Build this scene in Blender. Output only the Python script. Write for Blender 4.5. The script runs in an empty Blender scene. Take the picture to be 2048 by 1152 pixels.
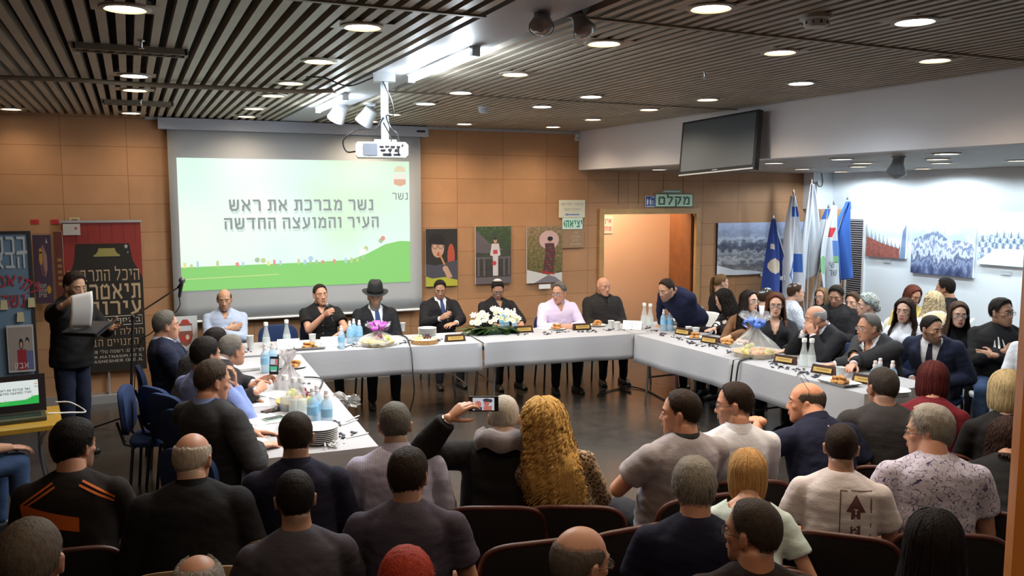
import bpy, math, random
import numpy as np
from mathutils import Vector, Matrix
from mathutils.bvhtree import BVHTree

R = random.Random(7)
NR = np.random.RandomState(11)
S = bpy.context.scene
COL = S.collection
PI = math.pi

# ------------------------------------------------------------------ camera
F, CX, CY, HZ, VPX, ZC = 1700., 1024., 576., 395., 258., 2.3
PITCH = math.atan((CY - HZ) / F)
YAW = math.atan((CX - VPX) / math.hypot(F, CY - HZ))
cam = bpy.data.cameras.new('camera')
cam.sensor_width = 36.0
cam.lens = 36.0 * F / 2048.0
cam.clip_start = 0.05
camo = bpy.data.objects.new('camera', cam)
COL.objects.link(camo)
camo.location = (0, 0, ZC)
camo.rotation_euler = (PI / 2 - PITCH, 0, -YAW)
S.camera = camo

# ------------------------------------------------------------------ world, exposure
w = bpy.data.worlds.new('world')
S.world = w
w.use_nodes = True
w.node_tree.nodes['Background'].inputs[0].default_value = (0.55, 0.6, 0.7, 1)
w.node_tree.nodes['Background'].inputs[1].default_value = 0.05
S.view_settings.view_transform = 'Standard'
S.view_settings.look = 'None'
S.view_settings.exposure = 0.8
S.view_settings.gamma = 1.0
S.view_settings.use_curve_mapping = False
S.cycles.use_denoising = True
S.cycles.max_bounces = 7
S.cycles.transparent_max_bounces = 12
S.cycles.sample_clamp_indirect = 6.0
S.cycles.caustics_reflective = False
S.cycles.caustics_refractive = False

# light levels (lamps are built with their fittings further down)
WARM, NEUT, COOL = (1.0, 0.79, 0.56), (1.0, 0.92, 0.82), (0.8, 0.92, 1.0)
SPOT_W = 44.0        # one downlight
BACK_W = 10.0         # one downlight behind the camera, dimmed
LOW_W = 42.0         # one downlight of the low ceiling
TUBE_W = 30.0
GALLERY_W = 24.0

# ------------------------------------------------------------------ picture point -> place
_fw = np.array([math.sin(YAW) * math.cos(PITCH), math.cos(YAW) * math.cos(PITCH), -math.sin(PITCH)])
_rt = np.array([math.cos(YAW), -math.sin(YAW), 0.0])
_up = np.cross(_rt, _fw)
_C = np.array([0, 0, ZC])
def ray(x, y): return _fw + _rt * (x - CX) / F - _up * (y - CY) / F
def dep(x, y, d): return _C + ray(x, y) * d
def oz(x, y, z):
    r = ray(x, y); return _C + r * ((z - ZC) / r[2])
def oy(x, y, Y):
    r = ray(x, y); return _C + r * (Y / r[1])
def ox(x, y, X):
    r = ray(x, y); return _C + r * (X / r[0])

# ------------------------------------------------------------------ materials
_M = {}
def _new(name):
    m = bpy.data.materials.new(name); m.use_nodes = True
    nt = m.node_tree
    return m, nt, nt.nodes['Principled BSDF']
def N(nt, t, **k):
    n = nt.nodes.new(t)
    for a, b in k.items():
        setattr(n, a, b)
    return n
def ramp(nt, fac, stops, interp='LINEAR'):
    r = N(nt, 'ShaderNodeValToRGB'); r.color_ramp.interpolation = interp
    e = r.color_ramp.elements
    while len(e) < len(stops): e.new(0.5)
    for q, (p, c) in zip(e, stops):
        q.position = p; q.color = (c[0], c[1], c[2], 1)
    nt.links.new(fac, r.inputs[0]); return r.outputs[0]
def mapped(nt, coord='Object', scale=(1, 1, 1), rot=(0, 0, 0), loc=(0, 0, 0)):
    tc = N(nt, 'ShaderNodeTexCoord'); mp = N(nt, 'ShaderNodeMapping')
    mp.inputs['Scale'].default_value = scale; mp.inputs['Rotation'].default_value = rot
    mp.inputs['Location'].default_value = loc
    nt.links.new(tc.outputs[coord], mp.inputs[0]); return mp.outputs[0]
def noise(nt, vec, scale, detail=3, rough=0.5, out='Fac'):
    n = N(nt, 'ShaderNodeTexNoise'); n.inputs['Scale'].default_value = scale
    n.inputs['Detail'].default_value = detail; n.inputs['Roughness'].default_value = rough
    if vec is not None: nt.links.new(vec, n.inputs['Vector'])
    return n.outputs[out]
def bump(nt, b, h, strength, dist=0.01):
    n = N(nt, 'ShaderNodeBump'); n.inputs['Strength'].default_value = strength
    n.inputs['Distance'].default_value = dist
    nt.links.new(h, n.inputs['Height']); nt.links.new(n.outputs[0], b.inputs['Normal'])
def mixc(nt, fac, a, b, mode='MIX'):
    n = N(nt, 'ShaderNodeMix', data_type='RGBA', blend_type=mode)
    for i, v in ((0, fac), (6, a), (7, b)):
        if isinstance(v, (int, float)): n.inputs[i].default_value = v
        elif isinstance(v, tuple): n.inputs[i].default_value = (v[0], v[1], v[2], 1)
        else: nt.links.new(v, n.inputs[i])
    return n.outputs[2]
def math_(nt, op, a, b=None):
    n = N(nt, 'ShaderNodeMath', operation=op)
    for i, v in enumerate((a, b)):
        if v is None: continue
        if isinstance(v, (int, float)): n.inputs[i].default_value = v
        else: nt.links.new(v, n.inputs[i])
    return n.outputs[0]
def mat(name, col, rough=0.6, metal=0.0, spec=0.4, var=0.0, vs=8.0, bs=0.0, bscale=40.0, emit=0.0, trans=0.0, alpha=1.0, coat=0.0, sheen=0.0):
    key = (name,)
    if key in _M: return _M[key]
    m, nt, b = _new(name)
    b.inputs['Base Color'].default_value = (*col, 1)
    b.inputs['Roughness'].default_value = rough
    b.inputs['Metallic'].default_value = metal
    b.inputs['Specular IOR Level'].default_value = spec
    b.inputs['Transmission Weight'].default_value = trans
    b.inputs['Alpha'].default_value = alpha
    b.inputs['Coat Weight'].default_value = coat
    b.inputs['Sheen Weight'].default_value = sheen
    if emit:
        b.inputs['Emission Color'].default_value = (*col, 1); b.inputs['Emission Strength'].default_value = emit
    if var or bs:
        v = mapped(nt)
        if var:
            f = noise(nt, v, vs, 4)
            lo = tuple(max(0, c * (1 - var)) for c in col); hi = tuple(min(1, c * (1 + var)) for c in col)
            nt.links.new(ramp(nt, f, [(0.3, lo), (0.7, hi)]), b.inputs['Base Color'])
        if bs: bump(nt, b, noise(nt, v, bscale, 3), bs)
    _M[key] = m
    return m

# ------------------------------------------------------------------ mesh building
def rotz(a):
    c, s = math.cos(a), math.sin(a); return np.array([[c, -s, 0], [s, c, 0], [0, 0, 1.0]])
def rotx(a):
    c, s = math.cos(a), math.sin(a); return np.array([[1.0, 0, 0], [0, c, -s], [0, s, c]])
def roty(a):
    c, s = math.cos(a), math.sin(a); return np.array([[c, 0, s], [0, 1.0, 0], [-s, 0, c]])
def unit(v):
    v = np.asarray(v, float); n = np.linalg.norm(v); return v / n if n > 1e-9 else np.array([0, 0, 1.0])
def frame(d, hint=(0, 0, 1)):
    """columns u, v, w with w along d"""
    w_ = unit(d); h = np.asarray(hint, float)
    if abs(np.dot(w_, unit(h))) > 0.97: h = np.array([0, 1.0, 0.1])
    u = unit(np.cross(h, w_)); return np.stack([u, np.cross(w_, u), w_], 1)

class MB:
    def __init__(s): s.v = []; s.f = []; s.mi = []; s.n = 0
    def add(s, v, f, m=0, X=None, off=(0, 0, 0)):
        v = np.asarray(v, float)
        if X is not None: v = v @ np.asarray(X).T
        v = v + np.asarray(off, float)
        for q in (f if isinstance(f, list) else [f]):
            if isinstance(q, np.ndarray):
                s.f.append(q + s.n); s.mi.append(np.full(len(q), m))
            else:
                s.f.append(np.array([q]) + s.n); s.mi.append(np.array([m]))
        s.v.append(v); s.n += len(v); return s
    def box(s, c, d, m=0, X=None, top=1.0, off=(0, 0, 0)):
        x, y, z = d[0] / 2, d[1] / 2, d[2] / 2
        v = np.array([[-x, -y, -z], [x, -y, -z], [x, y, -z], [-x, y, -z], [-x * top, -y * top, z], [x * top, -y * top, z], [x * top, y * top, z], [-x * top, y * top, z]])
        f = np.array([[0, 3, 2, 1], [4, 5, 6, 7], [0, 1, 5, 4], [1, 2, 6, 5], [2, 3, 7, 6], [3, 0, 4, 7]])
        if X is not None: v = v @ np.asarray(X).T
        return s.add(v + np.asarray(c, float), f, m, off=off)
    def lathe(s, prof, n=20, m=0, c=(0, 0, 0), X=None, sx=1, sy=1):
        a = np.linspace(0, 2 * PI, n, endpoint=False)
        v = np.concatenate([np.stack([np.cos(a) * r * sx, np.sin(a) * r * sy, np.full(n, z)], 1) for r, z in prof])
        return s.add(v, ring_faces(len(prof), n, True), m, X, c)
    def tube(s, pts, r, n=8, m=0):
        v, f = tube(pts, r, n); return s.add(v, f, m)
    def ball(s, c, r, m=0, n=16, k=10, X=None):
        v, f = ball(r, n, k); return s.add(v, f, m, X, c)
    def quad(s, a, b, c, d, m=0): return s.add(np.array([a, b, c, d]), np.array([[0, 1, 2, 3]]), m)
    def poly(s, pts, m=0): return s.add(np.array(pts, float), [tuple(range(len(pts)))], m)
    def prism(s, pts2, t, m=0, X=None, c=(0, 0, 0)):
        """pts2 outline in local x,z, thickness t along -y"""
        p = np.array(pts2, float); n = len(p)
        v = np.concatenate([np.stack([p[:, 0], np.zeros(n), p[:, 1]], 1), np.stack([p[:, 0], np.full(n, t), p[:, 1]], 1)])
        f = [tuple(range(n)), tuple(range(2 * n - 1, n - 1, -1))]
        s.add(v, f, m, X, c)
        i = np.arange(n); j = (i + 1) % n
        s.f.append(np.stack([i, i + n, j + n, j], 1) + s.n - 2 * n); s.mi.append(np.full(n, m)); return s
    def arrays(s): return np.concatenate(s.v), s.f, s.mi
    def build(s, name, mats, parent=None, smooth=None, loc=None, rz=0):
        V = np.concatenate(s.v)
        o = mesh_obj(name, V, s.f, s.mi, mats, parent, smooth)
        if loc is not None: o.location = tuple(loc)
        if rz: o.rotation_euler = (0, 0, rz)
        return o

def ring_faces(k, n, caps=True):
    i, j = np.meshgrid(np.arange(k - 1), np.arange(n), indexing='ij'); j2 = (j + 1) % n
    q = np.stack([i * n + j, i * n + j2, (i + 1) * n + j2, (i + 1) * n + j], -1).reshape(-1, 4)
    out = [q]
    if caps: out += [tuple(range(n - 1, -1, -1)), tuple(range((k - 1) * n, k * n))]
    return out
def tube(pts, r, n=8):
    P = np.array(pts, float); k = len(P)
    r = np.full(k, r) if np.isscalar(r) else np.asarray(r, float)
    a = np.linspace(0, 2 * PI, n, endpoint=False); V = []; u = None
    for i in range(k):
        d = unit(P[min(i + 1, k - 1)] - P[max(i - 1, 0)])
        if u is None: u = frame(d)[:, 0]
        u = unit(u - d * np.dot(u, d)); w_ = np.cross(d, u)
        V.append(P[i] + r[i] * (np.cos(a)[:, None] * u + np.sin(a)[:, None] * w_))
    return np.concatenate(V), ring_faces(k, n)
def ball(r, n=16, k=10):
    r = np.array([r] * 3 if np.isscalar(r) else r, float)
    th = np.linspace(0.02, PI - 0.02, k); a = np.linspace(0, 2 * PI, n, endpoint=False)
    V = np.concatenate([np.stack([np.sin(t) * np.cos(a), np.sin(t) * np.sin(a), np.full(n, -math.cos(t))], 1) for t in th])
    return V * r, ring_faces(k, n)
def grid_faces(a, b):
    i, j = np.meshgrid(np.arange(a - 1), np.arange(b - 1), indexing='ij')
    return np.stack([i * b + j, i * b + j + 1, (i + 1) * b + j + 1, (i + 1) * b + j], -1).reshape(-1, 4)
def smoothpath(pts, n=8):
    P = np.array(pts, float); out = []
    Q = np.concatenate([[2 * P[0] - P[1]], P, [2 * P[-1] - P[-2]]])
    for i in range(1, len(Q) - 2):
        for t in np.linspace(0, 1, n, endpoint=False):
            a, b, c, d = Q[i - 1], Q[i], Q[i + 1], Q[i + 2]
            out.append(0.5 * (2 * b + (c - a) * t + (2 * a - 5 * b + 4 * c - d) * t * t + (3 * b - a - 3 * c + d) * t ** 3))
    out.append(P[-1]); return np.array(out)

def mesh_obj(name, V, F_, MI, mats, parent=None, smooth=None):
    me = bpy.data.meshes.new(name)
    if not isinstance(F_, list): F_ = [F_]; MI = [np.zeros(len(F_[0]), int)]
    V = np.ascontiguousarray(V, dtype=np.float32)
    me.vertices.add(len(V)); me.vertices.foreach_set('co', V.ravel())
    lo = np.concatenate([np.asarray(f).ravel() for f in F_]).astype(np.int32)
    ln = np.concatenate([np.full(len(f), f.shape[1]) for f in F_]).astype(np.int32)
    st = np.concatenate([[0], np.cumsum(ln)[:-1]]).astype(np.int32)
    me.loops.add(len(lo)); me.loops.foreach_set('vertex_index', lo)
    me.polygons.add(len(ln)); me.polygons.foreach_set('loop_start', st)
    if MI is not None: me.polygons.foreach_set('material_index', np.concatenate(MI).astype(np.int32))
    for m in (mats if isinstance(mats, (list, tuple)) else [mats]): me.materials.append(m)
    me.polygons.foreach_set('use_smooth', np.full(len(ln), smooth is not None))
    me.update(calc_edges=True); me.validate()
    if smooth is not None and smooth < 180: me.set_sharp_from_angle(angle=math.radians(smooth))
    o = bpy.data.objects.new(name, me); COL.objects.link(o)
    if parent is not None: o.parent = parent
    return o

def tag(o, label, cat, group=None, kind=None):
    o['label'] = label; o['category'] = cat
    if group: o['group'] = group
    if kind: o['kind'] = kind
    return o
def thing(name, label, cat, loc=(0, 0, 0), rz=0.0, group=None):
    o = bpy.data.objects.new(name, None); COL.objects.link(o); o.empty_display_size = 0.1
    o.location = tuple(float(q) for q in loc); o.rotation_euler = (0, 0, rz)
    return tag(o, label, cat, group)
def struct(o): o['kind'] = 'structure'; return o
def dup(o, parent=None):
    c = o.copy(); COL.objects.link(c)
    if parent is not None: c.parent = parent; c.matrix_parent_inverse = o.matrix_parent_inverse
    for ch in CH.get(o.name, ()): dup(ch, c)
    return c
CH = {}
def index_children(o):
    CH[o.name] = list(o.children)
    for q in o.children: index_children(q)
    return o

# ------------------------------------------------------------------ lettering
_HEB = {
 'א': (.78, [[(0, 1), (.75, 0)], [(.72, 1), (.7, .66), (.48, .44)], [(.05, 0), (.08, .36), (.27, .6)]]),
 'ב': (.75, [[(0, 1), (.58, 1), (.58, 0)], [(0, 0), (.75, 0)]]),
 'ג': (.45, [[(.08, 1), (.32, 1), (.32, .3), (.44, 0)], [(.34, .25), (0, 0)]]),
 'ד': (.75, [[(0, 1), (.75, 1)], [(.58, 1), (.58, 0)]]),
 'ה': (.68, [[(0, 1), (.66, 1), (.66, 0)], [(.06, .62), (.06, 0)]]),
 'ו': (.22, [[(0, 1), (.2, 1), (.2, 0)]]),
 'ז': (.4, [[(0, 1), (.4, 1)], [(.2, 1), (.2, 0)]]),
 'ח': (.68, [[(.04, 0), (.04, 1), (.66, 1), (.66, 0)]]),
 'ט': (.7, [[(.12, 1), (0, .85), (0, 0), (.68, 0), (.68, .85), (.5, 1), (.34, .9)]]),
 'י': (.22, [[(0, 1), (.2, 1), (.2, .52)]]),
 'כ': (.62, [[(0, 1), (.5, 1), (.6, .85), (.6, .15), (.5, 0), (0, 0)]]),
 'ל': (.6, [[(0, 1.35), (0, 1), (.58, 1), (.56, .7), (.2, 0)]]),
 'מ': (.75, [[(.02, 1), (.2, .78), (.04, 0)], [(.2, .78), (.45, 1), (.72, .85), (.72, 0), (.42, 0)]]),
 'ם': (.68, [[(.0, 1), (.66, 1), (.66, 0), (.06, 0), (.06, 1)]]),
 'נ': (.4, [[(.08, 1), (.34, 1), (.34, 0), (0, 0)]]),
 'ן': (.22, [[(0, 1), (.2, 1), (.2, -.3)]]),
 'ס': (.7, [[(.02, 1), (.62, 1), (.68, .7), (.5, 0), (.2, 0), (.04, .4), (.08, 1)]]),
 'ע': (.7, [[(.66, 1), (.64, .4), (.42, .1), (0, -.08)], [(.08, 1), (.14, .75), (.34, .14)]]),
 'פ': (.68, [[(.3, .52), (.08, .52), (.08, 1), (.58, 1), (.66, .85), (.66, .12), (.56, 0), (0, 0)]]),
 'ף': (.68, [[(.3, .52), (.08, .52), (.08, 1), (.66, 1), (.66, -.3)]]), 'ץ': (.6, [[(.02, 1), (.3, .4), (.3, -.3)], [(.6, 1), (.56, .7), (.32, .45)]]), 'ך': (.6, [[(0, 1), (.58, 1), (.58, -.3)]]),
 '9': (.5, [[(.5, .5), (0, .5), (0, 1), (.5, 1), (.5, 0)]]),
 'צ': (.68, [[(.02, 1), (.62, .12), (.62, 0), (0, 0)], [(.66, 1), (.62, .7), (.4, .48)]]),
 'ק': (.68, [[(0, 1), (.66, 1), (.64, .6), (.38, .04)], [(.08, .6), (.08, -.3)]]),
 'ר': (.62, [[(0, 1), (.5, 1), (.6, .85), (.6, 0)]]),
 'ש': (.86, [[(0, 1), (.06, .2), (.22, 0), (.62, 0), (.8, .2), (.84, 1)], [(.42, 1), (.4, .5), (.08, .34)]]),
 'ת': (.72, [[(.04, 1), (.7, 1), (.7, 0)], [(.2, 1), (.2, .06), (0, .0)]]),
 '-': (.3, [[(0, .5), (.3, .5)]]), '.': (.1, [[(.04, 0), (.06, 0.02)]]), ':': (.1, [[(.04, .1), (.06, .12)], [(.04, .7), (.06, .72)]]),
 '0': (.5, [[(0, 0), (0, 1), (.5, 1), (.5, 0), (0, 0)]]), '1': (.2, [[(.2, 0), (.2, 1)]]), '5': (.5, [[(.5, 1), (0, 1), (0, .55), (.5, .55), (.5, 0), (0, 0)]]),
 '8': (.5, [[(0, 0), (0, 1), (.5, 1), (.5, 0), (0, 0)], [(0, .5), (.5, .5)]]), '|': (.1, [[(.05, -.2), (.05, 1.2)]]),
 'T': (.6, [[(0, 1), (.6, 1)], [(.3, 1), (.3, 0)]]), 'A': (.66, [[(0, 0), (.33, 1), (.66, 0)], [(.14, .35), (.52, .35)]]),
 'K': (.6, [[(0, 0), (0, 1)], [(.55, 1), (0, .45)], [(.15, .58), (.6, 0)]]), 'E': (.5, [[(.5, 1), (0, 1), (0, 0), (.5, 0)], [(0, .5), (.42, .5)]]),
 'M': (.7, [[(0, 0), (0, 1), (.35, .4), (.7, 1), (.7, 0)]]), 'N': (.6, [[(0, 0), (0, 1), (.6, 0), (.6, 1)]]), 'S': (.5, [[(.5, 1), (0, 1), (0, .5), (.5, .5), (.5, 0), (0, 0)]]),
 'I': (.1, [[(.05, 0), (.05, 1)]]), 'H': (.6, [[(0, 0), (0, 1)], [(.6, 0), (.6, 1)], [(0, .5), (.6, .5)]]), 'R': (.55, [[(0, 0), (0, 1), (.5, 1), (.5, .5), (0, .5)], [(.2, .5), (.55, 0)]]),
 'C': (.55, [[(.55, 1), (0, 1), (0, 0), (.55, 0)]]), 'O': (.6, [[(0, 0), (0, 1), (.6, 1), (.6, 0), (0, 0)]]), 'L': (.45, [[(0, 1), (0, 0), (.45, 0)]]), 'G': (.55, [[(.55, 1), (0, 1), (0, 0), (.55, 0), (.55, .5), (.3, .5)]]),
}
def letters(mb, s, c, h, m=0, X=None, t=0.17, width=None, rtl=True, arc=None, slant=0.0):
    """stroked lettering in local x,z facing -y, centred at c; t = stroke / letter height"""
    order = s[::-1] if rtl else s
    x = 0; Q = []
    for ch in order:
        if ch == ' ': x += .5; continue
        if ch not in _HEB: raise KeyError(ch)
        wd, strokes = _HEB[ch]
        for st in strokes:
            P = np.array(st, float)
            for a, b in zip(P[:-1], P[1:]):
                d = (b - a) / max(1e-6, np.linalg.norm(b - a)); n = np.array([-d[1], d[0]]) * t / 2; e = d * t / 2
                Q.append(np.array([a - e - n, b + e - n, b + e + n, a - e + n]) + [x, 0])
        x += wd + .22 + t
    tot = x - .22 - t
    Q = np.array(Q)
    Q[..., 0] -= tot / 2; Q[..., 1] -= .5
    sx = h if not width else width / tot
    Q[..., 0] = Q[..., 0] * sx + Q[..., 1] * h * slant; Q[..., 1] *= h
    if arc:
        a = Q[..., 0] / arc; r = arc + Q[..., 1]
        Q = np.stack([r * np.sin(a), r * np.cos(a) - arc], -1)
    k = len(Q); V = np.stack([Q[..., 0], np.zeros(Q.shape[:2]), Q[..., 1]], -1).reshape(-1, 3)
    V[:, 1] -= np.repeat(np.arange(k) % 3, 4) * 1e-5
    mb.add(V, np.arange(k * 4).reshape(-1, 4), m, X, c)
# ================================================================== ROOM
YW = oz(200, 803, 0)[1]            # back wall
CZ = 3.2                           # slatted ceiling
BX, LZ = 5.73, 2.68                # beam face, low ceiling
GX = 10.75                         # gallery wall
BUX, BUZ = 10.12, oy(1690, 417, YW)[2]   # bulkhead over the gallery

def tile_mat():
    m, nt, b = _new('wall_panels')
    v = mapped(nt)
    sp = N(nt, 'ShaderNodeSeparateXYZ'); nt.links.new(v, sp.inputs[0])
    cb = N(nt, 'ShaderNodeCombineXYZ'); nt.links.new(sp.outputs[0], cb.inputs[0]); nt.links.new(sp.outputs[2], cb.inputs[1])
    br = N(nt, 'ShaderNodeTexBrick', offset=0.0, squash=1.0)
    for k, q in (('Scale', 1.0), ('Mortar Size', 0.0035), ('Mortar Smooth', 0.2), ('Brick Width', 0.655), ('Row Height', 0.318), ('Bias', 0.0)):
        br.inputs[k].default_value = q
    br.inputs['Color1'].default_value = (0.47, 0.25, 0.128, 1); br.inputs['Color2'].default_value = (0.42, 0.225, 0.115, 1)
    br.inputs['Mortar'].default_value = (0.25, 0.11, 0.05, 1)
    nt.links.new(cb.outputs[0], br.inputs['Vector'])
    f = noise(nt, v, 3.0, 5, 0.6)
    nt.links.new(mixc(nt, 1.0, br.outputs[0], ramp(nt, f, [(0.3, (0.86, 0.86, 0.84)), (0.7, (1.0, 1.0, 1.0))]), 'MULTIPLY'), b.inputs['Base Color'])
    b.inputs['Roughness'].default_value = 0.55; b.inputs['Specular IOR Level'].default_value = 0.25
    bump(nt, b, br.outputs['Fac'], -0.3, 0.004)
    return m
M_TILE = tile_mat()
M_WHITE = mat('white_paint', (0.62, 0.63, 0.64), 0.6, var=0.03, vs=2)
M_GALL = mat('gallery_paint', (0.78, 0.83, 0.86), 0.6, var=0.02, vs=2)
M_BEAM = mat('beam_paint', (0.72, 0.7, 0.73), 0.6, var=0.03, vs=1.5)
M_SLAT = mat('slat', (0.4, 0.355, 0.285), 0.45, spec=0.5, var=0.12, vs=3)
M_DARK = mat('plenum_black', (0.03, 0.027, 0.026), 0.9)
M_BAND = mat('band_board', (0.42, 0.43, 0.46), 0.5)
M_WOOD = mat('door_frame_wood', (0.42, 0.235, 0.09), 0.45, var=0.15, vs=6)
M_JAMB = mat('jamb_wood', (0.2, 0.07, 0.022), 0.45, var=0.15, vs=6)
M_CORR = mat('corridor_paint', (0.66, 0.46, 0.31), 0.6, var=0.03, vs=1)
M_COLU = mat('column_wood', (0.8, 0.27, 0.05), 0.4, var=0.12, vs=5)
M_SKIRT = mat('skirting_grey', (0.3, 0.27, 0.24), 0.5)
M_BLACK = mat('black_plastic', (0.012, 0.012, 0.014), 0.4)
M_STEEL = mat('steel', (0.55, 0.55, 0.56), 0.25, 1.0)
M_ALU = mat('aluminium', (0.5, 0.51, 0.53), 0.4, 0.6)
M_PLAS = mat('white_plastic', (0.72, 0.73, 0.72), 0.4)
M_PAPER = mat('paper', (0.78, 0.79, 0.8), 0.7)

def floor_mat():
    m, nt, b = _new('floor_tiles')
    v = mapped(nt)
    br = N(nt, 'ShaderNodeTexBrick', offset=0.0)
    for k, q in (('Scale', 1.0), ('Mortar Size', 0.004), ('Brick Width', 0.6), ('Row Height', 0.6)): br.inputs[k].default_value = q
    br.inputs['Color1'].default_value = (0.046, 0.039, 0.034, 1); br.inputs['Color2'].default_value = (0.038, 0.033, 0.029, 1)
    br.inputs['Mortar'].default_value = (0.03, 0.025, 0.02, 1)
    nt.links.new(v, br.inputs['Vector'])
    f = noise(nt, v, 6, 5, 0.65)
    nt.links.new(mixc(nt, 1.0, br.outputs[0], ramp(nt, f, [(0.3, (0.8, 0.8, 0.8)), (0.7, (1.1, 1.1, 1.1))]), 'MULTIPLY'), b.inputs['Base Color'])
    nt.links.new(ramp(nt, f, [(0.3, (0.2,) * 3), (0.7, (0.27,) * 3)]), b.inputs['Roughness'])
    b.inputs['Specular IOR Level'].default_value = 0.5
    return m
XL, YF = -3.6, -3.2
struct(MB().box(((XL + 14) / 2, 4.5, -0.06), (14 - XL, 19, 0.12)).build('floor', floor_mat()))

dl, dr = oy(1197, 417, YW)[0], oy(1399, 417, YW)[0]
dz = oy(1300, 417, YW)[2]
wb = MB()
wb.box(((XL + dl) / 2, YW + 0.1, 1.7), (dl - XL, 0.2, 3.4))
wb.box(((dl + dr) / 2, YW + 0.1, (dz + 3.4) / 2), (dr - dl, 0.2, 3.4 - dz))
wb.box(((dr + GX + 0.2) / 2, YW + 0.1, 1.7), (GX + 0.2 - dr, 0.2, 3.4))
struct(wb.build('wall_back', M_TILE))
struct(MB().box((XL - 0.1, 3.5, 1.7), (0.2, 15, 3.4)).build('wall_left', M_TILE))
struct(MB().box((3.5, YF - 0.1, 1.7), (15, 0.2, 3.4)).build('wall_front', M_WHITE))
struct(MB().box((GX + 0.1, 3.5, 1.6), (0.2, 14.4, 3.2)).build('wall_right', M_GALL))
# tile joints of the narrow panels over the door
jm = MB()
for px in (1237, 1277, 1327, 1366):
    q = oy(px, 380, YW); jm.box((q[0], YW - 0.001, (dz + LZ) / 2 + 0.02), (0.006, 0.004, LZ - dz - 0.08))
struct(jm.build('trim_1', mat('joint_dark', (0.12, 0.055, 0.025), 0.8)))
bb = MB(); bb.box(((XL + dl) / 2, YW - 0.012, 0.05), (dl - XL, 0.024, 0.1)); bb.box(((dr + GX) / 2, YW - 0.012, 0.05), (GX - dr, 0.024, 0.1))
struct(bb.build('baseboard_back', M_SKIRT))
# cornice rail where the ceiling meets the wall
struct(MB().box(((0.9 + BX) / 2 - 0.35, YW - 0.015, 3.185), (BX - 0.2, 0.03, 0.03)).build('trim_2', M_ALU))

# door opening and the corridor behind it
fr = MB(); fw_ = 0.075
fr.box((dl + fw_ / 2, YW - 0.01, dz / 2), (fw_, 0.06, dz)); fr.box((dr - fw_ / 2, YW - 0.01, dz / 2), (fw_, 0.06, dz))
fr.box(((dl + dr) / 2, YW - 0.01, dz - 0.04), (dr - dl - 2 * fw_, 0.06, 0.08))
do = struct(fr.build('door_1', M_WOOD))
jb = MB(); jb.box((dr - fw_ - 0.02, YW + 0.32, dz / 2 - 0.04), (0.04, 0.55, dz - 0.08)); jb.build('jamb', M_JAMB, do)
cw = MB()
cw.box(((dl + dr) / 2, YW + 1.5, 1.6), (4.6, 0.1, 3.2)); cw.box((dr + 0.55, YW + 0.85, 1.6), (0.1, 1.3, 3.2)); cw.box((dl - 0.9, YW + 0.85, 1.6), (0.1, 1.3, 3.2))
cw.box(((dl + dr) / 2, YW + 0.85, 2.75), (4.4, 1.3, 0.1))
struct(cw.build('wall_corridor', M_CORR))
la = bpy.data.lights.new('corridor_light', 'POINT'); la.energy = 64; la.color = (1, .86, .68); la.shadow_soft_size = 0.25
lo_ = bpy.data.objects.new('corridor_light', la); COL.objects.link(lo_); lo_.location = ((dl + dr) / 2 - .1, YW + 0.42, 2.55)

# ceiling: black void, slats, plain band, cross joints
struct(MB().box(((XL + BX) / 2, 3.7, 3.42), (BX - XL, 14, 0.06)).build('ceiling', M_DARK))
BL, BR = 1.66, 2.03
sl = MB(); pitch = 0.0886; k0 = int(XL / pitch)
for k in range(k0, int(BX / pitch) + 1):
    x = k * pitch
    if x - 0.03 < BR and x + 0.03 > BL: continue
    if x > BX - 0.03 or x < XL: continue
    sl.box((x, 3.67, CZ + 0.03), (0.046, 13.7, 0.06))
struct(sl.build('ceiling_slats', M_SLAT))
struct(MB().box(((BL + BR) / 2, 3.67, CZ + 0.02), (BR - BL, 13.7, 0.04)).build('ceiling_band', M_BAND))
cj = MB()
for x0, x1, y in ((XL, BL, 4.03), (BR, BX, 3.85), (BR, BX, 7.15), (XL, BL, 7.4)):
    cj.box(((x0 + x1) / 2, y, CZ - 0.004), (x1 - x0, 0.03, 0.012))
struct(cj.build('trim_3', mat('joint_strip', (0.26, 0.225, 0.17), 0.5)))

# beam face, low ceiling with narrower slats, bulkhead
struct(MB().box((BX + 0.08, 3.67, (LZ + CZ + 0.2) / 2), (0.16, 13.7, CZ + 0.2 - LZ)).build('beam', M_BEAM))
struct(MB().box(((BX + 0.16 + GX) / 2, 3.67, LZ + 0.12), (GX - BX - 0.16, 13.7, 0.06)).build('ceiling_low', M_DARK))
ls = MB(); x = BX + 0.2
while x < BUX: ls.box((x, 3.67, LZ + 0.03), (0.06, 13.7, 0.06)); x += 0.0886
struct(ls.build('ceiling_low_slats', mat('slat_pale', (0.4, 0.39, 0.36), 0.45)))
bu = MB(); bu.box((BUX + 0.05, 3.5, (BUZ + LZ + 0.1) / 2), (0.1, 14.0 - 0.4, LZ + 0.1 - BUZ))
bxl = oy(1605, 417, YW)[0]
bu.box(((bxl + BUX) / 2, YW - 0.15, (BUZ + LZ + 0.06) / 2), (BUX - bxl, 0.298, LZ + 0.06 - BUZ))
struct(bu.build('wall_bulkhead', M_GALL))
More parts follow.
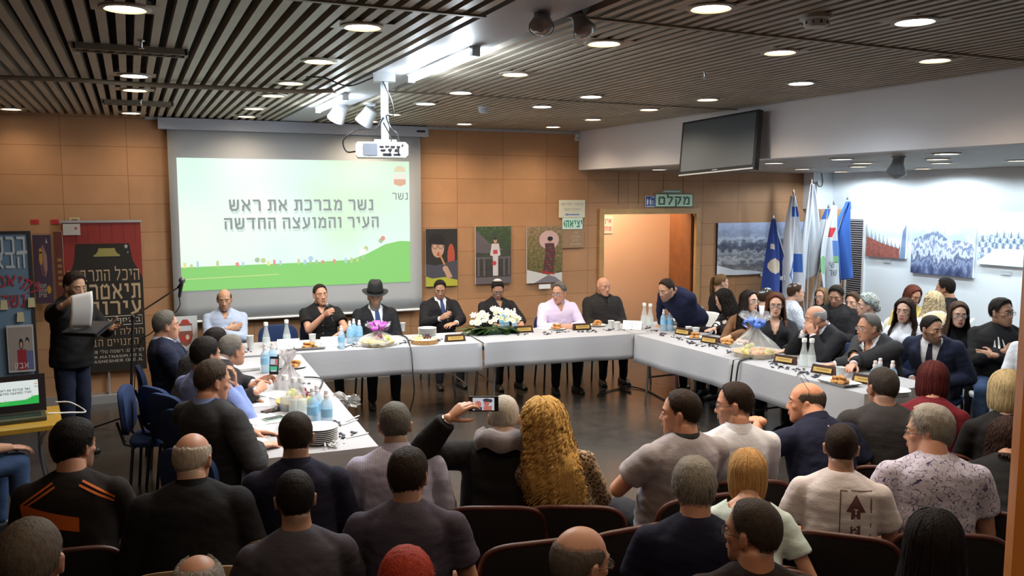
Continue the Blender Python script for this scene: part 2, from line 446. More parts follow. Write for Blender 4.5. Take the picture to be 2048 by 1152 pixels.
# lighting hidden behind the bulkhead that washes the gallery wall
for i, y in enumerate((3.0, 6.1, 9.0)):
    la = bpy.data.lights.new('gallery_wash', 'AREA'); la.shape = 'RECTANGLE'; la.size = 0.12; la.size_y = 2.9
    la.energy = GALLERY_W; la.color = COOL
    o = bpy.data.objects.new('gallery_wash', la); COL.objects.link(o); o.location = (BUX + 0.2, y, LZ - 0.12)
    o.rotation_euler = (0, math.radians(-25), 0)
    t = MB(); t.box((BUX + 0.2, y, LZ - 0.03), (0.1, 2.9, 0.06)); 
    tag(t.build('light_fitting', M_PLAS), ('white batten light above the bulkhead, nearest the audience', 'white batten light above the bulkhead, over the middle of the gallery', 'white batten light above the bulkhead, closest to the flags')[i], 'light', 'hidden gallery lights')
# column by the camera
q = dep(2033, 850, 1.75)
co = struct(MB().box((0.12, 0, 1.6), (0.24, 0.3, 3.2)).build('column', M_COLU)); co.location = (q[0], q[1], 0); co.rotation_euler = (0, 0, -YAW - 0.5)

# ------------------------------------------------------------------ downlights
M_LAMP = {}
def lampmat(c, e):
    k = (c, e)
    if k not in M_LAMP: M_LAMP[k] = mat('lamp_%d' % len(M_LAMP), c, 0.4, emit=e)
    return M_LAMP[k]
_dl = {}
def spot(name, loc, color, energy, parent, size=150, blend=1.0, rot=(0, 0, 0), rad=0.05):
    la = bpy.data.lights.new(name, 'SPOT'); la.energy = energy; la.color = color; la.spot_size = math.radians(size); la.spot_blend = blend; la.shadow_soft_size = rad
    o = bpy.data.objects.new(name, la); COL.objects.link(o); o.parent = parent; o.location = loc; o.rotation_euler = rot; return o
def downlight(px, py, kind, label, z=CZ, low=False):
    p = oz(px, py, z)
    col = {'w': WARM, 'n': NEUT, 'c': COOL}[kind]
    t = thing('downlight', label, 'ceiling light', p, 0, 'downlights of the low ceiling' if low else 'downlights of the slatted ceiling')
    key = (kind, low)
    if key not in _dl:
        tr = MB().lathe([(0.118, 0.0), (0.118, -0.008), (0.095, -0.012), (0.09, 0.0), (0.085, 0.03), (0.118, 0.03)], 24, 0)
        if kind != 'c': tr.box((0, 0, 0.002), (0.3, 0.21, 0.006), 0)
        a = tr.build('trim', mat('fitting', (0.38, 0.34, 0.28), 0.4), t, 40)
        b = MB().lathe([(0.0, -0.008), (0.08, -0.006), (0.088, 0.0), (0.0, 0.004)], 20, 0).build('lens', lampmat(col, 9.0 if kind == 'w' else 14.0), t, 60)
        _dl[key] = (a.data, b.data)
    else:
        for nm, me in zip(('trim', 'lens'), _dl[key]):
            o = bpy.data.objects.new(nm, me); COL.objects.link(o); o.parent = t
    e = LOW_W if low else SPOT_W * {'w': 1.0, 'n': 1.1, 'c': 1.0}[kind] * (.32 if p[0] < .5 else (.75 if p[0] < 1.3 else 1.2))
    spot('lamp_light', (0, 0, -0.02), col, e, t)
ROWS = ['over the audience', 'over the near end of the tables', 'over the table ends', 'over the middle of the hall', 'just past the hall middle', 'over the long table', 'against the back wall']
DLS = [
 (250, 15, 'w', 'round downlight in the dark slats above the air grille, nearest of its column'), (268, 150, 'n', 'round downlight between the air grille and the ceiling conduit'),
 (270, 179, 'w', 'round downlight just beyond the ceiling conduit'), (262, 225, 'w', 'round downlight beside the far air grille, close to the back wall'),
 (22, 217, 'w', 'lone downlight in the slats above the blue welcome board'), (725, 52, 'w', 'first downlight of the column beside the pale ceiling band, large and near'),
 (638, 121, 'w', 'second downlight of the column beside the pale ceiling band'), (582, 165, 'w', 'third downlight of the column beside the pale band, by the conduit'),
 (547, 190, 'w', 'downlight just past the conduit, fourth beside the pale band'), (509, 216, 'w', 'downlight above the projection screen, fifth beside the pale band'),
 (493, 232, 'w', 'small downlight touching the projection screen casing'), (1030, 147, 'w', 'downlight past the long fluorescent tube, on its side of the ribbed ceiling'),
 (1208, 85, 'w', 'downlight next to the two hanging reflector bulbs'), (1422, 14, 'w', 'downlight cut by the picture top, between bulbs and smoke detector'),
 (1560, 103, 'w', 'downlight in the slats between smoke detector and sprinkler'), (1830, 41, 'n', 'bright downlight beside the smoke detector, over the audience'),
 (1870, 119, 'w', 'downlight close to the white beam, third from its far end'), (1602, 165, 'c', 'sparkling white downlight close to the beam above the television'),
 (1182, 192, 'c', 'sparkling white downlight in the middle of the ribbed ceiling'), (921, 184, 'n', 'downlight right of the projector pole, second past the fluorescent tube'),
 (851, 206, 'c', 'sparkling white downlight nearest to the projector pole'), (1084, 212, 'c', 'sparkling white downlight beyond the small ceiling sensor'),
 (1298, 218, 'w', 'warm downlight near the beam, beyond the sprinkler'), (1415, 198, 'w', 'warm downlight near the beam, above the television'),
 (1186, 238, 'w', 'small downlight by the corner of beam and back wall'), (929, 247, 'w', 'small downlight above the picture of a child with food'),
 (1106, 253, 'w', 'small downlight above the paper signs by the doorway'), (784, 228, 'w', 'small downlight behind the projector pole'), (740, 242, 'w', 'small downlight behind the white spotlights'),
]
for a in DLS: downlight(*a)
DL_ADDED = [(9.45, y) for y in (4.6, 6.3, 8.0, 9.4)]  # extra downlights, added to brighten the bulkhead and lower gallery wall
DLL = [(1318, 338, 'c', 'round light above the green shelter sign'), (1548, 325, 'c', 'light of the low ceiling just past the television'), (1683, 317, 'c', 'light of the low ceiling at the beam edge, between television and hanging lamp'),
 (1605, 337, 'n', 'light of the low ceiling above the white corner sensor'), (1725, 325, 'n', 'farther of two close lights left of the hanging lamp'), (1717, 332, 'n', 'light of the low ceiling lowest beside the hanging lamp'),
 (1893, 306, 'c', 'large light at the beam edge right of the hanging lamp'), (1875, 317, 'n', 'thin light behind the large one at the beam edge'), (1882, 325, 'n', 'light of the low ceiling near the bulkhead, right of the hanging lamp'), (2037, 320, 'n', 'light of the low ceiling above the snowy forest picture')]
# the rest of the grid, over the audience and behind the camera
for k, (X_, Y_) in enumerate([(x, y) for x in (.05, 1.15, 2.55, 3.72, 4.85) for y in (2.1, .6, -1.2)]):
    p_ = (X_, Y_, CZ); t = thing('downlight', 'round downlight in the slats above the back rows of the audience', 'ceiling light', p_, 0, 'downlights above the back rows')
    for nm, me in zip(('trim', 'lens'), _dl[('w', False)]): o = bpy.data.objects.new(nm, me); COL.objects.link(o); o.parent = t
    spot('lamp_light', (0, 0, -0.02), WARM, BACK_W, t)
for a in DLL: downlight(*a, z=LZ, low=True)

for k, (x_, y_) in enumerate(DL_ADDED):
    t = thing('downlight', 'added light in the row that brightens the bulkhead, ' + ('nearest the audience', 'second from the audience', 'second from the flags', 'nearest the flags')[k], 'ceiling light', (x_, y_, LZ), 0, 'downlights of the low ceiling')
    for nm, me in zip(('trim', 'lens'), _dl[('n', True)]): o = bpy.data.objects.new(nm, me); COL.objects.link(o); o.parent = t
    spot('lamp_light', (0, 0, -0.02), COOL, LOW_W * 1.0, t, 172, .25)
# fluorescent tubes in the plain band
M_TUBE = mat('tube_glow', (0.86, 0.95, 1.0), 0.4, emit=16)
def tube_lamp(x, y0, y1, label):
    t = thing('fluorescent_lamp', label, 'ceiling light', (x, (y0 + y1) / 2, CZ), 0, 'tubes in the ceiling band'); L = y1 - y0
    MB().tube([(0, -L / 2 + .03, -0.04), (0, L / 2 - .03, -0.04)], 0.02, 12).build('tube', M_TUBE, t, 60)
    for s_ in (-1, 1):
        MB().box((0, s_ * L / 2, -0.03), (0.05, 0.04, 0.06)).build('end_cap', M_ALU, t)
    MB().box((0, 0, -0.006), (0.07, L, 0.012)).build('tray', M_PLAS, t)
    la = bpy.data.lights.new('tube_light', 'AREA'); la.shape = 'RECTANGLE'; la.size = 0.06; la.size_y = L; la.energy = TUBE_W * L; la.color = COOL
    o = bpy.data.objects.new('tube_light', la); COL.objects.link(o); o.parent = t; o.location = (0, 0, -0.065)
    la = bpy.data.lights.new('tube_light', 'POINT'); la.energy = 4.5; la.color = COOL; la.shadow_soft_size = 0.05
    for s_ in (-.5, .5):
        o = bpy.data.objects.new('tube_light', la); COL.objects.link(o); o.parent = t; o.location = (0, s_ * L * .7, -0.13)
a, b = oz(826, 160, CZ - .04), oz(945, 106, CZ - .04)
tube_lamp(1.93, b[1], a[1], 'long lit fluorescent tube in the pale ceiling band before the projector pole')
a, b = oz(640, 222, CZ - .04), oz(716, 208, CZ - .04)
tube_lamp(1.76, b[1] - .4, a[1], 'lit fluorescent tube in the ceiling band behind the white spotlights')

# ------------------------------------------------------------------ other fittings overhead
def spotlamp(px, py, d, label, yaw, tilt, sc, body, bulb, stem, cat='spotlight', g=None):
    """gooseneck spotlight hanging from the ceiling"""
    p = dep(px, py, d); t = thing('spotlight', label, cat, p, 0, g)
    X = rotz(yaw) @ rotx(tilt)
    MB().lathe([(0.03, 0.11), (0.045, 0.1), (0.05, 0.04), (0.058, 0.0), (0.056, -0.01), (0.05, 0.0), (0.0, 0.02)] if not bulb else [(0.022, 0.14), (0.03, 0.13), (0.035, 0.06), (0.062, 0.0), (0.06, -0.006), (0.05, 0.0), (0.0, 0.02)], 24, 0, (0, 0, 0), X * sc).build('lamp_body', body, t, 40)
    if bulb: MB().lathe([(0.0, -0.035), (0.03, -0.03), (0.05, -0.012), (0.058, 0.0), (0.0, 0.01)], 24, 0, (0, 0, 0), X * sc).build('bulb', bulb, t, 60)
    else: MB().lathe([(0.0, 0.0), (0.048, 0.004), (0.0, 0.01)], 20, 0, (0, 0, 0), X * sc).build('lens', mat('spot_lens', (0.6, 0.6, 0.6), 0.2), t, 60)
    top = X @ np.array([0, 0, 0.125 * sc]); zc = stem - p[2]
    MB().tube(smoothpath([top, top + [0, 0, 0.03], (top[0] * .6, top[1] * .6, zc - 0.03), (top[0] * .6, top[1] * .6, zc)]), 0.014 * sc, 8).build('stem', body, t, 60)
    MB().lathe([(0.04 * sc, zc - 0.015), (0.04 * sc, zc)], 16, 0, (top[0] * .6, top[1] * .6, 0)).build('ceiling_rose', body, t, 40)
M_BULB = mat('bulb_off', (0.32, 0.31, 0.31), 0.08, spec=1.0, coat=1.0)
M_FIT = mat('fitting_grey', (0.3, 0.29, 0.29), 0.45)
spotlamp(1083, 54, 4.15, 'unlit reflector bulb hanging over the hall, the one nearer the fluorescent tube', 2.6, 0.5, 1.05, M_FIT, M_BULB, CZ, g='unlit reflector bulbs')
spotlamp(1168, 62, 4.2, 'unlit reflector bulb hanging over the hall, the one by the downlight', -2.6, 0.45, 1.0, M_FIT, M_BULB, CZ, g='unlit reflector bulbs')
M_SPW = mat('spot_white', (0.5, 0.52, 0.54), 0.5)
spotlamp(672, 238, 8.4, 'white cylindrical spotlight, the one further from the projector pole', 0.6, 0.6, 1.5, M_SPW, None, CZ, g='white spotlights by the screen')
spotlamp(727, 245, 8.2, 'white cylindrical spotlight, the one closer to the projector pole', 0.9, 0.65, 1.5, M_SPW, None, CZ, g='white spotlights by the screen')
spotlamp(1792, 346, float(np.dot(ox(1792, 346, 6.5) - _C, _fw)), 'grey dome lamp hanging from the low ceiling before the gallery', 0.3, 0.15, 1.5, mat('dome_grey', (0.3, 0.33, 0.36), 0.3), mat('dome_glass', (0.24, 0.27, 0.3), 0.2, spec=0.8), LZ, cat='lamp')

p = oz(1632, 30, CZ); t = thing('smoke_detector', 'white round smoke detector on the ribbed ceiling', 'smoke detector', p)
MB().lathe([(0.075, 0.0), (0.078, -0.02), (0.062, -0.03), (0.06, -0.05), (0.05, -0.06), (0.0, -0.062)], 24).build('housing', mat('detector_white', (0.5, 0.52, 0.52), 0.5), t, 40)
sm = MB()
for k in range(10): sm.box((0.0595 * math.cos(k * .628), 0.0595 * math.sin(k * .628), -0.041), (0.008, 0.008, 0.016), 0)
sm.build('grille', M_BLACK, t)
for px, py, lb in ((1410, 143, 'small pendent sprinkler head in the ribbed ceiling near the beam'), (282, 80, 'small sprinkler head above the near air grille'), (281, 200, 'small sprinkler head above the far air grille')):
    p = oz(px, py, CZ); t = thing('sprinkler', lb, 'sprinkler', p)
    MB().lathe([(0.02, 0), (0.02, -0.006), (0.008, -0.01), (0.008, -0.03), (0.004, -0.045)], 12).build('body', M_STEEL, t, 40)
    MB().lathe([(0.016, -0.046), (0.016, -0.049)], 12).build('deflector', M_STEEL, t, 40)
p = oz(967, 214, CZ); t = thing('ceiling_sensor', 'small grey sensor on the ceiling near the back wall', 'sensor', p)
MB().lathe([(0.05, 0.0), (0.055, -0.03), (0.04, -0.06), (0.0, -0.065)], 18).build('dome', M_SPW, t, 40); MB().lathe([(0.06, 0), (0.06, -0.012)], 18).build('base', M_PLAS, t, 40)
p = oy(1154, 275, YW - 0.03); t = thing('motion_detector', 'small white motion detector where beam meets back wall', 'sensor', p)
MB().box((0, 0, 0), (0.05, 0.05, 0.09)).build('case', M_PLAS, t); MB().box((0, -0.027, -0.015), (0.036, 0.006, 0.04)).build('lens', mat('lens_pale', (0.5, 0.4, 0.38), 0.3), t)
p = oy(1629, 354, YW - 0.32); t = thing('thermostat_box', 'small white box with hanging cord on the corner above the flags', 'control box', p)
MB().box((0, 0, 0), (0.07, 0.04, 0.15)).build('case', M_PLAS, t)
MB().tube(smoothpath([(.05, 0, -.05), (.08, 0, -.13), (.15, 0, -.14), (.17, 0, -.05), (.13, 0, .1), (.16, 0, .18)]), 0.006, 6).build('cord', M_BLACK, t, 60)
for px, py, w_, lb in ((262, 95, 0.62, 'metal air grille set across the dark slats, the nearer one'), (276, 203, 0.6, 'metal air grille set across the dark slats, the farther one')):
    p = oz(px, py, CZ); t = thing('air_grille', lb, 'air vent', p + [0, 0, -0.015])
    f = MB(); f.box((0, -.06, 0), (w_, 0.02, 0.04)); f.box((0, .06, 0), (w_, 0.02, 0.04)); f.box((-w_ / 2, 0, 0), (0.02, 0.14, 0.04)); f.box((w_ / 2, 0, 0), (0.02, 0.14, 0.04)); f.build('frame', mat('grille', (0.2, 0.17, 0.13), 0.5), t)
    f = MB()
    for k in range(9): f.box((-w_ / 2 + (k + .5) * w_ / 9, 0, 0), (0.006, 0.1, 0.035), 0, rotz(.5))
    f.build('fins', mat('grille_fin', (0.4, 0.36, 0.28), 0.5), t)
# conduit and loose cables to the projector
cp = [oz(0, 155, CZ - .03), oz(150, 160, CZ - .03), oz(300, 170, CZ - .03), oz(450, 176, CZ - .03), oz(600, 183, CZ - .03), oz(665, 181, CZ - .03)]
tag(MB().tube(smoothpath(cp), 0.018, 8).build('conduit', mat('conduit', (0.22, 0.18, 0.13), 0.5), None, 60), 'brown cable conduit running under the slats towards the projector', 'conduit')
# ================================================================== PEOPLE
def to_tris_quads(me):
    n = len(me.vertices); V = np.empty(n * 3, np.float32); me.vertices.foreach_get('co', V)
    k = len(me.polygons); lt = np.empty(k, np.int32); me.polygons.foreach_get('loop_total', lt)
    ls_ = np.empty(k, np.int32); me.polygons.foreach_get('loop_start', ls_)
    li = np.empty(len(me.loops), np.int32); me.loops.foreach_get('vertex_index', li)
    q = lt == 4
    return V.reshape(-1, 3).astype(float), li[ls_[q][:, None] + np.arange(4)]
def remesh(mb, vox, it=3):
    V, F_, MI = mb.arrays()
    o = mesh_obj('tmp', V, F_, MI, [])
    md = o.modifiers.new('r', 'REMESH'); md.mode = 'VOXEL'; md.voxel_size = vox; md.adaptivity = 0
    dg = bpy.context.evaluated_depsgraph_get()
    me = bpy.data.meshes.new_from_object(o.evaluated_get(dg))
    V, Q = to_tris_quads(me)
    om = o.data
    bpy.data.objects.remove(o); bpy.data.meshes.remove(om); bpy.data.meshes.remove(me)
    return relax(V, Q, it), Q
def relax(V, Q, it, lam=0.55):
    if not it: return V
    E_ = np.concatenate([Q[:, [0, 1]], Q[:, [1, 2]], Q[:, [2, 3]], Q[:, [3, 0]]])
    i, j = E_[:, 0], E_[:, 1]; n = len(V)
    cnt = np.bincount(i, minlength=n) + np.bincount(j, minlength=n); cnt = np.maximum(cnt, 1)
    for k in range(it):
        acc = np.stack([np.bincount(i, V[j, a], n) + np.bincount(j, V[i, a], n) for a in range(3)], 1)
        l_ = lam if k % 2 == 0 or it < 4 else lam
        V = V + l_ * (acc / cnt[:, None] - V)
    return V
def normals(V, Q):
    n = np.cross(V[Q[:, 2]] - V[Q[:, 0]], V[Q[:, 3]] - V[Q[:, 1]]); out = np.zeros_like(V)
    for k in range(4):
        for a in range(3): out[:, a] += np.bincount(Q[:, k], n[:, a], len(V))
    return out / np.maximum(np.linalg.norm(out, axis=1), 1e-9)[:, None]
def wobble(P, freq, rs, k=6, sq=(1, 1, 1)):
    out = np.zeros(len(P))
    for _ in range(k):
        d = rs.normal(size=3) * np.array(sq); d /= np.linalg.norm(d) + 1e-6
        out += np.sin(P @ d * freq * rs.uniform(.6, 1.6) * 2 * PI + rs.uniform(0, 6.28))
    return out / k
def limb(mb, pts, rad, n=14, m=0, flat=None):
    """smooth capsule chain; flat=(axis, factor) squeezes"""
    P = [np.asarray(p, float) for p in pts]; r = list(rad)
    a, b = unit(P[0] - P[1]), unit(P[-1] - P[-2])
    Q, q = [], []
    for t in (1.0, .92, .7, .38): Q.append(P[0] + a * r[0] * t); q.append(r[0] * math.sqrt(max(0.0004, 1 - t * t)))
    Q += P; q += r
    for t in (.38, .7, .92, 1.0): Q.append(P[-1] + b * r[-1] * t); q.append(r[-1] * math.sqrt(max(0.0004, 1 - t * t)))
    v, f = tube(Q, q, n); mb.add(v, f, m)
def loft(mb, rings, n=28, m=0, ex=2.2, X=None, off=(0, 0, 0)):
    """rings of (z, y0, rx, ry)"""
    a = np.linspace(0, 2 * PI, n, endpoint=False); c, s_ = np.cos(a), np.sin(a)
    cx, sy = np.sign(c) * np.abs(c) ** (2 / ex), np.sign(s_) * np.abs(s_) ** (2 / ex)
    V = np.concatenate([np.stack([rx * cx, y0 + ry * sy, np.full(n, z)], 1) for z, y0, rx, ry in rings])
    mb.add(V, ring_faces(len(rings), n), m, X, off)

# ---- the head, chin at -0.118, crown at +0.12, face towards +y
def head_template():
    mb = MB()
    mb.ball((0, -.012, .03), (.0755, .097, .091), 0, 28, 18)
    loft(mb, [(-.12, .052, .018, .022), (-.112, .048, .032, .036), (-.098, .036, .045, .052), (-.078, .024, .0545, .064), (-.05, .012, .0615, .075), (-.02, .004, .066, .082), (.02, .0, .0685, .086), (.05, -.004, .066, .084)], 30, 0, 2.3)
    limb(mb, [(0, .084, .016), (0, .093, -.008), (0, .103, -.03)], [.0075, .0085, .0115], 10)
    for s_ in (-1, 1):
        mb.ball((s_ * .0125, .092, -.035), (.0085, .0105, .0075), 0, 10, 8)
        limb(mb, [(s_ * .012, .083, .03), (s_ * .032, .08, .034), (s_ * .05, .064, .026)], [.008, .0085, .008], 8)
        mb.ball((s_ * .044, .056, -.014), (.022, .02, .018), 0, 12, 8)
        mb.ball((s_ * .031, .0675, .0085), (.0165, .0135, .011), 0, 12, 8)
        X = rotz(s_ * .35) @ roty(s_ * .08)
        mb.ball((s_ * .0795, -.012, -.003), (.0085, .0185, .031), 0, 14, 10, X)
        mb.tube([np.array([s_ * .083, -.014, 0]) + X @ np.array([s_ * .003, .0165 * math.cos(t), .028 * math.sin(t)]) for t in np.linspace(-2.0, 2.6, 12)][::-1], .0042, 6)
        mb.ball((s_ * .0765, .0, -.03), (.007, .008, .009), 0, 8, 6)
    limb(mb, [(-.022, .082, -.058), (0, .0905, -.057), (.022, .082, -.058)], [.005, .0075, .005], 8)
    limb(mb, [(-.019, .082, -.0685), (0, .09, -.0695), (.019, .082, -.0685)], [.005, .0075, .005], 8)
    mb.ball((0, .076, -.1), (.02, .014, .015), 0, 12, 8)
    return mb
_hm = head_template()
HV, HQ = remesh(_hm, 0.0048, 2)
HN = normals(HV, HQ)
HF = HV * [.955, 1, .985]; HF[:, 1] = np.where((HV[:, 1] > .086) & (HV[:, 2] > -.047), .086 + (HV[:, 1] - .086) * .66, HV[:, 1])

# ---- hands: wrist at origin, fingers along +y, back of the hand +z, thumb towards -x (a right hand)
def hand_template(curl, spread=0.05, thumb=(.5, .3), tin=0.0):
    mb = MB()
    limb(mb, [(0, -.03, 0), (0, .0, 0)], [.024, .025], 12)
    pal = [(-.004, .0, .0235, .0165), (.03, .0, .031, .0155), (.06, .001, .0385, .0145), (.088, .002, .0395, .0125), (.096, .002, .036, .009)]
    a = np.linspace(0, 2 * PI, 20, endpoint=False)
    V = np.concatenate([np.stack([rx * np.cos(a), np.full(20, y), z0 + rz_ * np.sin(a)], 1) for y, z0, rx, rz_ in pal])
    mb.add(V, ring_faces(len(pal), 20))
    base = [(-.0285, .092, .0), (-.0095, .097, .0015), (.0095, .095, .001), (.028, .086, -.001)]
    lens = [(.041, .025, .02), (.045, .028, .021), (.042, .026, .021), (.033, .02, .018)]
    rads = [.0088, .009, .0086, .0078]
    for k in range(4):
        c = curl[k] if isinstance(curl, (list, tuple)) else curl
        p = np.array(base[k]); ang = -c * .55; sp = (k - 1.5) * spread
        pts = [p - np.array([0, .02, 0]), p]
        for L, cc in zip(lens[k], (0, c * 1.0, c * .75)):
            ang -= cc
            p = p + L * np.array([math.sin(sp) * math.cos(ang), math.cos(sp) * math.cos(ang), math.sin(ang)]); pts.append(p)
        r = rads[k]; limb(mb, pts, [r, r * 1.05, r, r * .92, r * .8], 10)
    t0 = np.array([-.022, .022, -.006]); a1, a2 = thumb
    d1 = unit([-math.sin(a1 + .25), math.cos(a1 + .25), -.35 - tin]); d2 = unit([-math.sin(a1 - a2 + .1), math.cos(a1 - a2 + .1), -.45 - tin]); d3 = unit([-math.sin(a1 - 2 * a2), math.cos(a1 - 2 * a2), -.4 - tin])
    p1 = t0 + d1 * .042; p2 = p1 + d2 * .034; p3 = p2 + d3 * .026
    limb(mb, [t0, p1, p2, p3], [.0145, .0115, .0102, .0088], 10)
    return remesh(mb, 0.0042, 2)
HANDS = {'relax': hand_template([.28, .34, .38, .42]), 'flat': hand_template([.1, .1, .12, .14], .08, (.75, .2)),
         'grip': hand_template([1.05, 1.1, 1.12, 1.15], .02, (.45, .55), .55), 'pinch': hand_template([.62, .78, .9, 1.0], .03, (.3, .3), .5), 'clasp': hand_template([.75, .78, .8, .82], .03, (.6, .5), .2)}
def place_hand(kind, right, wrist, fdir, back, s):
    V, Q = HANDS[kind]; V = V * s
    if not right: V = V * [-1, 1, 1]; Q = Q[:, ::-1]
    y = unit(fdir); z = np.asarray(back, float); z = unit(z - y * np.dot(z, y)); x = np.cross(y, z)
    return V @ np.stack([x, y, z], 1).T + wrist, Q

# ---- materials of people
def skin_mat(tone, stub):
    key = ('skin', tone, stub)
    if key in _M: return _M[key]
    m, nt, b = _new('skin')
    at = N(nt, 'ShaderNodeAttribute'); at.attribute_name = 'stub'
    v = mapped(nt); f = noise(nt, v, 22, 4, .6)
    base = mixc(nt, f, tuple(c * q for c, q in zip(tone, (.93, .86, .84))), tuple(min(1, c * q) for c, q in zip(tone, (1.06, 1.08, 1.08))))
    nt.links.new(mixc(nt, at.outputs['Fac'], base, stub), b.inputs['Base Color'])
    b.inputs['Roughness'].default_value = .48; b.inputs['Specular IOR Level'].default_value = .35
    b.inputs['Subsurface Weight'].default_value = .12; b.inputs['Subsurface Radius'].default_value = (.012, .005, .003); b.inputs['Subsurface Scale'].default_value = .6
    bump(nt, b, noise(nt, v, 180, 2), .06, .002)
    _M[key] = m; return m
def hair_mat(col, streak=.35):
    key = ('hair', col, streak)
    if key in _M: return _M[key]
    m, nt, b = _new('hair')
    v = mapped(nt, 'Object', (1, 1, .22)); f = noise(nt, v, 130, 3, .6); g = noise(nt, mapped(nt), 14, 3)
    hi = tuple(min(1, c * (1 + 1.3 * streak) + .004 * streak) for c in col); lo = tuple(c * (1 - streak) for c in col)
    c = mixc(nt, f, lo, hi)
    nt.links.new(mixc(nt, 1.0, c, ramp(nt, g, [(.3, (.8,) * 3), (.7, (1.1,) * 3)]), 'MULTIPLY'), b.inputs['Base Color'])
    b.inputs['Roughness'].default_value = .62; b.inputs['Specular IOR Level'].default_value = .12
    bump(nt, b, f, .9, .006)
    _M[key] = m; return m
def cloth_mat(name, col, kind='plain', col2=None, rough=.85, fold=1.0):
    key = ('cloth', name)
    if key in _M: return _M[key]
    m, nt, b = _new(name)
    v = mapped(nt); w_ = noise(nt, v, 420, 2)
    big = noise(nt, mapped(nt, 'Object', (5, 5, 9)), 2.6, 4, .6)
    base = mixc(nt, w_, tuple(c * .88 for c in col), tuple(min(1, c * 1.1) for c in col))
    if kind == 'stripe':
        wv = N(nt, 'ShaderNodeTexWave'); wv.wave_type = 'BANDS'; wv.bands_direction = 'X'; wv.inputs['Scale'].default_value = 26; nt.links.new(v, wv.inputs['Vector'])
        base = mixc(nt, ramp(nt, wv.outputs['Fac'], [(.45, (0,) * 3), (.6, (1,) * 3)]), base, col2)
    elif kind == 'leopard':
        vo = N(nt, 'ShaderNodeTexVoronoi'); vo.inputs['Scale'].default_value = 62; nt.links.new(v, vo.inputs['Vector'])
        f = math_(nt, 'ADD', vo.outputs['Distance'], math_(nt, 'MULTIPLY', noise(nt, v, 60, 2), .25))
        base = ramp(nt, f, [(.0, (.26, .14, .05)), (.32, (.3, .16, .06)), (.4, (.014, .01, .008)), (.58, (.02, .014, .01)), (.64, col)])
    elif kind == 'squiggle':
        nz = N(nt, 'ShaderNodeTexNoise'); nz.inputs['Scale'].default_value = 12; nt.links.new(v, nz.inputs['Vector'])
        vo = N(nt, 'ShaderNodeTexVoronoi', feature='DISTANCE_TO_EDGE'); vo.inputs['Scale'].default_value = 42
        nt.links.new(mixc(nt, .06, v, nz.outputs['Color']), vo.inputs['Vector'])
        gap = noise(nt, v, 55, 1)
        f = math_(nt, 'ADD', vo.outputs['Distance'], math_(nt, 'MULTIPLY', ramp(nt, gap, [(.5, (0,) * 3), (.56, (1,) * 3)]), .3))
        base = ramp(nt, f, [(.035, col2), (.06, col)])
    elif kind == 'floral':
        vo = N(nt, 'ShaderNodeTexVoronoi'); vo.inputs['Scale'].default_value = 11; vo.inputs['Randomness'].default_value = 1; nt.links.new(v, vo.inputs['Vector'])
        f = math_(nt, 'ADD', vo.outputs['Distance'], math_(nt, 'MULTIPLY', noise(nt, v, 30, 2), .45))
        base = ramp(nt, f, [(.0, col2), (.55, col2), (.58, col), (1.0, col)])
    elif kind == 'speck':
        base = ramp(nt, noise(nt, v, 60, 2), [(.5, col), (.6, col2)])
    nt.links.new(base, b.inputs['Base Color'])
    b.inputs['Roughness'].default_value = rough; b.inputs['Specular IOR Level'].default_value = .18; b.inputs['Sheen Weight'].default_value = .15 if sum(col) > .3 else 0.0
    bump(nt, b, math_(nt, 'ADD', big, math_(nt, 'MULTIPLY', w_, .06)), .2 * fold, .03)
    _M[key] = m; return m
M_EYEW = mat('eye_white', (.6, .56, .52), .25); M_IRIS = mat('iris', (.02, .012, .008), .12, spec=.8); M_LIP = mat('lips', (.36, .13, .105), .45)
M_SHOE = mat('shoe_black', (.012, .011, .011), .35); M_SHIRT = cloth_mat('white_shirt', (.68, .7, .76)); M_LENS = None
def lens_mat():
    global M_LENS
    if not M_LENS:
        m, nt, b = _new('spectacle_lens'); b.inputs['Base Color'].default_value = (.7, .75, .8, 1); b.inputs['Alpha'].default_value = .14; b.inputs['Roughness'].default_value = .05; M_LENS = m
    return M_LENS
_shoe = {}
def shoe(parent, p, fwd, m, s):
    if 'm' not in _shoe:
        mb = MB()
        limb(mb, [(0, -.055, .045), (0, .03, .045), (0, .12, .03), (0, .165, .026)], [.04, .045, .042, .028], 12); mb.box((0, .05, .012), (.08, .26, .024))
        V, Q = remesh(mb, .011, 3); V[:, 2] = np.maximum(V[:, 2], 0.001); _shoe['m'] = (V, Q)
    V, Q = _shoe['m']; a = math.atan2(-fwd[0], fwd[1])
    mesh_obj('shoe', V * s @ rotz(a).T + [p[0], p[1], max(p[2], 0)], Q, None, m, parent, 180)

# ---- hair
def interp(keys, x): return np.interp(x, [k[0] for k in keys], [k[1] for k in keys])
LINE = {'short': [(0, 43), (26, 45), (44, 56), (58, 74), (74, 97), (92, 91), (104, 108), (135, 124), (180, 128)],
        'high': [(0, 36), (25, 28), (45, 44), (62, 78), (78, 92), (92, 90), (104, 108), (135, 124), (180, 128)],
        'woman': [(0, 46), (30, 54), (50, 72), (70, 92), (90, 100), (110, 112), (180, 126)],
        'full': [(0, 42), (40, 52), (62, 92), (80, 112), (120, 125), (180, 130)]}
TOPL = {None: None, 'crown': [(0, 47), (62, 62), (78, 66), (110, 70), (150, 66), (180, 62)], 'thin': [(0, 34), (60, 34), (70, 40), (100, 46), (180, 38)],
        'ring': [(0, 90), (58, 84), (68, 66), (100, 66), (150, 66), (180, 64)]}
def skull(ph, th, t):
    st, ct = np.sin(th), np.cos(th)
    rz_ = np.where(ct > 0, .091, .118)
    return np.stack([(.0755 + t) * st * np.sin(ph), -.012 + (.097 + t) * st * np.cos(ph), .03 + (rz_ + t) * ct], -1)
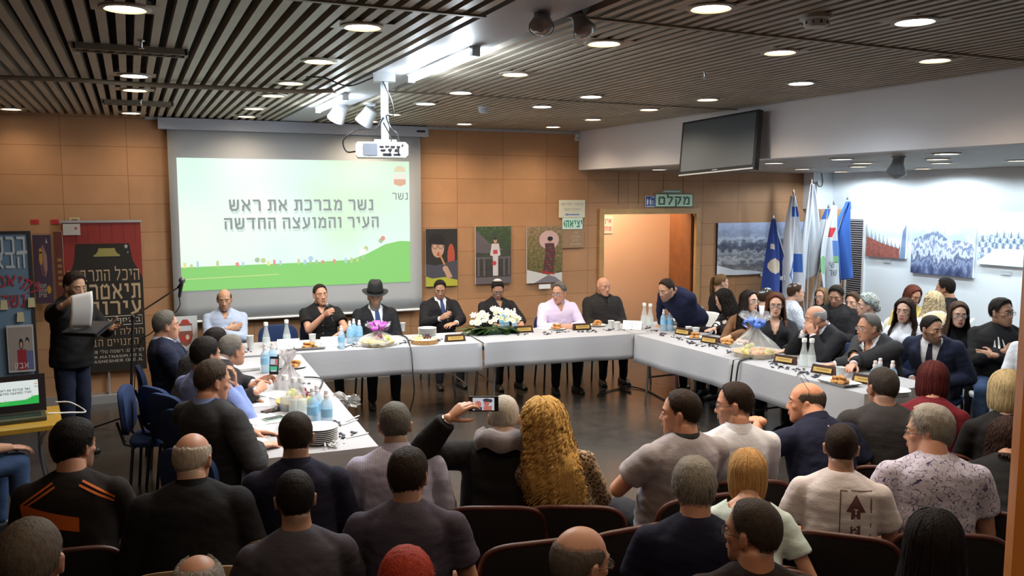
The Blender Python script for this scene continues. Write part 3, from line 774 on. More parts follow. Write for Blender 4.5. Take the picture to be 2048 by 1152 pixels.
def hair_cap(line, top, t, rs, tside=None, rough=.0016):
    nph, nth = 110, 36
    ph = np.linspace(-PI, PI, nph); th1 = np.radians(interp(LINE[line], np.degrees(np.abs(ph)))) + np.sin(ph * 17 + 1) * .012 + rs.normal(size=nph) * .012
    th0 = np.full(nph, .01) if not top else np.minimum(np.radians(interp(TOPL[top], np.degrees(np.abs(ph)))) + rs.normal(size=nph) * .03, th1)
    u = np.linspace(0, 1, nth)[None, :]
    th = th0[:, None] + (th1 - th0)[:, None] * u
    ts = t if tside is None else tside
    tt = ts + (t - ts) * np.clip(np.cos(th) * 1.25, 0, 1)
    edge = np.clip((1 - u) / .17, 0, 1)
    if top: edge = edge * np.clip(u / .12, 0, 1)
    tt = tt * edge ** .6 - .0025 * (1 - edge)
    P = skull(ph[:, None], th, tt)
    d = P.reshape(-1, 3)
    nz = wobble(d, 18, rs, 5) * .9 + wobble(d * [1, 1, .5], 55, rs, 6)
    cdir = d - np.array([0, -.012, .03]); cdir /= np.linalg.norm(cdir, axis=1)[:, None]
    d = d + cdir * (nz * rough * edge.repeat(1, 0) .__mul__(np.ones((nph, 1))).ravel())[:, None]
    Q = grid_faces(nph, nth)
    span = np.repeat((th1 - th0) > .03, nth)
    Q = Q[span[Q].all(1)]
    return d, Q, (ph, th0, th1)
def blades(n, info, L, lift, wd, rs, tb, swirl=.5, top=False, fwd=0.0):
    ph, th0, th1 = info
    p = rs.uniform(-PI, PI, n); a = np.interp(p, ph, th0); b = np.interp(p, ph, th1)
    u = rs.uniform(0.0, .93, n) ** .8; ok = (b - a) > .05
    p, a, b, u = p[ok], a[ok], b[ok], u[ok]; n = len(p)
    th = a + (b - a) * u; dth = L / .1 * rs.uniform(.6, 1.3, n); dp = rs.normal(size=n) * swirl * dth / np.maximum(np.sin(th), .35)
    k = 4; s_ = np.linspace(0, 1, k)[None, :]
    T = th[:, None] + dth[:, None] * s_ * np.cos(0); PH = p[:, None] + dp[:, None] * s_
    lf = tb - .002 + lift * rs.uniform(.3, 1.2, n)[:, None] * s_ * (1.25 - .5 * s_)
    T = np.minimum(T, (b + .05)[:, None])
    C_ = skull(PH, T, lf)
    if fwd: C_[..., 1] += fwd * s_ * np.clip(np.cos(T), 0, 1)
    side = np.stack([np.cos(PH), -np.sin(PH), np.zeros_like(PH)], -1) * (wd * (1 - .75 * s_))[..., None]
    V = np.stack([C_ - side, C_ + side], 2).reshape(-1, 3)
    i = np.arange(n)[:, None] * k * 2 + np.arange(k - 1)[None, :] * 2
    return V, np.stack([i, i + 1, i + 3, i + 2], -1).reshape(-1, 4)
def long_paths(n, dz, rs, phs, grow=1.0, wave=0.0, wl=.09, seg=26, inward=0.0, jit=.35, back=0.0, tb=.012):
    """falling locks in head space, returns n x seg x 3"""
    ph = phs; th0 = rs.uniform(.1, .9, n); s_ = np.linspace(0, 1, seg)[None, :]
    Ls = dz * rs.uniform(.86, 1.03, n)[:, None]
    arc = (PI / 2 - th0)[:, None] * .1; tot = arc + Ls + .03
    d = s_ * tot; on = d < arc
    th = np.where(on, th0[:, None] + d / .1, PI / 2); drop = np.maximum(d - arc, 0)
    rx = np.interp(drop, [0, .1, .22, .4, .7], [.0, .012 * grow, .042 * grow, .06 * grow, .07 * grow])
    ry = np.interp(drop, [0, .1, .22, .4, .7], [.0, .002, .022 * grow, .03 * grow, .03 * grow])
    if inward: rx = rx - inward * np.clip((drop - .05) / .12, 0, 1) ** 2; ry = ry - inward * np.clip((drop - .05) / .12, 0, 1) ** 2
    t = tb + rs.uniform(-.006, .01, n)[:, None] * jit * 2
    P = skull(ph[:, None] + np.zeros_like(d), th, t)
    dirn = np.stack([np.sin(ph), np.cos(ph)], -1)
    P[..., 0] += dirn[:, 0:1] * rx; P[..., 1] += dirn[:, 1:2] * ry - back * np.clip(drop / .3, 0, 1); P[..., 2] -= drop
    if wave:
        a0 = rs.uniform(0, 6.28, n)[:, None]; w_ = wave * np.clip(d / .08, 0, 1) * rs.uniform(.6, 1.25, n)[:, None]; f = 2 * PI / (wl * rs.uniform(.8, 1.3, n)[:, None])
        P[..., 0] += w_ * np.sin(d * f + a0); P[..., 1] += w_ * .8 * np.cos(d * f + a0)
    return P
def ribbons(P, wd, rs, taper=.6):
    n, k, _ = P.shape
    T = np.gradient(P, axis=1); out = P - np.array([0, -.012, 0]); out[..., 2] *= .2
    S_ = np.cross(T, out); S_ /= np.linalg.norm(S_, axis=-1, keepdims=True) + 1e-9
    w_ = wd * (1 - taper * np.linspace(0, 1, k) ** 3)[None, :, None] * rs.uniform(.6, 1.3, n)[:, None, None]
    c = P + .3 * wd * out / (np.linalg.norm(out, axis=-1, keepdims=True) + 1e-9)
    V = np.stack([P - S_ * w_, c, P + S_ * w_], 2).reshape(-1, 3)
    i = (np.arange(n)[:, None] * k + np.arange(k - 1)[None, :])[..., None] * 3 + np.arange(2)
    i = i.reshape(-1)
    return V, np.stack([i, i + 1, i + 4, i + 3], -1)
def make_hair(kind, rs, q, col, length=None):
    """returns list of (V, Q) in head space; q = how fine"""
    out = []
    if kind in ('short', 'buzz', 'crop', 'high', 'thin', 'ring', 'spiky', 'swept'):
        line = 'high' if kind in ('high', 'thin') else 'short'
        top = {'thin': 'thin', 'ring': 'ring'}.get(kind)
        t, ts = {'short': (.021, .012), 'buzz': (.006, .004), 'crop': (.0125, .006), 'high': (.016, .009), 'thin': (.007, .008), 'ring': (.004, .006), 'spiky': (.022, .01), 'swept': (.026, .012)}[kind]
        V, Q, inf = hair_cap(line, top, t, rs, ts, .0012 if kind in ('buzz', 'ring', 'crop') else .002)
        out.append((V, Q))
        nb = int({'buzz': 0, 'ring': 500, 'crop': 1500, 'thin': 900}.get(kind, 2200) * q)
        if nb: out.append(blades(nb, inf, {'crop': .02, 'ring': .014, 'spiky': .035, 'swept': .05, 'thin': .02}.get(kind, .026), {'spiky': .018, 'crop': .0055, 'ring': .004, 'thin': .004}.get(kind, .009), .0019, rs, ts * .9, .45))
    elif kind in ('long', 'curly', 'bob', 'wavy', 'big'):
        dz = length or .3
        V, Q, inf = hair_cap('woman', None, .018, rs, .014, .002); out.append((V, Q))
        f0 = {'bob': 62, 'big': 40}.get(kind, 66)
        grow = {'curly': .85, 'bob': .35, 'big': 1.25}.get(kind, .75)
        wv, wl = {'curly': (.017, .07), 'wavy': (.007, .1), 'big': (.012, .08)}.get(kind, (.0015, .2))
        inw = .035 if kind == 'bob' else 0
        # the solid mass under the locks
        ncol = 60; phs = np.radians(np.linspace(f0, 360 - f0, ncol))
        rr = np.random.RandomState(3)
        B = long_paths(ncol, dz * .95, rr, phs, grow, 0, 1, 22, inw, 0.0, 0, .004); 
        B2 = B * [.8, .86, 1]
        for b_ in (B,): out.append((b_.reshape(-1, 3), grid_faces(ncol, 22)))
        n = int({'curly': 620, 'bob': 620, 'big': 520}.get(kind, 520) * max(q, .35))
        phs = np.radians(rs.uniform(f0 - 6, 366 - f0, n)); P = long_paths(n, dz, rs, phs, grow, wv, wl, 44 if wv > .005 else 20, inw, .8 if kind in ('curly', 'big') else .4, 0, .014 if kind != 'curly' else .02)
        out.append(ribbons(P, .0058 if kind == 'curly' else (.0042 if kind == 'big' else .0034), rs))
    elif kind == 'ponytail':
        V, Q, inf = hair_cap('woman', None, .01, rs, .008, .0015); out.append((V, Q)); out.append(blades(int(700 * q), inf, .04, .002, .0014, rs, .007, .2))
        n = 160; a = rs.uniform(0, 2 * PI, n); r = .03 * np.sqrt(rs.uniform(0, 1, n)); s_ = np.linspace(0, 1, 20)[None, :]; L = (length or .3)
        cx = np.interp(s_, [0, .15, .4, 1], [0, 0, 0, 0]); cy = np.interp(s_, [0, .12, .3, 1], [-.095, -.13, -.14, -.13]); cz = np.interp(s_, [0, .1, .3, 1], [.07, .085, .02, .07 - L])
        w_ = np.interp(s_, [0, .12, .5, 1], [.45, .6, 1.2, .6])
        P = np.stack([cx + (np.cos(a) * r)[:, None] * w_, cy + (np.sin(a) * r)[:, None] * w_, cz - .02 * rs.uniform(0, 1, n)[:, None] * s_], -1)
        out.append(ribbons(P, .004, rs))
    return out

# ---- torso sections and the rest of the figure
def torso_rings(fem, fat, off=0.0):
    if fem: R_ = [(.47, .0, .165, .125), (.56, .0, .176, .13), (.64, .0, .158, .115), (.74, .0, .134, .1), (.84, .002, .142, .105), (.93, .0, .155, .108), (1.0, -.006, .148, .098), (1.035, -.012, .115, .082), (1.07, -.016, .075, .065), (1.105, -.016, .054, .054)]
    else: R_ = [(.47, .0, .165, .125), (.56, .0, .172, .13), (.66, .004, .162, .122), (.76, .006, .16, .12), (.86, .006, .168, .124), (.95, .0, .18, .124), (1.0, -.006, .17, .112), (1.035, -.012, .13, .094), (1.075, -.016, .085, .073), (1.11, -.016, .06, .058)]
    out = []
    for z, y, rx, ry in R_:
        k = np.interp(z, [.47, .7, .95, 1.08], [.8, 1, .45, .1])
        out.append((z, y + fat * k * .035, rx * (1 + .17 * fat * k) + off, ry * (1 + .34 * fat * k) + off))
    return out
UP, FO = .285, .255
def ik(S_, W, hint, a=UP, b=FO):
    d = W - S_; L = np.linalg.norm(d); m_ = (a + b) * .995
    if L > m_: W = S_ + d / L * m_; d = W - S_; L = m_
    L = max(L, abs(a - b) + .02); e = unit(d)
    x = (a * a - b * b + L * L) / (2 * L); h = math.sqrt(max(0, a * a - x * x))
    hh = np.asarray(hint, float); hh = hh - e * np.dot(hh, e)
    return S_ + e * x + unit(hh) * h, W
PRE = {  # wrist, elbow hint, finger direction, back of hand, hand shape (for the right side; x mirrors)
 'lap': ((.13, .30, .66), (.6, -.5, -.6), (-.35, 1, -.1), (.1, .1, 1), 'relax'),
 'thigh': ((.16, .36, .66), (.6, -.5, -.6), (-.1, 1, -.25), (.2, .1, 1), 'relax'),
 'table': ((.17, .40, .80), (.7, -.4, -.6), (-.45, 1, -.05), (0, .05, 1), 'flat'),
 'tablein': ((.09, .40, .80), (.8, -.3, -.5), (-1, .55, -.05), (.25, .2, 1), 'relax'),
 'clasp': ((.075, .40, .81), (.8, -.3, -.5), (-1, .7, .05), (.6, .5, .6), 'clasp'),
 'crossR': ((-.03, .205, .875), (.8, .1, -.75), (-1, -.4, .15), (-.3, 1, .1), 'relax'),
 'crossL': ((-.05, .235, .84), (.8, .1, -.75), (-1, -.45, -.05), (-.3, 1, .2), 'relax'),
 'side': ((.25, .06, .62), (.5, -.6, 0), (0, .2, -1), (1, .1, 0), 'relax'),
}
PEOPLE = []
def person(px, py, label, yaw, s=1.0, stand=False, zc=None, lean=8, tilt=0, turn=0, head=(0, 0, 0), skin=(.52, .31, .22), hair=('short', (.02, .014, .01)), beard=None, stub=0.0, glasses=None,
           fem=False, fat=0.3, top=None, over=None, tie=None, sleeve='long', collar=None, arms=('lap', 'lap'), legs=(.02, .02, .025), fine=1.0, hatf=None, group=None, hs=1.0, neck=0.0, vee=.055, vz=.80, cuff=True, watch=False, hood=None, extra=None, legpose=None, chair=None, brow=None, shoulders=1.0, hide_legs=False, at=None):
    """px, py: where the middle of the head stands in the picture; yaw 0 looks at the back wall, 90 to the left"""
    rs = np.random.RandomState(int(px * 7 + py) % 9999)
    lift = .385 if stand else 0.0
    pel = np.array([0, 0, .56])
    RT = rotz(math.radians(turn)) @ roty(math.radians(tilt)) @ rotx(-math.radians(lean))
    def T(p): return (np.asarray(p, float) - pel) @ RT.T + pel + [0, 0, lift]
    hl = T((0, .03 + neck, 1.225 - abs(neck) * .4 - (.0 if fem else .02) - .024 * min(fat, 1)))
    RH = rotz(math.radians(head[0])) @ rotx(math.radians(head[1])) @ roty(math.radians(head[2]))
    hc = hl + RH @ np.array([0, .012, .0])
    if at:
        W0 = {'y': oy, 'x': ox, 'd': dep}[at[0]](px, py, at[1])
        if hc[2] * s < W0[2] and lean < 4: s = min(1.12, W0[2] / hc[2])
        lo, hi = -5.0, 66.0 if stand else 40.0
        for _ in range(24):
            lean = (lo + hi) / 2; RT = rotz(math.radians(turn)) @ roty(math.radians(tilt)) @ rotx(-math.radians(lean))
            hc = T((0, .03 + neck, 1.225 - abs(neck) * .4 - (.0 if fem else .02) - .024 * min(fat, 1))) + RH @ np.array([0, .012, .0])
            if hc[2] * s > W0[2]: lo = lean
            else: hi = lean
    z = hc[2] * s if zc is None else zc
    W0 = oz(px, py, z); A = math.radians(yaw); RZ = rotz(A)
    root = W0 - RZ @ (hc * s); root[2] = 0.0 if zc is None else zc - hc[2] * s
    def loc(p): return (RZ.T @ (np.asarray(p, float) - root)) / s
    # ---- arms
    sw = (.163 if fem else .185) * shoulders
    AR = []
    for sd, spec in zip((1, -1), arms):
        if isinstance(spec, str): spec = dict(p=spec)
        spec = dict(spec)
        if 'p' in spec:
            w_, h_, f_, b_, k_ = PRE[spec['p']]
            mir = np.array([sd, 1, 1])
            w_ = np.array(w_) * mir; h_ = np.array(h_) * mir; f_ = np.array(f_) * mir; b_ = np.array(b_) * mir
            if spec['p'].startswith('cross'): w_ = T(w_); f_ = RT @ f_; b_ = RT @ b_
            elif spec['p'] == 'side': w_ = w_ + [0, 0, lift]
            elif spec['p'].startswith('table') or spec['p'] == 'clasp': w_[2] = (.765 + .022) / s if stand is False else w_[2]
        else: w_, h_, f_, b_, k_ = (0, .3, .8), (sd * .6, -.4, -.6), (0, 1, 0), (0, 0, 1), 'relax'
        if 'w' in spec: w_ = loc(spec['w'])
        if 'l' in spec: w_ = np.array(spec['l'], float)
        h_ = spec.get('h', h_); f_ = spec.get('f', f_); b_ = spec.get('b', b_); k_ = spec.get('k', k_)
        if 'fw' in spec: f_ = RZ.T @ np.array(spec['fw'], float)
        if 'bw' in spec: b_ = RZ.T @ np.array(spec['bw'], float)
        S_ = T((sd * sw, -.014, .985)); E_, W_ = ik(S_, np.asarray(w_, float), h_)
        AR.append((S_, E_, W_, unit(f_), b_, k_))
    # ---- body: head, neck, chest, arms in one surface
    mb = MB()
    mb.add(((HF if fem else HV) * hs) @ RH.T + hc, HQ)
    limb(mb, [T((0, -.022, 1.04)), T((0, -.006, 1.13)), hc + RH @ np.array([0, -.022, -.05])], [.072, .06, .06] if not fem else [.06, .048, .051], 18)
    core = torso_rings(fem, fat, -.012)
    b2 = MB(); loft(b2, core[4:], 24); v, f, _ = b2.arrays(); mb.add(T(v), f)
    for sd, (S_, E_, W_, *_r) in zip((1, -1), AR):
        k = .88 if fem else 1.0 + .12 * fat
        limb(mb, [T((sd * .035, -.016, 1.07)), T((sd * sw * .82, -.014, .992))], [.034, .036])
        limb(mb, [S_, S_ + (E_ - S_) * .45, E_], [.037, .042 * k, .039 * k])
        limb(mb, [E_, E_ + (W_ - E_) * .3, W_], [.039 * k, .04 * k, .0265 * k])
    V, Q = remesh(mb, .0064 if fine >= 1 else .0072, 2)
    hv = (V - hc) @ RH / hs
    at = np.zeros(len(V))
    hk, hcol = (hair[0], hair[1]) if hair else (None, (.03, .02, .015))
    scol = tuple(hcol)
    if stub or beard:
        x, y, z_ = hv.T
        m_ = (y > -.005) & (z_ < .0) & (((np.abs(x) > .04) & (z_ < -.022 + .5 * (np.abs(x) - .05))) | (z_ < -.046)) & ~((np.abs(x) < .022) & (z_ > -.073) & (z_ < -.054)) & ~((y > .094) & (z_ > -.05) & (np.abs(x) < .02)) & (z_ > -.135)
        at = np.where(m_, stub if stub else .6, at)
    if hk in ('buzz', 'crop', 'short', 'ring', 'thin', 'high', 'shaved'):
        d = hv - [0, -.012, .03]; th = np.degrees(np.arctan2(np.hypot(d[:, 0] / .0755, d[:, 1] / .097), d[:, 2] / np.where(d[:, 2] > 0, .091, .118))); phd = np.degrees(np.abs(np.arctan2(d[:, 0], d[:, 1])))
        ln = interp(LINE['short'], phd) + 4; on = (th < ln) & (np.abs(hv[:, 0]) < .079)
        amt = {'shaved': .3, 'ring': .55}.get(hk, .6)
        if hk in ('ring', 'thin'): on &= th > interp(TOPL[hk], phd) - 4
        at = np.where(on, np.maximum(at, amt * np.clip((ln - th) / 6, 0, 1)), at)
    parts = [(V, Q, 0)]
    for sd, (S_, E_, W_, f_, b_, k_) in zip((1, -1), AR):
        hv2, hq = place_hand(k_, sd > 0, W_, f_, b_, .93 if fem else 1.03); parts.append((hv2, hq, 0))
    fm = MB()
    dark = brow or tuple(c * .7 for c in hcol)
    for sd in (-1, 1):
        v, f = ball((.0125, .0115, .0118), 12, 9); fm.add(v + [sd * .031, .0725, .0035], f, 1)
        v, f = ball((.0058, .003, .0058), 10, 7); fm.add(v + [sd * .031, .0832, .003], f, 2)
        v, f = ball((.0145, .0122, .0075), 12, 8); fm.add(v + [sd * .031, .0735, .0105], f, 0)
        limb(fm, [(sd * .0135, .0895, .0265), (sd * .03, .0885, .0315), (sd * .047, .075, .028)], [.003, .0036, .002], 6, 3)
    lk = 1.25 if fem else 1.0; v, f = ball((.022, .006, .0042 * lk), 14, 7); fm.add(v + [0, .0915, -.0585], f, 4)
    v, f = ball((.019, .006, .005), 14, 7); fm.add(v + [0, .0915, -.0685], f, 4)
    fv, ff, fmi = fm.arrays()
    allV = np.concatenate([p[0] for p in parts] + [(fv * hs) @ RH.T + hc]); Fs, Ms, n = [], [], 0
    for p in parts: Fs.append(p[1] + n); Ms.append(np.full(len(p[1]), p[2])); n += len(p[0])
    Fs += [q + n for q in ff]; Ms += fmi
    sk = skin_mat(tuple(skin), tuple(min(1, c * 1.0 + .01) for c in (scol if beard is None else beard[1])))
    o = mesh_obj('person', allV * s, Fs, Ms, [sk, M_EYEW, M_IRIS, mat('brow_%.3f_%.3f' % (dark[0], dark[2]), dark, .7), mat('lips_rose', (.36, .09, .085), .4) if fem else M_LIP], None, 180)
    a_ = o.data.attributes.new('stub', 'FLOAT', 'POINT'); full = np.zeros(len(allV), np.float32); full[:len(at)] = at; a_.data.foreach_set('value', full)
    o.location = tuple(root); o.rotation_euler = (0, 0, A)
    tag(o, label, 'person', group)
    def part(name, V_, Q_, m, mi=None, sm=180, par=o): return mesh_obj(name, np.asarray(V_) * s, Q_, mi, m, par, sm)
    # ---- hair
    if hair and hk not in (None, 'bald', 'shaved'):
        hp = make_hair(hk, rs, fine, hcol, hair[2] if len(hair) > 2 else None)
        hV, hF, n = [], [], 0
        for v, q in hp: hV.append(v); hF.append(q + n); n += len(v)
        HP = (np.concatenate(hV) * hs) @ RH.T + hc
        if hk in ('long', 'curly', 'wavy', 'big', 'bob'):
            Lh = (HP - [0, 0, lift] - pel) @ RT + pel; tr_ = torso_rings(fem, fat, .034); zz = [q_[0] for q_ in tr_]
            y0_ = np.interp(Lh[:, 2], zz, [q_[1] for q_ in tr_]); rx_ = np.interp(Lh[:, 2], zz, [q_[2] for q_ in tr_]) + .012; ry_ = np.interp(Lh[:, 2], zz, [q_[3] for q_ in tr_])
            rr_ = np.sqrt((Lh[:, 0] / rx_) ** 2 + ((Lh[:, 1] - y0_) / ry_) ** 2); ins = (rr_ < 1.0) & (Lh[:, 2] < 1.06); dpt = np.where(ins, rr_, 1.0)
            sg_ = np.where(Lh[:, 1] > y0_ + .02, 1.0, -1.0); yt = y0_ + sg_ * ry_ * np.sqrt(np.clip(1 - (Lh[:, 0] / rx_) ** 2, 0.02, 1)) * (1.0 + .06 * (1 - dpt)) 
            Lh[:, 1] = np.where(ins, yt + sg_ * .012 * (rs.rand(len(Lh)) if False else (np.abs(Lh[:, 0]) * 7 % 1)), Lh[:, 1]); HP = (Lh - pel) @ RT.T + pel + [0, 0, lift]
        ho = part('hair', HP, hF, hair_mat(tuple(hcol)), [np.zeros(len(q), int) for q in hF])
    if beard:
        x, y, z_ = HV.T; t = beard[0]
        m_ = (y > .0) & (((np.abs(x) > .038) & (np.abs(x) < .072) & (z_ < -.012 + .6 * (np.abs(x) - .05))) | (z_ < -.046)) & ~((np.abs(x) < .021) & (z_ > -.073) & (z_ < -.055)) & ~((y > .096) & (z_ > -.05) & (np.abs(x) < .02))
        q = HQ[m_[HQ].all(1)]; g = np.clip((-.045 - z_) / .06, 0, 1)
        BV = HV + HN * (.003 + .004 * wobble(HV, 40, rs)[:, None] * .4) + (g * t)[:, None] * np.array([0, .35, -1.0])
        us = np.unique(q); mp = np.zeros(len(HV), int); mp[us] = np.arange(len(us))
        part('beard', (BV[us] * hs) @ RH.T + hc, mp[q], hair_mat(tuple(beard[1]), .3))
    if glasses:
        g = MB(); gm = mat('glasses_%s' % glasses, {'black': (.012, .012, .014), 'thin': (.1, .09, .085), 'brown': (.06, .03, .015)}[glasses], .3, .3 if glasses == 'thin' else 0)
        up = np.array([0, 0, .0])
        for sd in (-1, 1):
            pts = [(sd * .032 + .0225 * math.copysign(abs(math.cos(t)) ** .75, math.cos(t)), .0955 - .1 * abs(sd * .032 + .02 * math.cos(t) - 0) ** 1.6, .002 + .0155 * math.copysign(abs(math.sin(t)) ** .75, math.sin(t))) for t in np.linspace(0, 2 * PI, 19)]
            g.tube(pts, .0016 if glasses != 'thin' else .0011, 5)
            g.tube([(sd * .056, .09, .006), (sd * .077, .06, .008), (sd * .083, -.005, .01), (sd * .082, -.02, -.006)], .0016, 5)
        g.tube([(-.0105, .097, .004), (0, .1, .006), (.0105, .097, .004)], .0014, 5)
        v, f, mi = g.arrays()
        if extra == 'glasses_up': v = v @ rotx(1.0).T + [0, -.015, .085]; v[:, 2] = v[:, 2] * 1.02; v[:, 0] *= 1.03
        go = part('glasses', (v * hs) @ RH.T + hc, f, gm, mi)
        if fine >= 1 and extra != 'glasses_up':
            for sd in (-1, 1):
                lv = MB(); lv.ball((sd * .032, .0935, .002), (.021, .0008, .0145), 0, 14, 8)
                v, f, mi = lv.arrays(); part('lens', (v * hs) @ RH.T + hc, f, lens_mat(), mi, 180, go)
    # ---- clothing
    def garment(rings0, sl, off, vox, neck_r, cut=None, it=3, wr=.0048, extra_r=None, low=.45, bust=True):
        g = MB(); rg = [r for r in torso_rings(fem, fat, off) if r[0] >= low]
        rg[-1] = (rg[-1][0] - .01, rg[-1][1], neck_r, neck_r * .95)
        b_ = MB(); loft(b_, rg, 32)
        if fem and bust:
            for sd in (-1, 1): b_.ball((sd * .068, .075 + fat * .02, .925), (.068 + off, .062 + off, .066 + off), 0, 14, 10)
        v, f, _ = b_.arrays(); g.add(T(v), f)
        for sd, (S_, E_, W_, *_r) in zip((1, -1), AR):
            k = .9 if fem else 1.0 + .14 * fat
            limb(g, [T((sd * .04, -.016, 1.064)), T((sd * sw * .86, -.014, .99))], [.04 + off * .8, .046 + off])
            if sl == 'none': continue
            if sl == 'short':
                M_ = S_ + (E_ - S_) * .62; u_ = unit(E_ - S_)
                limb(g, [S_, S_ + u_ * .05], [.05 * k + off, .051 * k + off]); v, f = tube([S_, S_ + u_ * .03, M_ - u_ * .01, M_], [.04, .052 * k + off, .054 * k + off * 1.5, .05 * k + off * 1.5], 18); g.add(v, f)
            else:
                u_ = unit(W_ - E_); Wc = W_ - u_ * (.012 if sl == 'long' else .11)
                limb(g, [S_, S_ + (E_ - S_) * .5, E_], [.052 * k + off, .048 * k + off, .042 * k + off])
                v, f = tube([E_ - u_ * .02, E_ + (Wc - E_) * .35, Wc - u_ * .02, Wc], [.04 * k + off, .043 * k + off, .032 * k + off * .9, .031 * k + off * .9], 18); g.add(v, f)
        V_, Q_ = remesh(g, vox, it)
        Nn = normals(V_, Q_); L_ = (V_ - [0, 0, lift] - pel) @ RT + pel
        wv = wobble(L_, 7, rs, 6, (1, 1, 2.2)) * 1.2 + wobble(L_, 16, rs, 5, (1, 1, 2.5)) * .6
        fold = np.interp(L_[:, 2], [.5, .75, .98, 1.08], [1.3, 1.2, .7, .15])
        V_ = V_ + Nn * (wv * wr * fold)[:, None]
        return V_, Q_, L_
    vt = .0105
    outer = None
    ov = over is not None
    if top is not None:
        V_, Q_, L_ = garment(None, sleeve if not ov else 'long', .012 if not ov else .009, vt, .068 if not fem else .06)
        if collar == 'scoop':
            keep = ~((L_[:, 2] > .985) & (np.abs(L_[:, 0]) < .1) & (L_[:, 2] > .985 + .5 * np.abs(L_[:, 0]))); Q_ = Q_[keep[Q_].all(1)]
        if collar in ('shirt', 'polo') and not tie:
            keep = ~((L_[:, 1] > 0) & (np.abs(L_[:, 0]) < (L_[:, 2] - .975) * .5) & (np.abs(L_[:, 0]) < .06)); Q_ = Q_[keep[Q_].all(1)]
        if collar == 'vneck':
            keep = ~((L_[:, 1] > 0) & (np.abs(L_[:, 0]) < (L_[:, 2] - .9) * .42)); Q_ = Q_[keep[Q_].all(1)]
        if collar == 'bare':
            keep = ~((L_[:, 2] > .99 + .0 * L_[:, 0]) & (L_[:, 0] > -.4)); Q_ = Q_[keep[Q_].all(1)]
        nm = {'tee': 't_shirt', 'sweat': 'sweatshirt', 'dress': 'blouse'}.get(collar, 'shirt' if not fem else 'blouse')
        so = part(nm, V_, Q_, top)
        outer = (L_, Q_, so)
        bvh = BVHTree.FromPolygons([tuple(p) for p in L_], [tuple(int(k) for k in q) for q in Q_]) if collar in ('shirt', 'polo', 'cleric') and not ov else None
        if collar in ('shirt', 'polo', 'cleric', 'mandarin'):
            c = MB(); gap = {'cleric': 0.0}.get(collar, .34); a = np.linspace(PI / 2 + gap, PI / 2 + 2 * PI - gap, 26); hgt = .04 if collar != 'polo' else .034
            r0, r1 = (.066, .0625) if not fem else (.057, .054)
            y0 = -.013
            for ra, rb, za, zb in ((r0 + .006, r1 + .006, 1.066, 1.066 + hgt), (r1 + .006, r0 + .02, 1.066 + hgt, 1.056)):
                dz = .016 * (1 - np.sin(a)) * .5
                p0 = np.stack([ra * np.cos(a), y0 + ra * np.sin(a) * 1.04, za + dz - .018 * np.clip(np.sin(a), 0, 1)], 1); p1 = np.stack([rb * np.cos(a), y0 + rb * np.sin(a) * 1.04, zb + dz - (.018 * np.clip(np.sin(a), 0, 1) if zb > 1.08 else .04 * np.clip(np.sin(a), 0, 1) ** 3)], 1)
                c.add(np.concatenate([p0, p1]), grid_faces(2, 26), 0)
            v, f, mi = c.arrays(); part('collar', T(v), f, M_BLACK if collar == 'cleric' else top, mi, 180, so)
            if collar == 'cleric':
                tb = MB(); tb.box((0, .056, 1.085), (.034, .006, .026), 0); v, f, mi = tb.arrays(); part('collar_tab', T(v), f, M_SHIRT, mi, None, so)
            if bvh and fine >= 1 or (bvh and yaw > 90):
                bm_ = MB()
                for zz in (1.02, .93, .84, .75):
                    h = bvh.ray_cast(Vector((0, .5, zz)), Vector((0, -1, 0)))
                    if h[0]: bm_.ball((0, h[0][1] + .001, zz), (.0055, .003, .0055), 0, 8, 6)
                if bm_.n: v, f, mi = bm_.arrays(); part('buttons', T(v), f, mat('button', (.5, .5, .5), .3), mi, 180, so)
    if ov:
        V_, Q_, L_ = garment(None, 'long', .024, vt, .078 if not fem else .068, it=3, wr=.004)
        hw = lambda z_: np.clip((z_ - vz) / (1.075 - vz), 0, 1) * vee + .004
        bvh = BVHTree.FromPolygons([tuple(p) for p in L_], [tuple(int(k) for k in q) for q in Q_])
        tr_ = torso_rings(fem, fat, .03); yf_ = np.interp(L_[:, 2], [q_[0] for q_ in tr_], [q_[1] + q_[3] for q_ in tr_])
        keep = ~((L_[:, 1] > .0) & (L_[:, 1] < yf_ + (.075 if fem else .02)) & (L_[:, 2] > vz) & (np.abs(L_[:, 0]) < hw(L_[:, 2])))
        keep &= ~((L_[:, 2] > 1.062) & (L_[:, 1] > .0) & (np.abs(L_[:, 0]) < .075))
        Q_ = Q_[keep[Q_].all(1)]
        jo = part('jacket', V_, Q_, over)
        outer = (L_, Q_, jo)
        lp = MB(); zs = np.linspace(vz - .01, 1.055, 9)
        for sd in (-1, 1):
            rows = []
            for z_ in zs:
                t = (z_ - zs[0]) / (zs[-1] - zs[0]); wd = .012 + .055 * t if t < .72 else (.052 if t < .8 else .03)
                row = []
                for e in (0, .5, 1):
                    x = sd * (hw(z_) - .003 + e * wd); h = bvh.ray_cast(Vector((x, .5, z_ - .01 * e)), Vector((0, -1, 0))); row.append((x, (h[0][1] if h[0] else .05) + .006 + .003 * (1 - e), z_ - .01 * e))
                rows.append(row)
            A_ = np.array(rows).reshape(-1, 3); lp.add(A_, grid_faces(len(zs), 3))
        v, f, mi = lp.arrays(); part('lapels', T(v), f, over, mi, 180, jo)
        cl = MB(); a = np.linspace(PI / 2 + .75, PI / 2 + 2 * PI - .75, 22); r0 = .071 if not fem else .062
        p0 = np.stack([(r0) * np.cos(a), -.014 + r0 * np.sin(a), 1.085 + .014 * (1 - np.sin(a)) * .5 - .01 * np.clip(np.sin(a), 0, 1)], 1); p1 = p0 * [1.28, 1.25, 1] - [0, 0, .036]
        cl.add(np.concatenate([p0, p1]), grid_faces(2, 22)); v, f, mi = cl.arrays(); part('jacket_collar', T(v), f, over, mi, 180, jo)
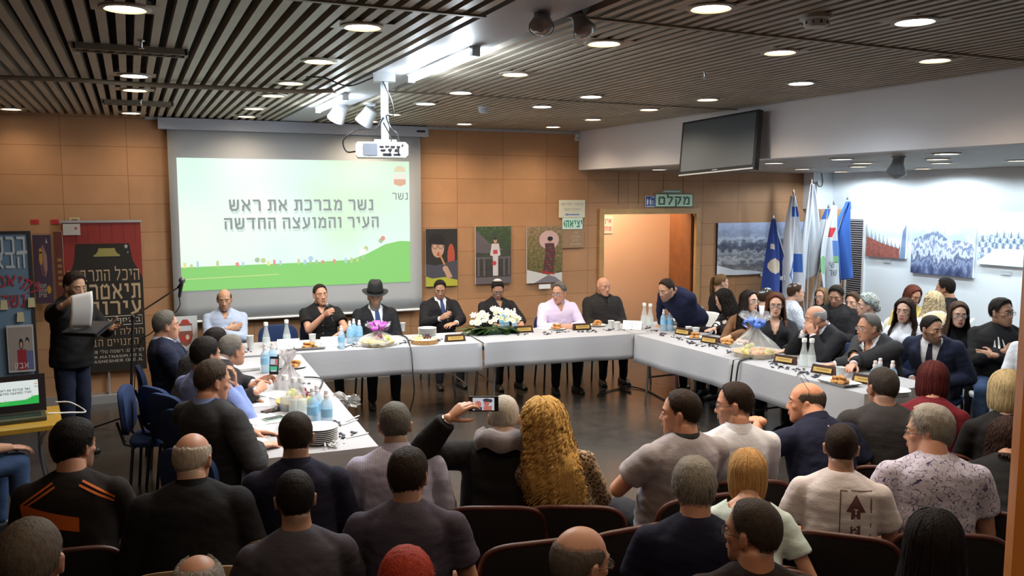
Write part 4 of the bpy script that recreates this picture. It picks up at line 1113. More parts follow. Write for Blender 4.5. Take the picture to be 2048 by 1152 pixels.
        if cuff and top is not None:
            for (S_, E_, W_, *_r) in AR:
                u_ = unit(W_ - E_); c = MB(); c.tube([W_ - u_ * .03, W_ - u_ * .0, W_ + u_ * .004], [.034, .0345, .031], 16); v, f, mi = c.arrays(); part('cuff', v, f, top, mi, 180, so)
        if tie:
            tb = MB(); g2 = torso_rings(fem, fat, .009); zz = np.linspace(1.055, .70, 8)
            ry = np.interp(zz, [r[0] for r in g2], [r[1] + r[3] for r in g2]); wds = np.interp(zz, [.7, .76, 1.0, 1.055], [.01, .042, .026, .018])
            P0 = np.stack([-wds, ry + .004, zz], 1); P1 = np.stack([np.zeros(8), ry + .011, zz], 1); P2 = np.stack([wds, ry + .004, zz], 1)
            tb.add(np.stack([P0, P1, P2], 1).reshape(-1, 3), grid_faces(8, 3))
            tb.box((0, ry[0] + .004, 1.06), (.036, .022, .034), 0, None, .7)
            v, f, mi = tb.arrays(); part('tie', T(v), f, tie, mi, 30)
    if hood:
        hb = MB(); a = np.linspace(PI / 2 + .9, PI / 2 + 2 * PI - .9, 30)
        rows = [np.stack([r * np.cos(a) * 1.1, -.03 + r * np.sin(a) * 1.0 - d_, np.full(30, z_) + .01 * np.sin(a * 5)], 1) for r, z_, d_ in ((.075, 1.115, 0), (.1, 1.135, .01), (.13, 1.115, .03), (.142, 1.07, .045), (.125, 1.03, .045))]
        hb.add(np.concatenate(rows), grid_faces(5, 30)); v, f, mi = hb.arrays(); v = v + wobble(v, 9, rs)[:, None] * .012; part('hood', T(v), f, hood, mi)
    # ---- legs and shoes
    lm = legs if not isinstance(legs, tuple) else cloth_mat('trousers_%.3f_%.3f' % (legs[0], legs[2]), legs)
    if not hide_legs:
        g = MB(); g.ball((0, 0, .55 + lift), (.16 + .02 * fat, .122 + .03 * fat, .11), 0, 22, 14)
        for sd in (-1, 1):
            if stand: K, An = np.array([sd * .1, .02, .50]), np.array([sd * .105, -.02, .1])
            else: K, An = np.array([sd * .13, .43, .535]), np.array([sd * .135, .42, .1])
            if legpose: K, An = np.array(legpose[0]) * [sd, 1, 1], np.array(legpose[1]) * [sd, 1, 1]
            H_ = np.array([sd * .09, .0, .55 + lift])
            limb(g, [H_, H_ + (K - H_) * .5, K], [.095, .085, .07]); limb(g, [K, K + (An - K) * .35, An], [.068, .066, .052])
            shoe(o, (An - [0, .02, .1]) * s, np.array([sd * .12, 1, 0]), M_SHOE, s)
        V_, Q_ = remesh(g, .015, 3); V_ = V_ + normals(V_, Q_) * (wobble(V_, 9, rs) * .004)[:, None]; part('trousers', V_, Q_, lm)
    inf = dict(o=o, s=s, root=root, RZ=RZ, A=A, hc=hc, RH=RH, T=T, AR=AR, hs=hs, part=part, loc=loc, outer=outer, world=lambda p: RZ @ (np.asarray(p, float) * s) + root)
    if hatf: hatf(inf)
    if watch:
        S_, E_, W_, *_r = AR[0 if watch == 'R' else 1]; u_ = unit(W_ - E_); c = MB(); c.tube([W_ - u_ * .012, W_ - u_ * .002], .034, 14); v, f, mi = c.arrays(); part('wristband', v, f, M_STEEL, mi)
    PEOPLE.append(inf)
    if chair: chair_for(inf, chair, label)
    return inf
def chair_for(inf, kind, label):
    p = inf['world']((0, -.03, 0)); nm = {'blue': 'blue chair', 'dark': 'dark chair', 'tan': 'plywood chair', 'white': 'white chair'}[kind]
    CHAIR_Q.append((kind, nm + ' of the ' + label, p, inf['A']))
CHAIR_Q = []
def grip(inf, sd, off=(0, .072, -.034)):
    S_, E_, W_, f, b, k = inf['AR'][0 if sd == 'R' else 1]
    y = unit(f); z = np.asarray(b, float); z = unit(z - y * np.dot(z, y)); x = np.cross(y, z); M_ = np.stack([x, y, z], 1)
    o = np.array(off, float) * ([1, 1, 1] if sd == 'R' else [-1, 1, 1])
    return inf['world'](W_ + M_ @ o), inf['RZ'] @ M_
def decal(inf, name, polys, m, back=True, lift=.003):
    """flat marks laid on the outer garment; polys in torso x,z"""
    L_, Q_, par = inf['outer']; bv = BVHTree.FromPolygons([tuple(p) for p in L_], [tuple(int(k) for k in q) for q in Q_]); sg = -1 if back else 1
    mb = MB()
    for P_ in polys:
        P_ = np.array(P_, float); n = 9
        # quads are cut fine so that they follow the cloth
        u = np.linspace(0, 1, n); G = (P_[0][None, None] * (1 - u)[:, None, None] * (1 - u)[None, :, None] + P_[1][None, None] * u[:, None, None] * (1 - u)[None, :, None] + P_[2][None, None] * u[:, None, None] * u[None, :, None] + P_[3][None, None] * (1 - u)[:, None, None] * u[None, :, None]).reshape(-1, 2)
        V = []
        for x, z in G:
            h = bv.ray_cast(Vector((x, sg * .6, z)), Vector((0, -sg, 0))); V.append((x, (h[0][1] if h[0] else sg * .11) + sg * lift, z))
        mb.add(np.array(V), grid_faces(n, n))
    v, f, mi = mb.arrays(); return inf['part'](name, inf['T'](v), f, m, mi, 180, par)
def headpart(inf, name, mb, m, sm=180):
    v, f, mi = mb.arrays(); return inf['part'](name, (v * inf['hs']) @ inf['RH'].T + inf['hc'], f, m, mi, sm)
def kippah(m, tiltb=.45, r=46):
    def fn(inf):
        th = np.radians(np.linspace(0.5, r, 12)); a = np.linspace(0, 2 * PI, 36, endpoint=False)
        V = np.concatenate([skull(a, np.full(36, t), .019 if t < np.radians(r - 2) else .010) for t in th]) - [0, -.012, .03]
        V = V @ rotx(tiltb).T + [0, -.012, .032]
        mb = MB(); mb.add(V, ring_faces(12, 36, False)); headpart(inf, 'skullcap', mb, m)
    return fn
# ================================================================== SCREEN, PROJECTOR, WALL PIECES
def wallq(px0, py0, px1, py1, Y):
    a, b = oy(px0, py0, Y), oy(px1, py1, Y); return a[0], b[0], b[2], a[2]     # x0 x1 z0 z1
def emit_mat(name, col, e):
    m = mat(name, col, .6, emit=e); m.node_tree.nodes['Principled BSDF'].inputs['Base Color'].default_value = (*[c * .12 for c in col], 1); return m
def flat(mb, pts, Y, m): mb.poly([(x, Y, z) for x, z in pts], m)
def rectp(x0, x1, z0, z1): return [(x0, z0), (x1, z0), (x1, z1), (x0, z1)]

def screen_gradient():
    m, nt, b = _new('slide_paper')
    v = mapped(nt, 'Generated'); sp = N(nt, 'ShaderNodeSeparateXYZ'); nt.links.new(v, sp.inputs[0])
    f = noise(nt, mapped(nt, 'Generated', (1.6, 1, 1.1)), 1.4, 1)
    c = ramp(nt, f, [(.3, (.62, .88, .62)), (.5, (.7, .95, .84)), (.7, (.84, .96, .86))])
    nt.links.new(c, b.inputs['Emission Color']); b.inputs['Emission Strength'].default_value = SLIDE_E
    b.inputs['Base Color'].default_value = (.1, .1, .1, 1)
    return m
SLIDE_E = .55
def slide_art(mb, x0, x1, z0, z1, Y, txt=True, k=1.0):
    """the projected picture: 0 paper, 1 grass, 2 grey letters, 3.. houses"""
    W_, H_ = x1 - x0, z1 - z0; P = lambda u, v: (x0 + u * W_, z0 + v * H_)
    y = Y - .002 * k
    flat(mb, rectp(x0, x1, z0, z1), Y, 0)
    flat(mb, [P(0, 0), P(1, 0), P(1, .34), P(.95, .345), P(.88, .32), P(.8, .25), P(.72, .2), P(.55, .19), P(.3, .185), P(0, .18)], y, 1)
    rr = random.Random(5)
    for i in range(30):
        u = .01 + i * .0262; v = .175 if u < .72 else .17 + (u - .72) * .55; h = rr.uniform(.025, .05); w_ = rr.uniform(.008, .014)
        if rr.random() < .3: continue
        flat(mb, [P(u, v), P(u + w_, v), P(u + w_, v + h), P(u, v + h)], y - .0008 * k, 3 + rr.randrange(5))
    for u, v in ((.31, .2), (.54, .2), (.335, .195), (.79, .27), (.86, .33), (.87, .35)):
        flat(mb, [P(u + .011 * math.cos(t), v + .02 + .02 * math.sin(t)) for t in np.linspace(0, 2 * PI, 12, endpoint=False)], y - .0012 * k, 3 + rr.randrange(5))
    for q in range(4):
        a = q * PI / 2 + .78; flat(mb, [P(.776 + .009 * math.cos(a) + .008 * math.cos(t), .262 + .016 * math.sin(a) + .014 * math.sin(t)) for t in np.linspace(0, 2 * PI, 10, endpoint=False)], y - .0014 * k, 8)
    flat(mb, [P(0, .085), P(.4, .1), P(.4, .106), P(0, .091)], y - .0003 * k, 9)
    # crest at the corner
    flat(mb, [P(.923, .81), P(.955, .79), P(.985, .81), P(.985, .9), P(.923, .9)], y - .0006 * k, 10)
    flat(mb, [P(.926, .815), P(.955, .797), P(.982, .815), P(.982, .855), P(.926, .855)], y - .001 * k, 11)
    flat(mb, [P(.925, .915), P(.985, .915), P(.975, .955), P(.955, .965), P(.935, .955)], y - .001 * k, 12)
    letters(mb, 'נשר', (x0 + .955 * W_, y - .001 * k, z0 + .715 * H_), .048 * H_, 2, t=.18)
    for s_, v in (('נשר מברכת את ראש', .645), ('העיר והמועצה החדשה', .505)):
        wd = (.62 if v > .6 else .665) * W_
        letters(mb, s_, (x0 + .518 * W_, y - .0006 * k, z0 + (v - .02) * H_), .072 * H_, 13, t=.22, width=wd)
        letters(mb, s_, (x0 + .515 * W_, y - .0016 * k, z0 + v * H_), .072 * H_, 2, t=.22, width=wd)
def slide_mats(e, bright=None):
    E_ = lambda n, c: emit_mat('slide_%s_%.2f' % (n, e), c, e)
    cols = [(.55, .62, .3), (.45, .62, .75), (.75, .3, .25), (.4, .55, .35), (.8, .75, .3)]
    return [bright or E_('paper', (.8, .88, .86)), E_('grass', (.25, .62, .17) if e > .48 else (.03, .5, .08)), E_('letter', (.27, .3, .3) if e > .48 else (.02, .02, .02))] + [E_('h%d' % i, c) for i, c in enumerate(cols)] + [E_('petal', (.9, .9, .85)), E_('path', (.62, .7, .3)), E_('crest', (.8, .8, .72)), E_('crestred', (.7, .42, .3)), E_('crestroof', (.75, .66, .45)), E_('shade', (.6, .76, .68) if e > .48 else (.7, .74, .74))]

t = thing('projection_screen', 'big pull-down projection screen showing a green and white slide on the back wall', 'projection screen', (0, 0, 0))
ys = YW - .1
cx0, cx1 = oy(315, 240, ys)[0], oy(855, 255, ys)[0]
MB().box(((cx0 + cx1) / 2, YW - .075, 3.125), (cx1 - cx0, .13, .125)).build('casing', mat('casing', (.42, .44, .5), .4), t)
MB().box((cx1 - .1, YW - .142, 3.13), (.11, .003, .025)).build('maker_plate', M_BLACK, t)
fx0, fx1, fz0 = oy(345, 400, ys)[0] - .03, oy(842, 400, ys)[0], oy(600, 632, ys)[2]
fb = MB(); gx, gz = np.meshgrid(np.linspace(fx0, fx1, 20), np.linspace(fz0, 3.08, 14), indexing='ij')
fb.add(np.stack([gx, np.full_like(gx, ys), gz], -1).reshape(-1, 3), grid_faces(20, 14)[:, ::-1])
so = fb.build('fabric', mat('screen_cloth', (.4, .415, .43), .7), t, 180); md = so.modifiers.new('thick', 'SOLIDIFY'); md.thickness = .002
MB().tube([(fx0 - .01, ys, fz0), (fx1 + .01, ys, fz0)], .016, 10).build('bottom_bar', M_PLAS, t, 60)
i0, i1 = oy(358, 400, ys)[0] - .01, oy(819, 400, ys)[0]; iz1, iz0 = (oy(350, 310, ys)[2] + oy(819, 328, ys)[2]) / 2, (oy(368, 575, ys)[2] + oy(818, 570, ys)[2]) / 2
mb = MB(); slide_art(mb, i0, i1, iz0, iz1, ys - .003)
mb.build('projected_slide', slide_mats(SLIDE_E, screen_gradient()), t)

# projector hung from the ceiling
pc = dep(768, 301, 6.25); mt = oz(762, 172, CZ)
t = thing('projector', 'white projector on a ceiling pole in front of the screen', 'projector', (pc[0], pc[1], pc[2]), math.radians(-14))
pl = MB(); h = .055
pl.prism([(-.19, -h), (.15, -h), (.17, -h + .02), (.17, h - .02), (.15, h), (-.19, h), (-.205, h - .02), (-.205, -h + .02)], .25, 0, None, (0, -.125, 0)); pb = pl.build('housing', mat('projector_white', (.6, .62, .63), .4), t, 30)
MB().box((-.1, -.127, 0), (.1, .006, .085)).build('filter_grille', mat('filter', (.16, .18, .22), .4), t)
mb = MB()
for i, (x, z, a, b) in enumerate([(-.02, .02, .03, .012), (.02, .022, .03, .012), (.06, .02, .03, .014), (.1, .02, .025, .014), (-.01, -.005, .035, .014), (.04, -.002, .025, .016), (.09, -.005, .03, .02), (.02, -.035, .06, .018), (.09, -.035, .05, .014), (.13, .03, .012, .016)]): mb.box((x, -.1262, z), (a, .006, b))
mb.build('ports', M_BLACK, t)
MB().lathe([(.03, 0), (.032, .02), (.025, .022)], 16, 0, (.08, .125, 0), rotx(-PI / 2)).build('lens', M_BLACK, t, 40)
top = CZ - pc[2]
mb = MB(); mb.box((.01, .02, (top + h) / 2), (.055, .035, top - h)); mb.box((.01, .02, h + .012), (.16, .14, .02)); mb.build('pole', mat('pole_grey', (.55, .6, .66), .4, .2), t)
MB().box((.01, .02, top - .03), (.16, .1, .06)).build('ceiling_bracket', M_ALU, t)
mb = MB()
mb.tube(smoothpath([(0, -.01, top - .06), (.06, -.02, top - .2), (.07, -.02, top - .3), (.02, -.02, .25), (.05, -.06, .16), (.1, -.1, .1), (.1, -.13, -.03)]), .006, 6)
mb.tube(smoothpath([(.0, -.0, .24), (-.06, -.02, .16), (-.2, -.02, .14), (-.29, -.02, .07), (-.27, -.02, -.01), (-.2, -.02, -.01)]), .006, 6)
mb.tube(smoothpath([(-.06, 0, top - .03), (-.25, .05, top - .09), (-.42, .1, top - .03), (-.55, .15, top - .02)]), .006, 6)
mb.tube(smoothpath([(0, -.01, .2), (.05, -.08, .08), (.04, -.13, -.03)]), .005, 6)
mb.build('cables', M_BLACK, t, 60)

# ---- flat pictures and papers: a board with its printed picture in front
def board(name, label, cat, x0, x1, z0, z1, Y, art, mats, th=.02, group=None, edge=None, rz=0):
    c = ((x0 + x1) / 2, Y, (z0 + z1) / 2); w_, h_ = x1 - x0, z1 - z0
    t = thing(name, label, cat, c, rz, group)
    MB().box((0, th / 2, 0), (w_, th, h_)).build('panel' if th > .004 else 'sheet', edge or M_PAPER, t)
    if art:
        mb = MB(); art(mb, w_, h_); mb.build('print', mats, t)
    return t
def blob(mb, cx, cz, rx, rz_, y, m, n=16, rot=0.0):
    flat(mb, [(cx + rx * math.cos(a) * math.cos(rot) - rz_ * math.sin(a) * math.sin(rot), cz + rx * math.cos(a) * math.sin(rot) + rz_ * math.sin(a) * math.cos(rot)) for a in np.linspace(0, 2 * PI, n, endpoint=False)], y, m)
def photo_mat(name, stops, scale=(1, 1, 1), ns=4, mixz=.6, det=5):
    m, nt, b = _new(name); v = mapped(nt, 'Object', scale); sp = N(nt, 'ShaderNodeSeparateXYZ'); nt.links.new(mapped(nt, 'Generated'), sp.inputs[0])
    f = math_(nt, 'ADD', math_(nt, 'MULTIPLY', sp.outputs[2], mixz), math_(nt, 'MULTIPLY', noise(nt, v, ns, det, .65), 1 - mixz))
    nt.links.new(ramp(nt, f, stops), b.inputs['Base Color']); b.inputs['Roughness'].default_value = .35; return m
C_ = lambda n, c, r=.5: mat('print_' + n, c, r)
SKINP, INK = C_('skin', (.5, .3, .22)), C_('ink', (.02, .018, .02))
g = 'photographs along the back wall'
def art1(mb, w_, h_):
    y = -.002
    flat(mb, rectp(-w_ / 2, w_ / 2, -h_ / 2, h_ / 2), y, 0); blob(mb, .3 * w_, .02 * h_, .12 * w_, .22 * h_, y - .0004, 5)
    flat(mb, [(-.5 * w_, -.5 * h_), (.5 * w_, -.5 * h_), (.5 * w_, -.05 * h_), (.2 * w_, -.08 * h_), (-.2 * w_, -.14 * h_), (-.5 * w_, -.1 * h_)], y - .0006, 3)
    flat(mb, [(-.5 * w_, -.5 * h_), (.5 * w_, -.5 * h_), (.5 * w_, -.4 * h_), (.1 * w_, -.34 * h_), (-.3 * w_, -.36 * h_), (-.5 * w_, -.32 * h_)], y - .0008, 4)
    blob(mb, -.16 * w_, .26 * h_, .25 * w_, .17 * h_, y - .001, 2); blob(mb, -.12 * w_, .17 * h_, .2 * w_, .17 * h_, y - .0012, 1)
    flat(mb, [(-.38 * w_, .24 * h_), (.08 * w_, .22 * h_), (.1 * w_, .34 * h_), (-.1 * w_, .42 * h_), (-.36 * w_, .36 * h_)], y - .0014, 2)
    for s_ in (-1, 1):
        for a in range(12):
            a0, a1 = a * PI / 6, (a + 1) * PI / 6; c = (-.12 * w_ + s_ * .095 * w_, .2 * h_); flat(mb, [(c[0] + r * w_ * math.cos(q), c[1] + r * h_ * .55 * math.sin(q)) for q, r in ((a0, .085), (a1, .085), (a1, .07), (a0, .07))], y - .0018, 2)
    blob(mb, -.1 * w_, .06 * h_, .05 * w_, .035 * h_, y - .0018, 5); flat(mb, [(-.1 * w_, .07 * h_), (-.05 * w_, .08 * h_), (.12 * w_, -.12 * h_), (.06 * w_, -.13 * h_)], y - .002, 6)
    blob(mb, .12 * w_, -.2 * h_, .09 * w_, .06 * h_, y - .0022, 1, rot=.6); flat(mb, [(.06 * w_, -.22 * h_), (.2 * w_, -.18 * h_), (.34 * w_, -.34 * h_), (.18 * w_, -.38 * h_)], y - .0021, 1)
def art2(mb, w_, h_):
    y = -.002
    flat(mb, rectp(-w_ / 2, w_ / 2, -h_ / 2, h_ / 2), y, 0); flat(mb, rectp(-w_ / 2, w_ / 2, -h_ / 2, -.38 * h_), y - .0003, 1)
    flat(mb, [(-.5 * w_, .05 * h_), (.05 * w_, .03 * h_), (.28 * w_, .1 * h_), (-.1 * w_, .2 * h_), (-.5 * w_, .44 * h_)], y - .0004, 1)
    for k in range(8): flat(mb, [(-.5 * w_ + k * .07 * w_, .06 * h_), (-.49 * w_ + k * .07 * w_, .06 * h_), (-.45 * w_ + k * .06 * w_, .3 * h_ - k * .025 * h_), (-.46 * w_ + k * .06 * w_, .3 * h_ - k * .025 * h_)], y - .0006, 2)
    flat(mb, rectp(-w_ / 2, w_ / 2, -.06 * h_, -.03 * h_), y - .0005, 1)
    for k in (-.42, -.26, .3, .44): flat(mb, rectp((k - .025) * w_, (k + .025) * w_, -.36 * h_, -.06 * h_), y - .0006, 1)
    blob(mb, .05 * w_, .25 * h_, .05 * w_, .045 * h_, y - .001, 3); blob(mb, .045 * w_, .29 * h_, .055 * w_, .03 * h_, y - .0012, 2)
    flat(mb, [(-.05 * w_, .2 * h_), (.15 * w_, .2 * h_), (.2 * w_, -.0 * h_), (.13 * w_, -.02 * h_), (.13 * w_, -.36 * h_), (-.02 * w_, -.36 * h_), (-.02 * w_, -.02 * h_), (-.1 * w_, -.0 * h_)], y - .0012, 4)
    flat(mb, rectp(-.01 * w_, .11 * w_, .02 * h_, .09 * h_), y - .0014, 5); blob(mb, .02 * w_, -.14 * h_, .06 * w_, .04 * h_, y - .0014, 5)
def art3(mb, w_, h_):
    y = -.002
    flat(mb, rectp(-w_ / 2, w_ / 2, -h_ / 2, h_ / 2), y, 0); flat(mb, [(-.5 * w_, -.5 * h_), (.5 * w_, -.5 * h_), (.5 * w_, -.32 * h_), (.1 * w_, -.36 * h_), (-.5 * w_, -.26 * h_)], y - .0004, 4)
    flat(mb, [(-.3 * w_, -.5 * h_), (.5 * w_, -.5 * h_), (.3 * w_, -.4 * h_), (.1 * w_, -.36 * h_)], y - .0006, 6)
    blob(mb, .12 * w_, .26 * h_, .28 * w_, .165 * h_, y - .0006, 7, 24); flat(mb, [(.0, .2 * h_), (.26 * w_, .2 * h_), (.3 * w_, .04 * h_), (.24 * w_, -.34 * h_), (-.06 * w_, -.34 * h_), (.02 * w_, .04 * h_)], y - .0008, 5)
    blob(mb, .14 * w_, .24 * h_, .055 * w_, .04 * h_, y - .001, 3); blob(mb, .15 * w_, .28 * h_, .08 * w_, .04 * h_, y - .0012, 2)
    for k in range(9): blob(mb, (.05 + .17 * ((k * 37) % 10) / 10) * w_, (-.28 + .05 * k) * h_, .03 * w_, .016 * h_, y - .0012, 1 if k % 2 else 8)
    flat(mb, [(-.1 * w_, -.32 * h_), (.28 * w_, -.36 * h_), (.26 * w_, -.33 * h_), (-.1 * w_, -.28 * h_)], y - .0014, 1)
YP = YW - .035
x0, x1, z0, z1 = wallq(851, 458, 915, 571, YP)
board('photograph', 'tall dark photograph of a child with glasses eating from a stick', 'picture', x0, x1, z0, z1, YP, art1, [C_('dark', (.03, .028, .026)), SKINP, INK, C_('jacket', (.07, .07, .09)), C_('lime', (.42, .42, .05)), C_('red', (.4, .08, .05)), C_('food', (.5, .22, .08))], group=g)
x0, x1, z0, z1 = wallq(951, 453, 1022, 566, YP)
board('photograph', 'tall photograph of a figure in a white robe before an old fence', 'picture', x0, x1, z0, z1, YP, art2, [photo_mat('garden_dark', [(.3, (.04, .035, .035)), (.5, (.06, .06, .05)), (.62, (.05, .09, .04)), (.75, (.12, .13, .09))], (8, 8, 8), 3, .3), C_('stone', (.13, .11, .12)), C_('stonelow', (.05, .045, .05)), SKINP, C_('robe', (.6, .55, .56)), C_('sash', (.5, .06, .06))], group=g)
x0, x1, z0, z1 = wallq(1054, 453, 1124, 564, YP)
board('photograph', 'tall photograph of a figure with a pale parasol in a bright garden', 'picture', x0, x1, z0, z1, YP, art3, [photo_mat('garden_light', [(.3, (.07, .05, .02)), (.5, (.16, .14, .05)), (.62, (.3, .2, .12)), (.75, (.45, .3, .25))], (9, 9, 9), 3, .2), C_('crimson', (.4, .03, .03)), INK, SKINP, C_('whitestone', (.6, .58, .58)), C_('kimono', (.1, .04, .045)), C_('greystone', (.2, .18, .2)), C_('parasol', (.6, .4, .38)), C_('green', (.12, .14, .06))], group=g)
x0, x1, z0, z1 = wallq(1078, 569, 1101, 577, YP); board('caption_card', 'white caption card under the parasol photograph', 'card', x0, x1, z0, z1, YP, None, None, .004)
# snowy hillside on the back wall, right
x0, x1, z0, z1 = wallq(1436, 446, 1604, 544, YP)
def artm(mb, w_, h_):
    flat(mb, rectp(-w_ / 2, w_ / 2, -h_ / 2, h_ / 2), -.002, 0)
    flat(mb, [(-.5 * w_, -.48 * h_), (-.28 * w_, -.5 * h_), (.1 * w_, -.49 * h_), (-.12 * w_, -.42 * h_), (-.3 * w_, -.4 * h_), (-.5 * w_, -.3 * h_)], -.0026, 1)
board('photograph', 'wide photograph of frosted trees under heavy cloud, behind the flags', 'picture', x0, x1, z0, z1, YP, artm, [photo_mat('frost_hill', [(.2, (.3, .28, .27)), (.3, (.12, .12, .14)), (.36, (.5, .5, .54)), (.41, (.16, .17, .2)), (.46, (.42, .43, .48)), (.5, (.06, .07, .11)), (.57, (.12, .14, .2)), (.62, (.5, .55, .66)), (.68, (.26, .3, .44)), (.8, (.4, .46, .64))], (1.6, 2, 3), 4, .66, 8), C_('snow', (.7, .72, .78))], .03, edge=INK)
x0, x1, z0, z1 = wallq(1521, 545, 1533, 552, YP); board('caption_card', 'white caption card below the frosted tree photograph', 'card', x0, x1, z0, z1, YP, None, None, .004)

# gallery photographs on the side wall (face -x)
def gboard(label, px0, py0, px1, py1, pyb, art, mats):
    a, b = ox(px0, py0, GX - .04), ox(px1, py1, GX - .04); zb = ox(px0, pyb, GX - .04)[2]
    w_, h_ = abs(a[1] - b[1]), a[2] - zb
    t = thing('photograph', label, 'picture', (GX - .045, (a[1] + b[1]) / 2, (a[2] + zb) / 2), -PI / 2, 'photographs on the gallery wall')
    MB().box((0, .02, 0), (w_, .04, h_)).build('panel', M_PAPER, t)
    mb = MB(); art(mb, w_, h_); mb.build('print', mats, t); return t
def artA(mb, w_, h_):
    flat(mb, rectp(-w_ / 2, w_ / 2, -h_ / 2, h_ / 2), -.002, 0); flat(mb, [(-.5 * w_, -.5 * h_), (.36 * w_, -.5 * h_), (.36 * w_, -.22 * h_), (-.1 * w_, -.08 * h_), (-.5 * w_, .1 * h_)], -.0032, 1)
    for k in range(26):
        u = -.5 + k * .035; top = .42 - k * .02 - .12 * ((k * 7) % 3); flat(mb, [(u * w_, (-.02 - .008 * k) * h_), ((u + .03) * w_, (-.02 - .009 * k) * h_), ((u + .015) * w_, max(.05 - .012 * k, top) * h_)], -.0026, 2)
    flat(mb, [(.36 * w_, -.5 * h_), (.5 * w_, -.5 * h_), (.5 * w_, .5 * h_), (.42 * w_, .3 * h_)], -.0036, 3)
gboard('gallery photograph of bare dark pines above a red slope', 1735, 446, 1814, 448, 512, artA, [C_('icesky', (.75, .84, .88)), mat('redslope', (.3, .1, .08), .5, var=.3, vs=20), C_('pine', (.06, .1, .14)), C_('pineblue', (.2, .28, .42))])
def artB(mb, w_, h_):
    flat(mb, rectp(-w_ / 2, w_ / 2, -h_ / 2, h_ / 2), -.002, 0); flat(mb, [(-.5 * w_, -.5 * h_), (.5 * w_, -.5 * h_), (.5 * w_, .15 * h_), (.3 * w_, .22 * h_), (.12 * w_, .2 * h_), (-.05 * w_, .36 * h_), (-.1 * w_, .42 * h_), (-.16 * w_, .36 * h_), (-.3 * w_, .3 * h_), (-.5 * w_, .18 * h_)], -.0026, 1)
gboard('large gallery photograph of a snowy peak in blue light', 1826, 449, 1951, 452, 545, artB, [photo_mat('cloudsky', [(.3, (.78, .86, .9)), (.5, (.55, .76, .82)), (.65, (.85, .9, .92))], (2, 2, 2), 2, .1), photo_mat('snowpeak', [(.22, (.03, .035, .09)), (.33, (.1, .13, .25)), (.38, (.3, .36, .52)), (.42, (.06, .08, .18)), (.48, (.7, .76, .86)), (.53, (.12, .16, .3)), (.58, (.75, .8, .9)), (.63, (.14, .18, .33)), (.72, (.7, .76, .86))], (2.4, 2.4, 1.2), 3.4, .45, 9)])
def artC(mb, w_, h_):
    flat(mb, rectp(-w_ / 2, w_ / 2, -h_ / 2, h_ / 2), -.002, 0)
    flat(mb, [(-.5 * w_, -.42 * h_), (-.2 * w_, -.1 * h_), (.5 * w_, -.05 * h_), (.5 * w_, .3 * h_), (.2 * w_, .28 * h_), (-.1 * w_, .3 * h_), (-.5 * w_, .2 * h_)], -.0026, 1)
    for k in range(16):
        u = -.48 + k * .062; b_ = -.2 if k < 5 else -.08
        for q in range(3): flat(mb, [((u - .03 + q * .006) * w_, (b_ + q * .13) * h_), ((u + .03 - q * .006) * w_, (b_ + q * .13) * h_), (u * w_, (b_ + .2 + q * .13) * h_)], -.003 - q * .0004, 2 if (k + q) % 2 else 3)
gboard('gallery photograph of snow-laden firs at the frame edge', 1960, 448, 2075, 450, 528, artC, [C_('snowfield', (.74, .82, .9)), photo_mat('snowtrees', [(.35, (.12, .17, .26)), (.5, (.4, .5, .62)), (.6, (.8, .85, .9))], (9, 9, 9), 3, .1), C_('firdark', (.16, .22, .32)), C_('firwhite', (.72, .8, .88))])
for px, py, lb in ((1774, 523, 'small caption card under the red slope photograph'), (2012, 546, 'small caption card under the snow-laden firs')):
    a = ox(px, py, GX - .01); t = thing('caption_card', lb, 'card', a, -PI / 2); MB().box((0, 0, 0), (.14, .006, .05)).build('sheet', mat('card_dim', (.6, .64, .66), .7), t)
# louvred panel on the gallery wall
a, b = ox(1697, 470, GX - .03), ox(1728, 470, GX - .03); zt, zb = 1.95, .15
t = thing('louvred_panel', 'grey louvred panel on the wall behind the flags', 'wall panel', (GX - .03, (a[1] + b[1]) / 2, (zt + zb) / 2), -PI / 2); w_ = abs(a[1] - b[1])
mb = MB(); mb.box((-w_ / 2 - .02, 0, 0), (.04, .05, zt - zb)); mb.box((w_ / 2 + .02, 0, 0), (.04, .05, zt - zb)); mb.build('frame', M_PLAS, t)
MB().box((0, .02, 0), (w_, .01, zt - zb)).build('backing', mat('louvre_dark', (.1, .1, .11), .6), t)
mb = MB()
for k in range(50): mb.box((0, -.005, -(zt - zb) / 2 + (k + .5) * (zt - zb) / 50), (w_, .022, .016))
mb.build('slats', mat('louvre', (.36, .37, .4), .5), t)

# signs
GREEN, DKG, RED, BLUE = C_('signgreen', (.62, .74, .58)), C_('darkgreen', (.02, .14, .06)), C_('redink', (.5, .03, .03)), C_('signblue', (.03, .05, .22))
def sign(name, label, px0, py0, px1, py1, art, mats, Y=None, th=.006, edge=None):
    x0, x1, z0, z1 = wallq(px0, py0, px1, py1, Y or YW - .02); return board(name, label, 'sign', x0, x1, z0, z1, Y or YW - .02, art, mats, th, edge=edge)
def a_shelter(mb, w_, h_):
    flat(mb, rectp(-w_ / 2, w_ / 2, -h_ / 2, h_ / 2), -.001, 1); flat(mb, rectp(-w_ * .48, w_ * .48, -h_ * .44, h_ * .44), -.0016, 0); letters(mb, 'מקלט', (0, -.0024, -.02 * h_), h_ * .5, 1, t=.24, width=w_ * .78)
sign('shelter_sign', 'pale green sign with one big dark word above the doorway', 1310, 387, 1386, 414, a_shelter, [GREEN, DKG])
sign('small_sign', 'slim green plate sitting on top of the shelter sign', 1326, 380, 1363, 386, lambda mb, w_, h_: (flat(mb, rectp(-w_ * .48, w_ * .48, -h_ * .4, h_ * .4), -.001, 1), flat(mb, rectp(-w_ * .44, w_ * .44, -h_ * .2, h_ * .2), -.0016, 0)), [GREEN, DKG])
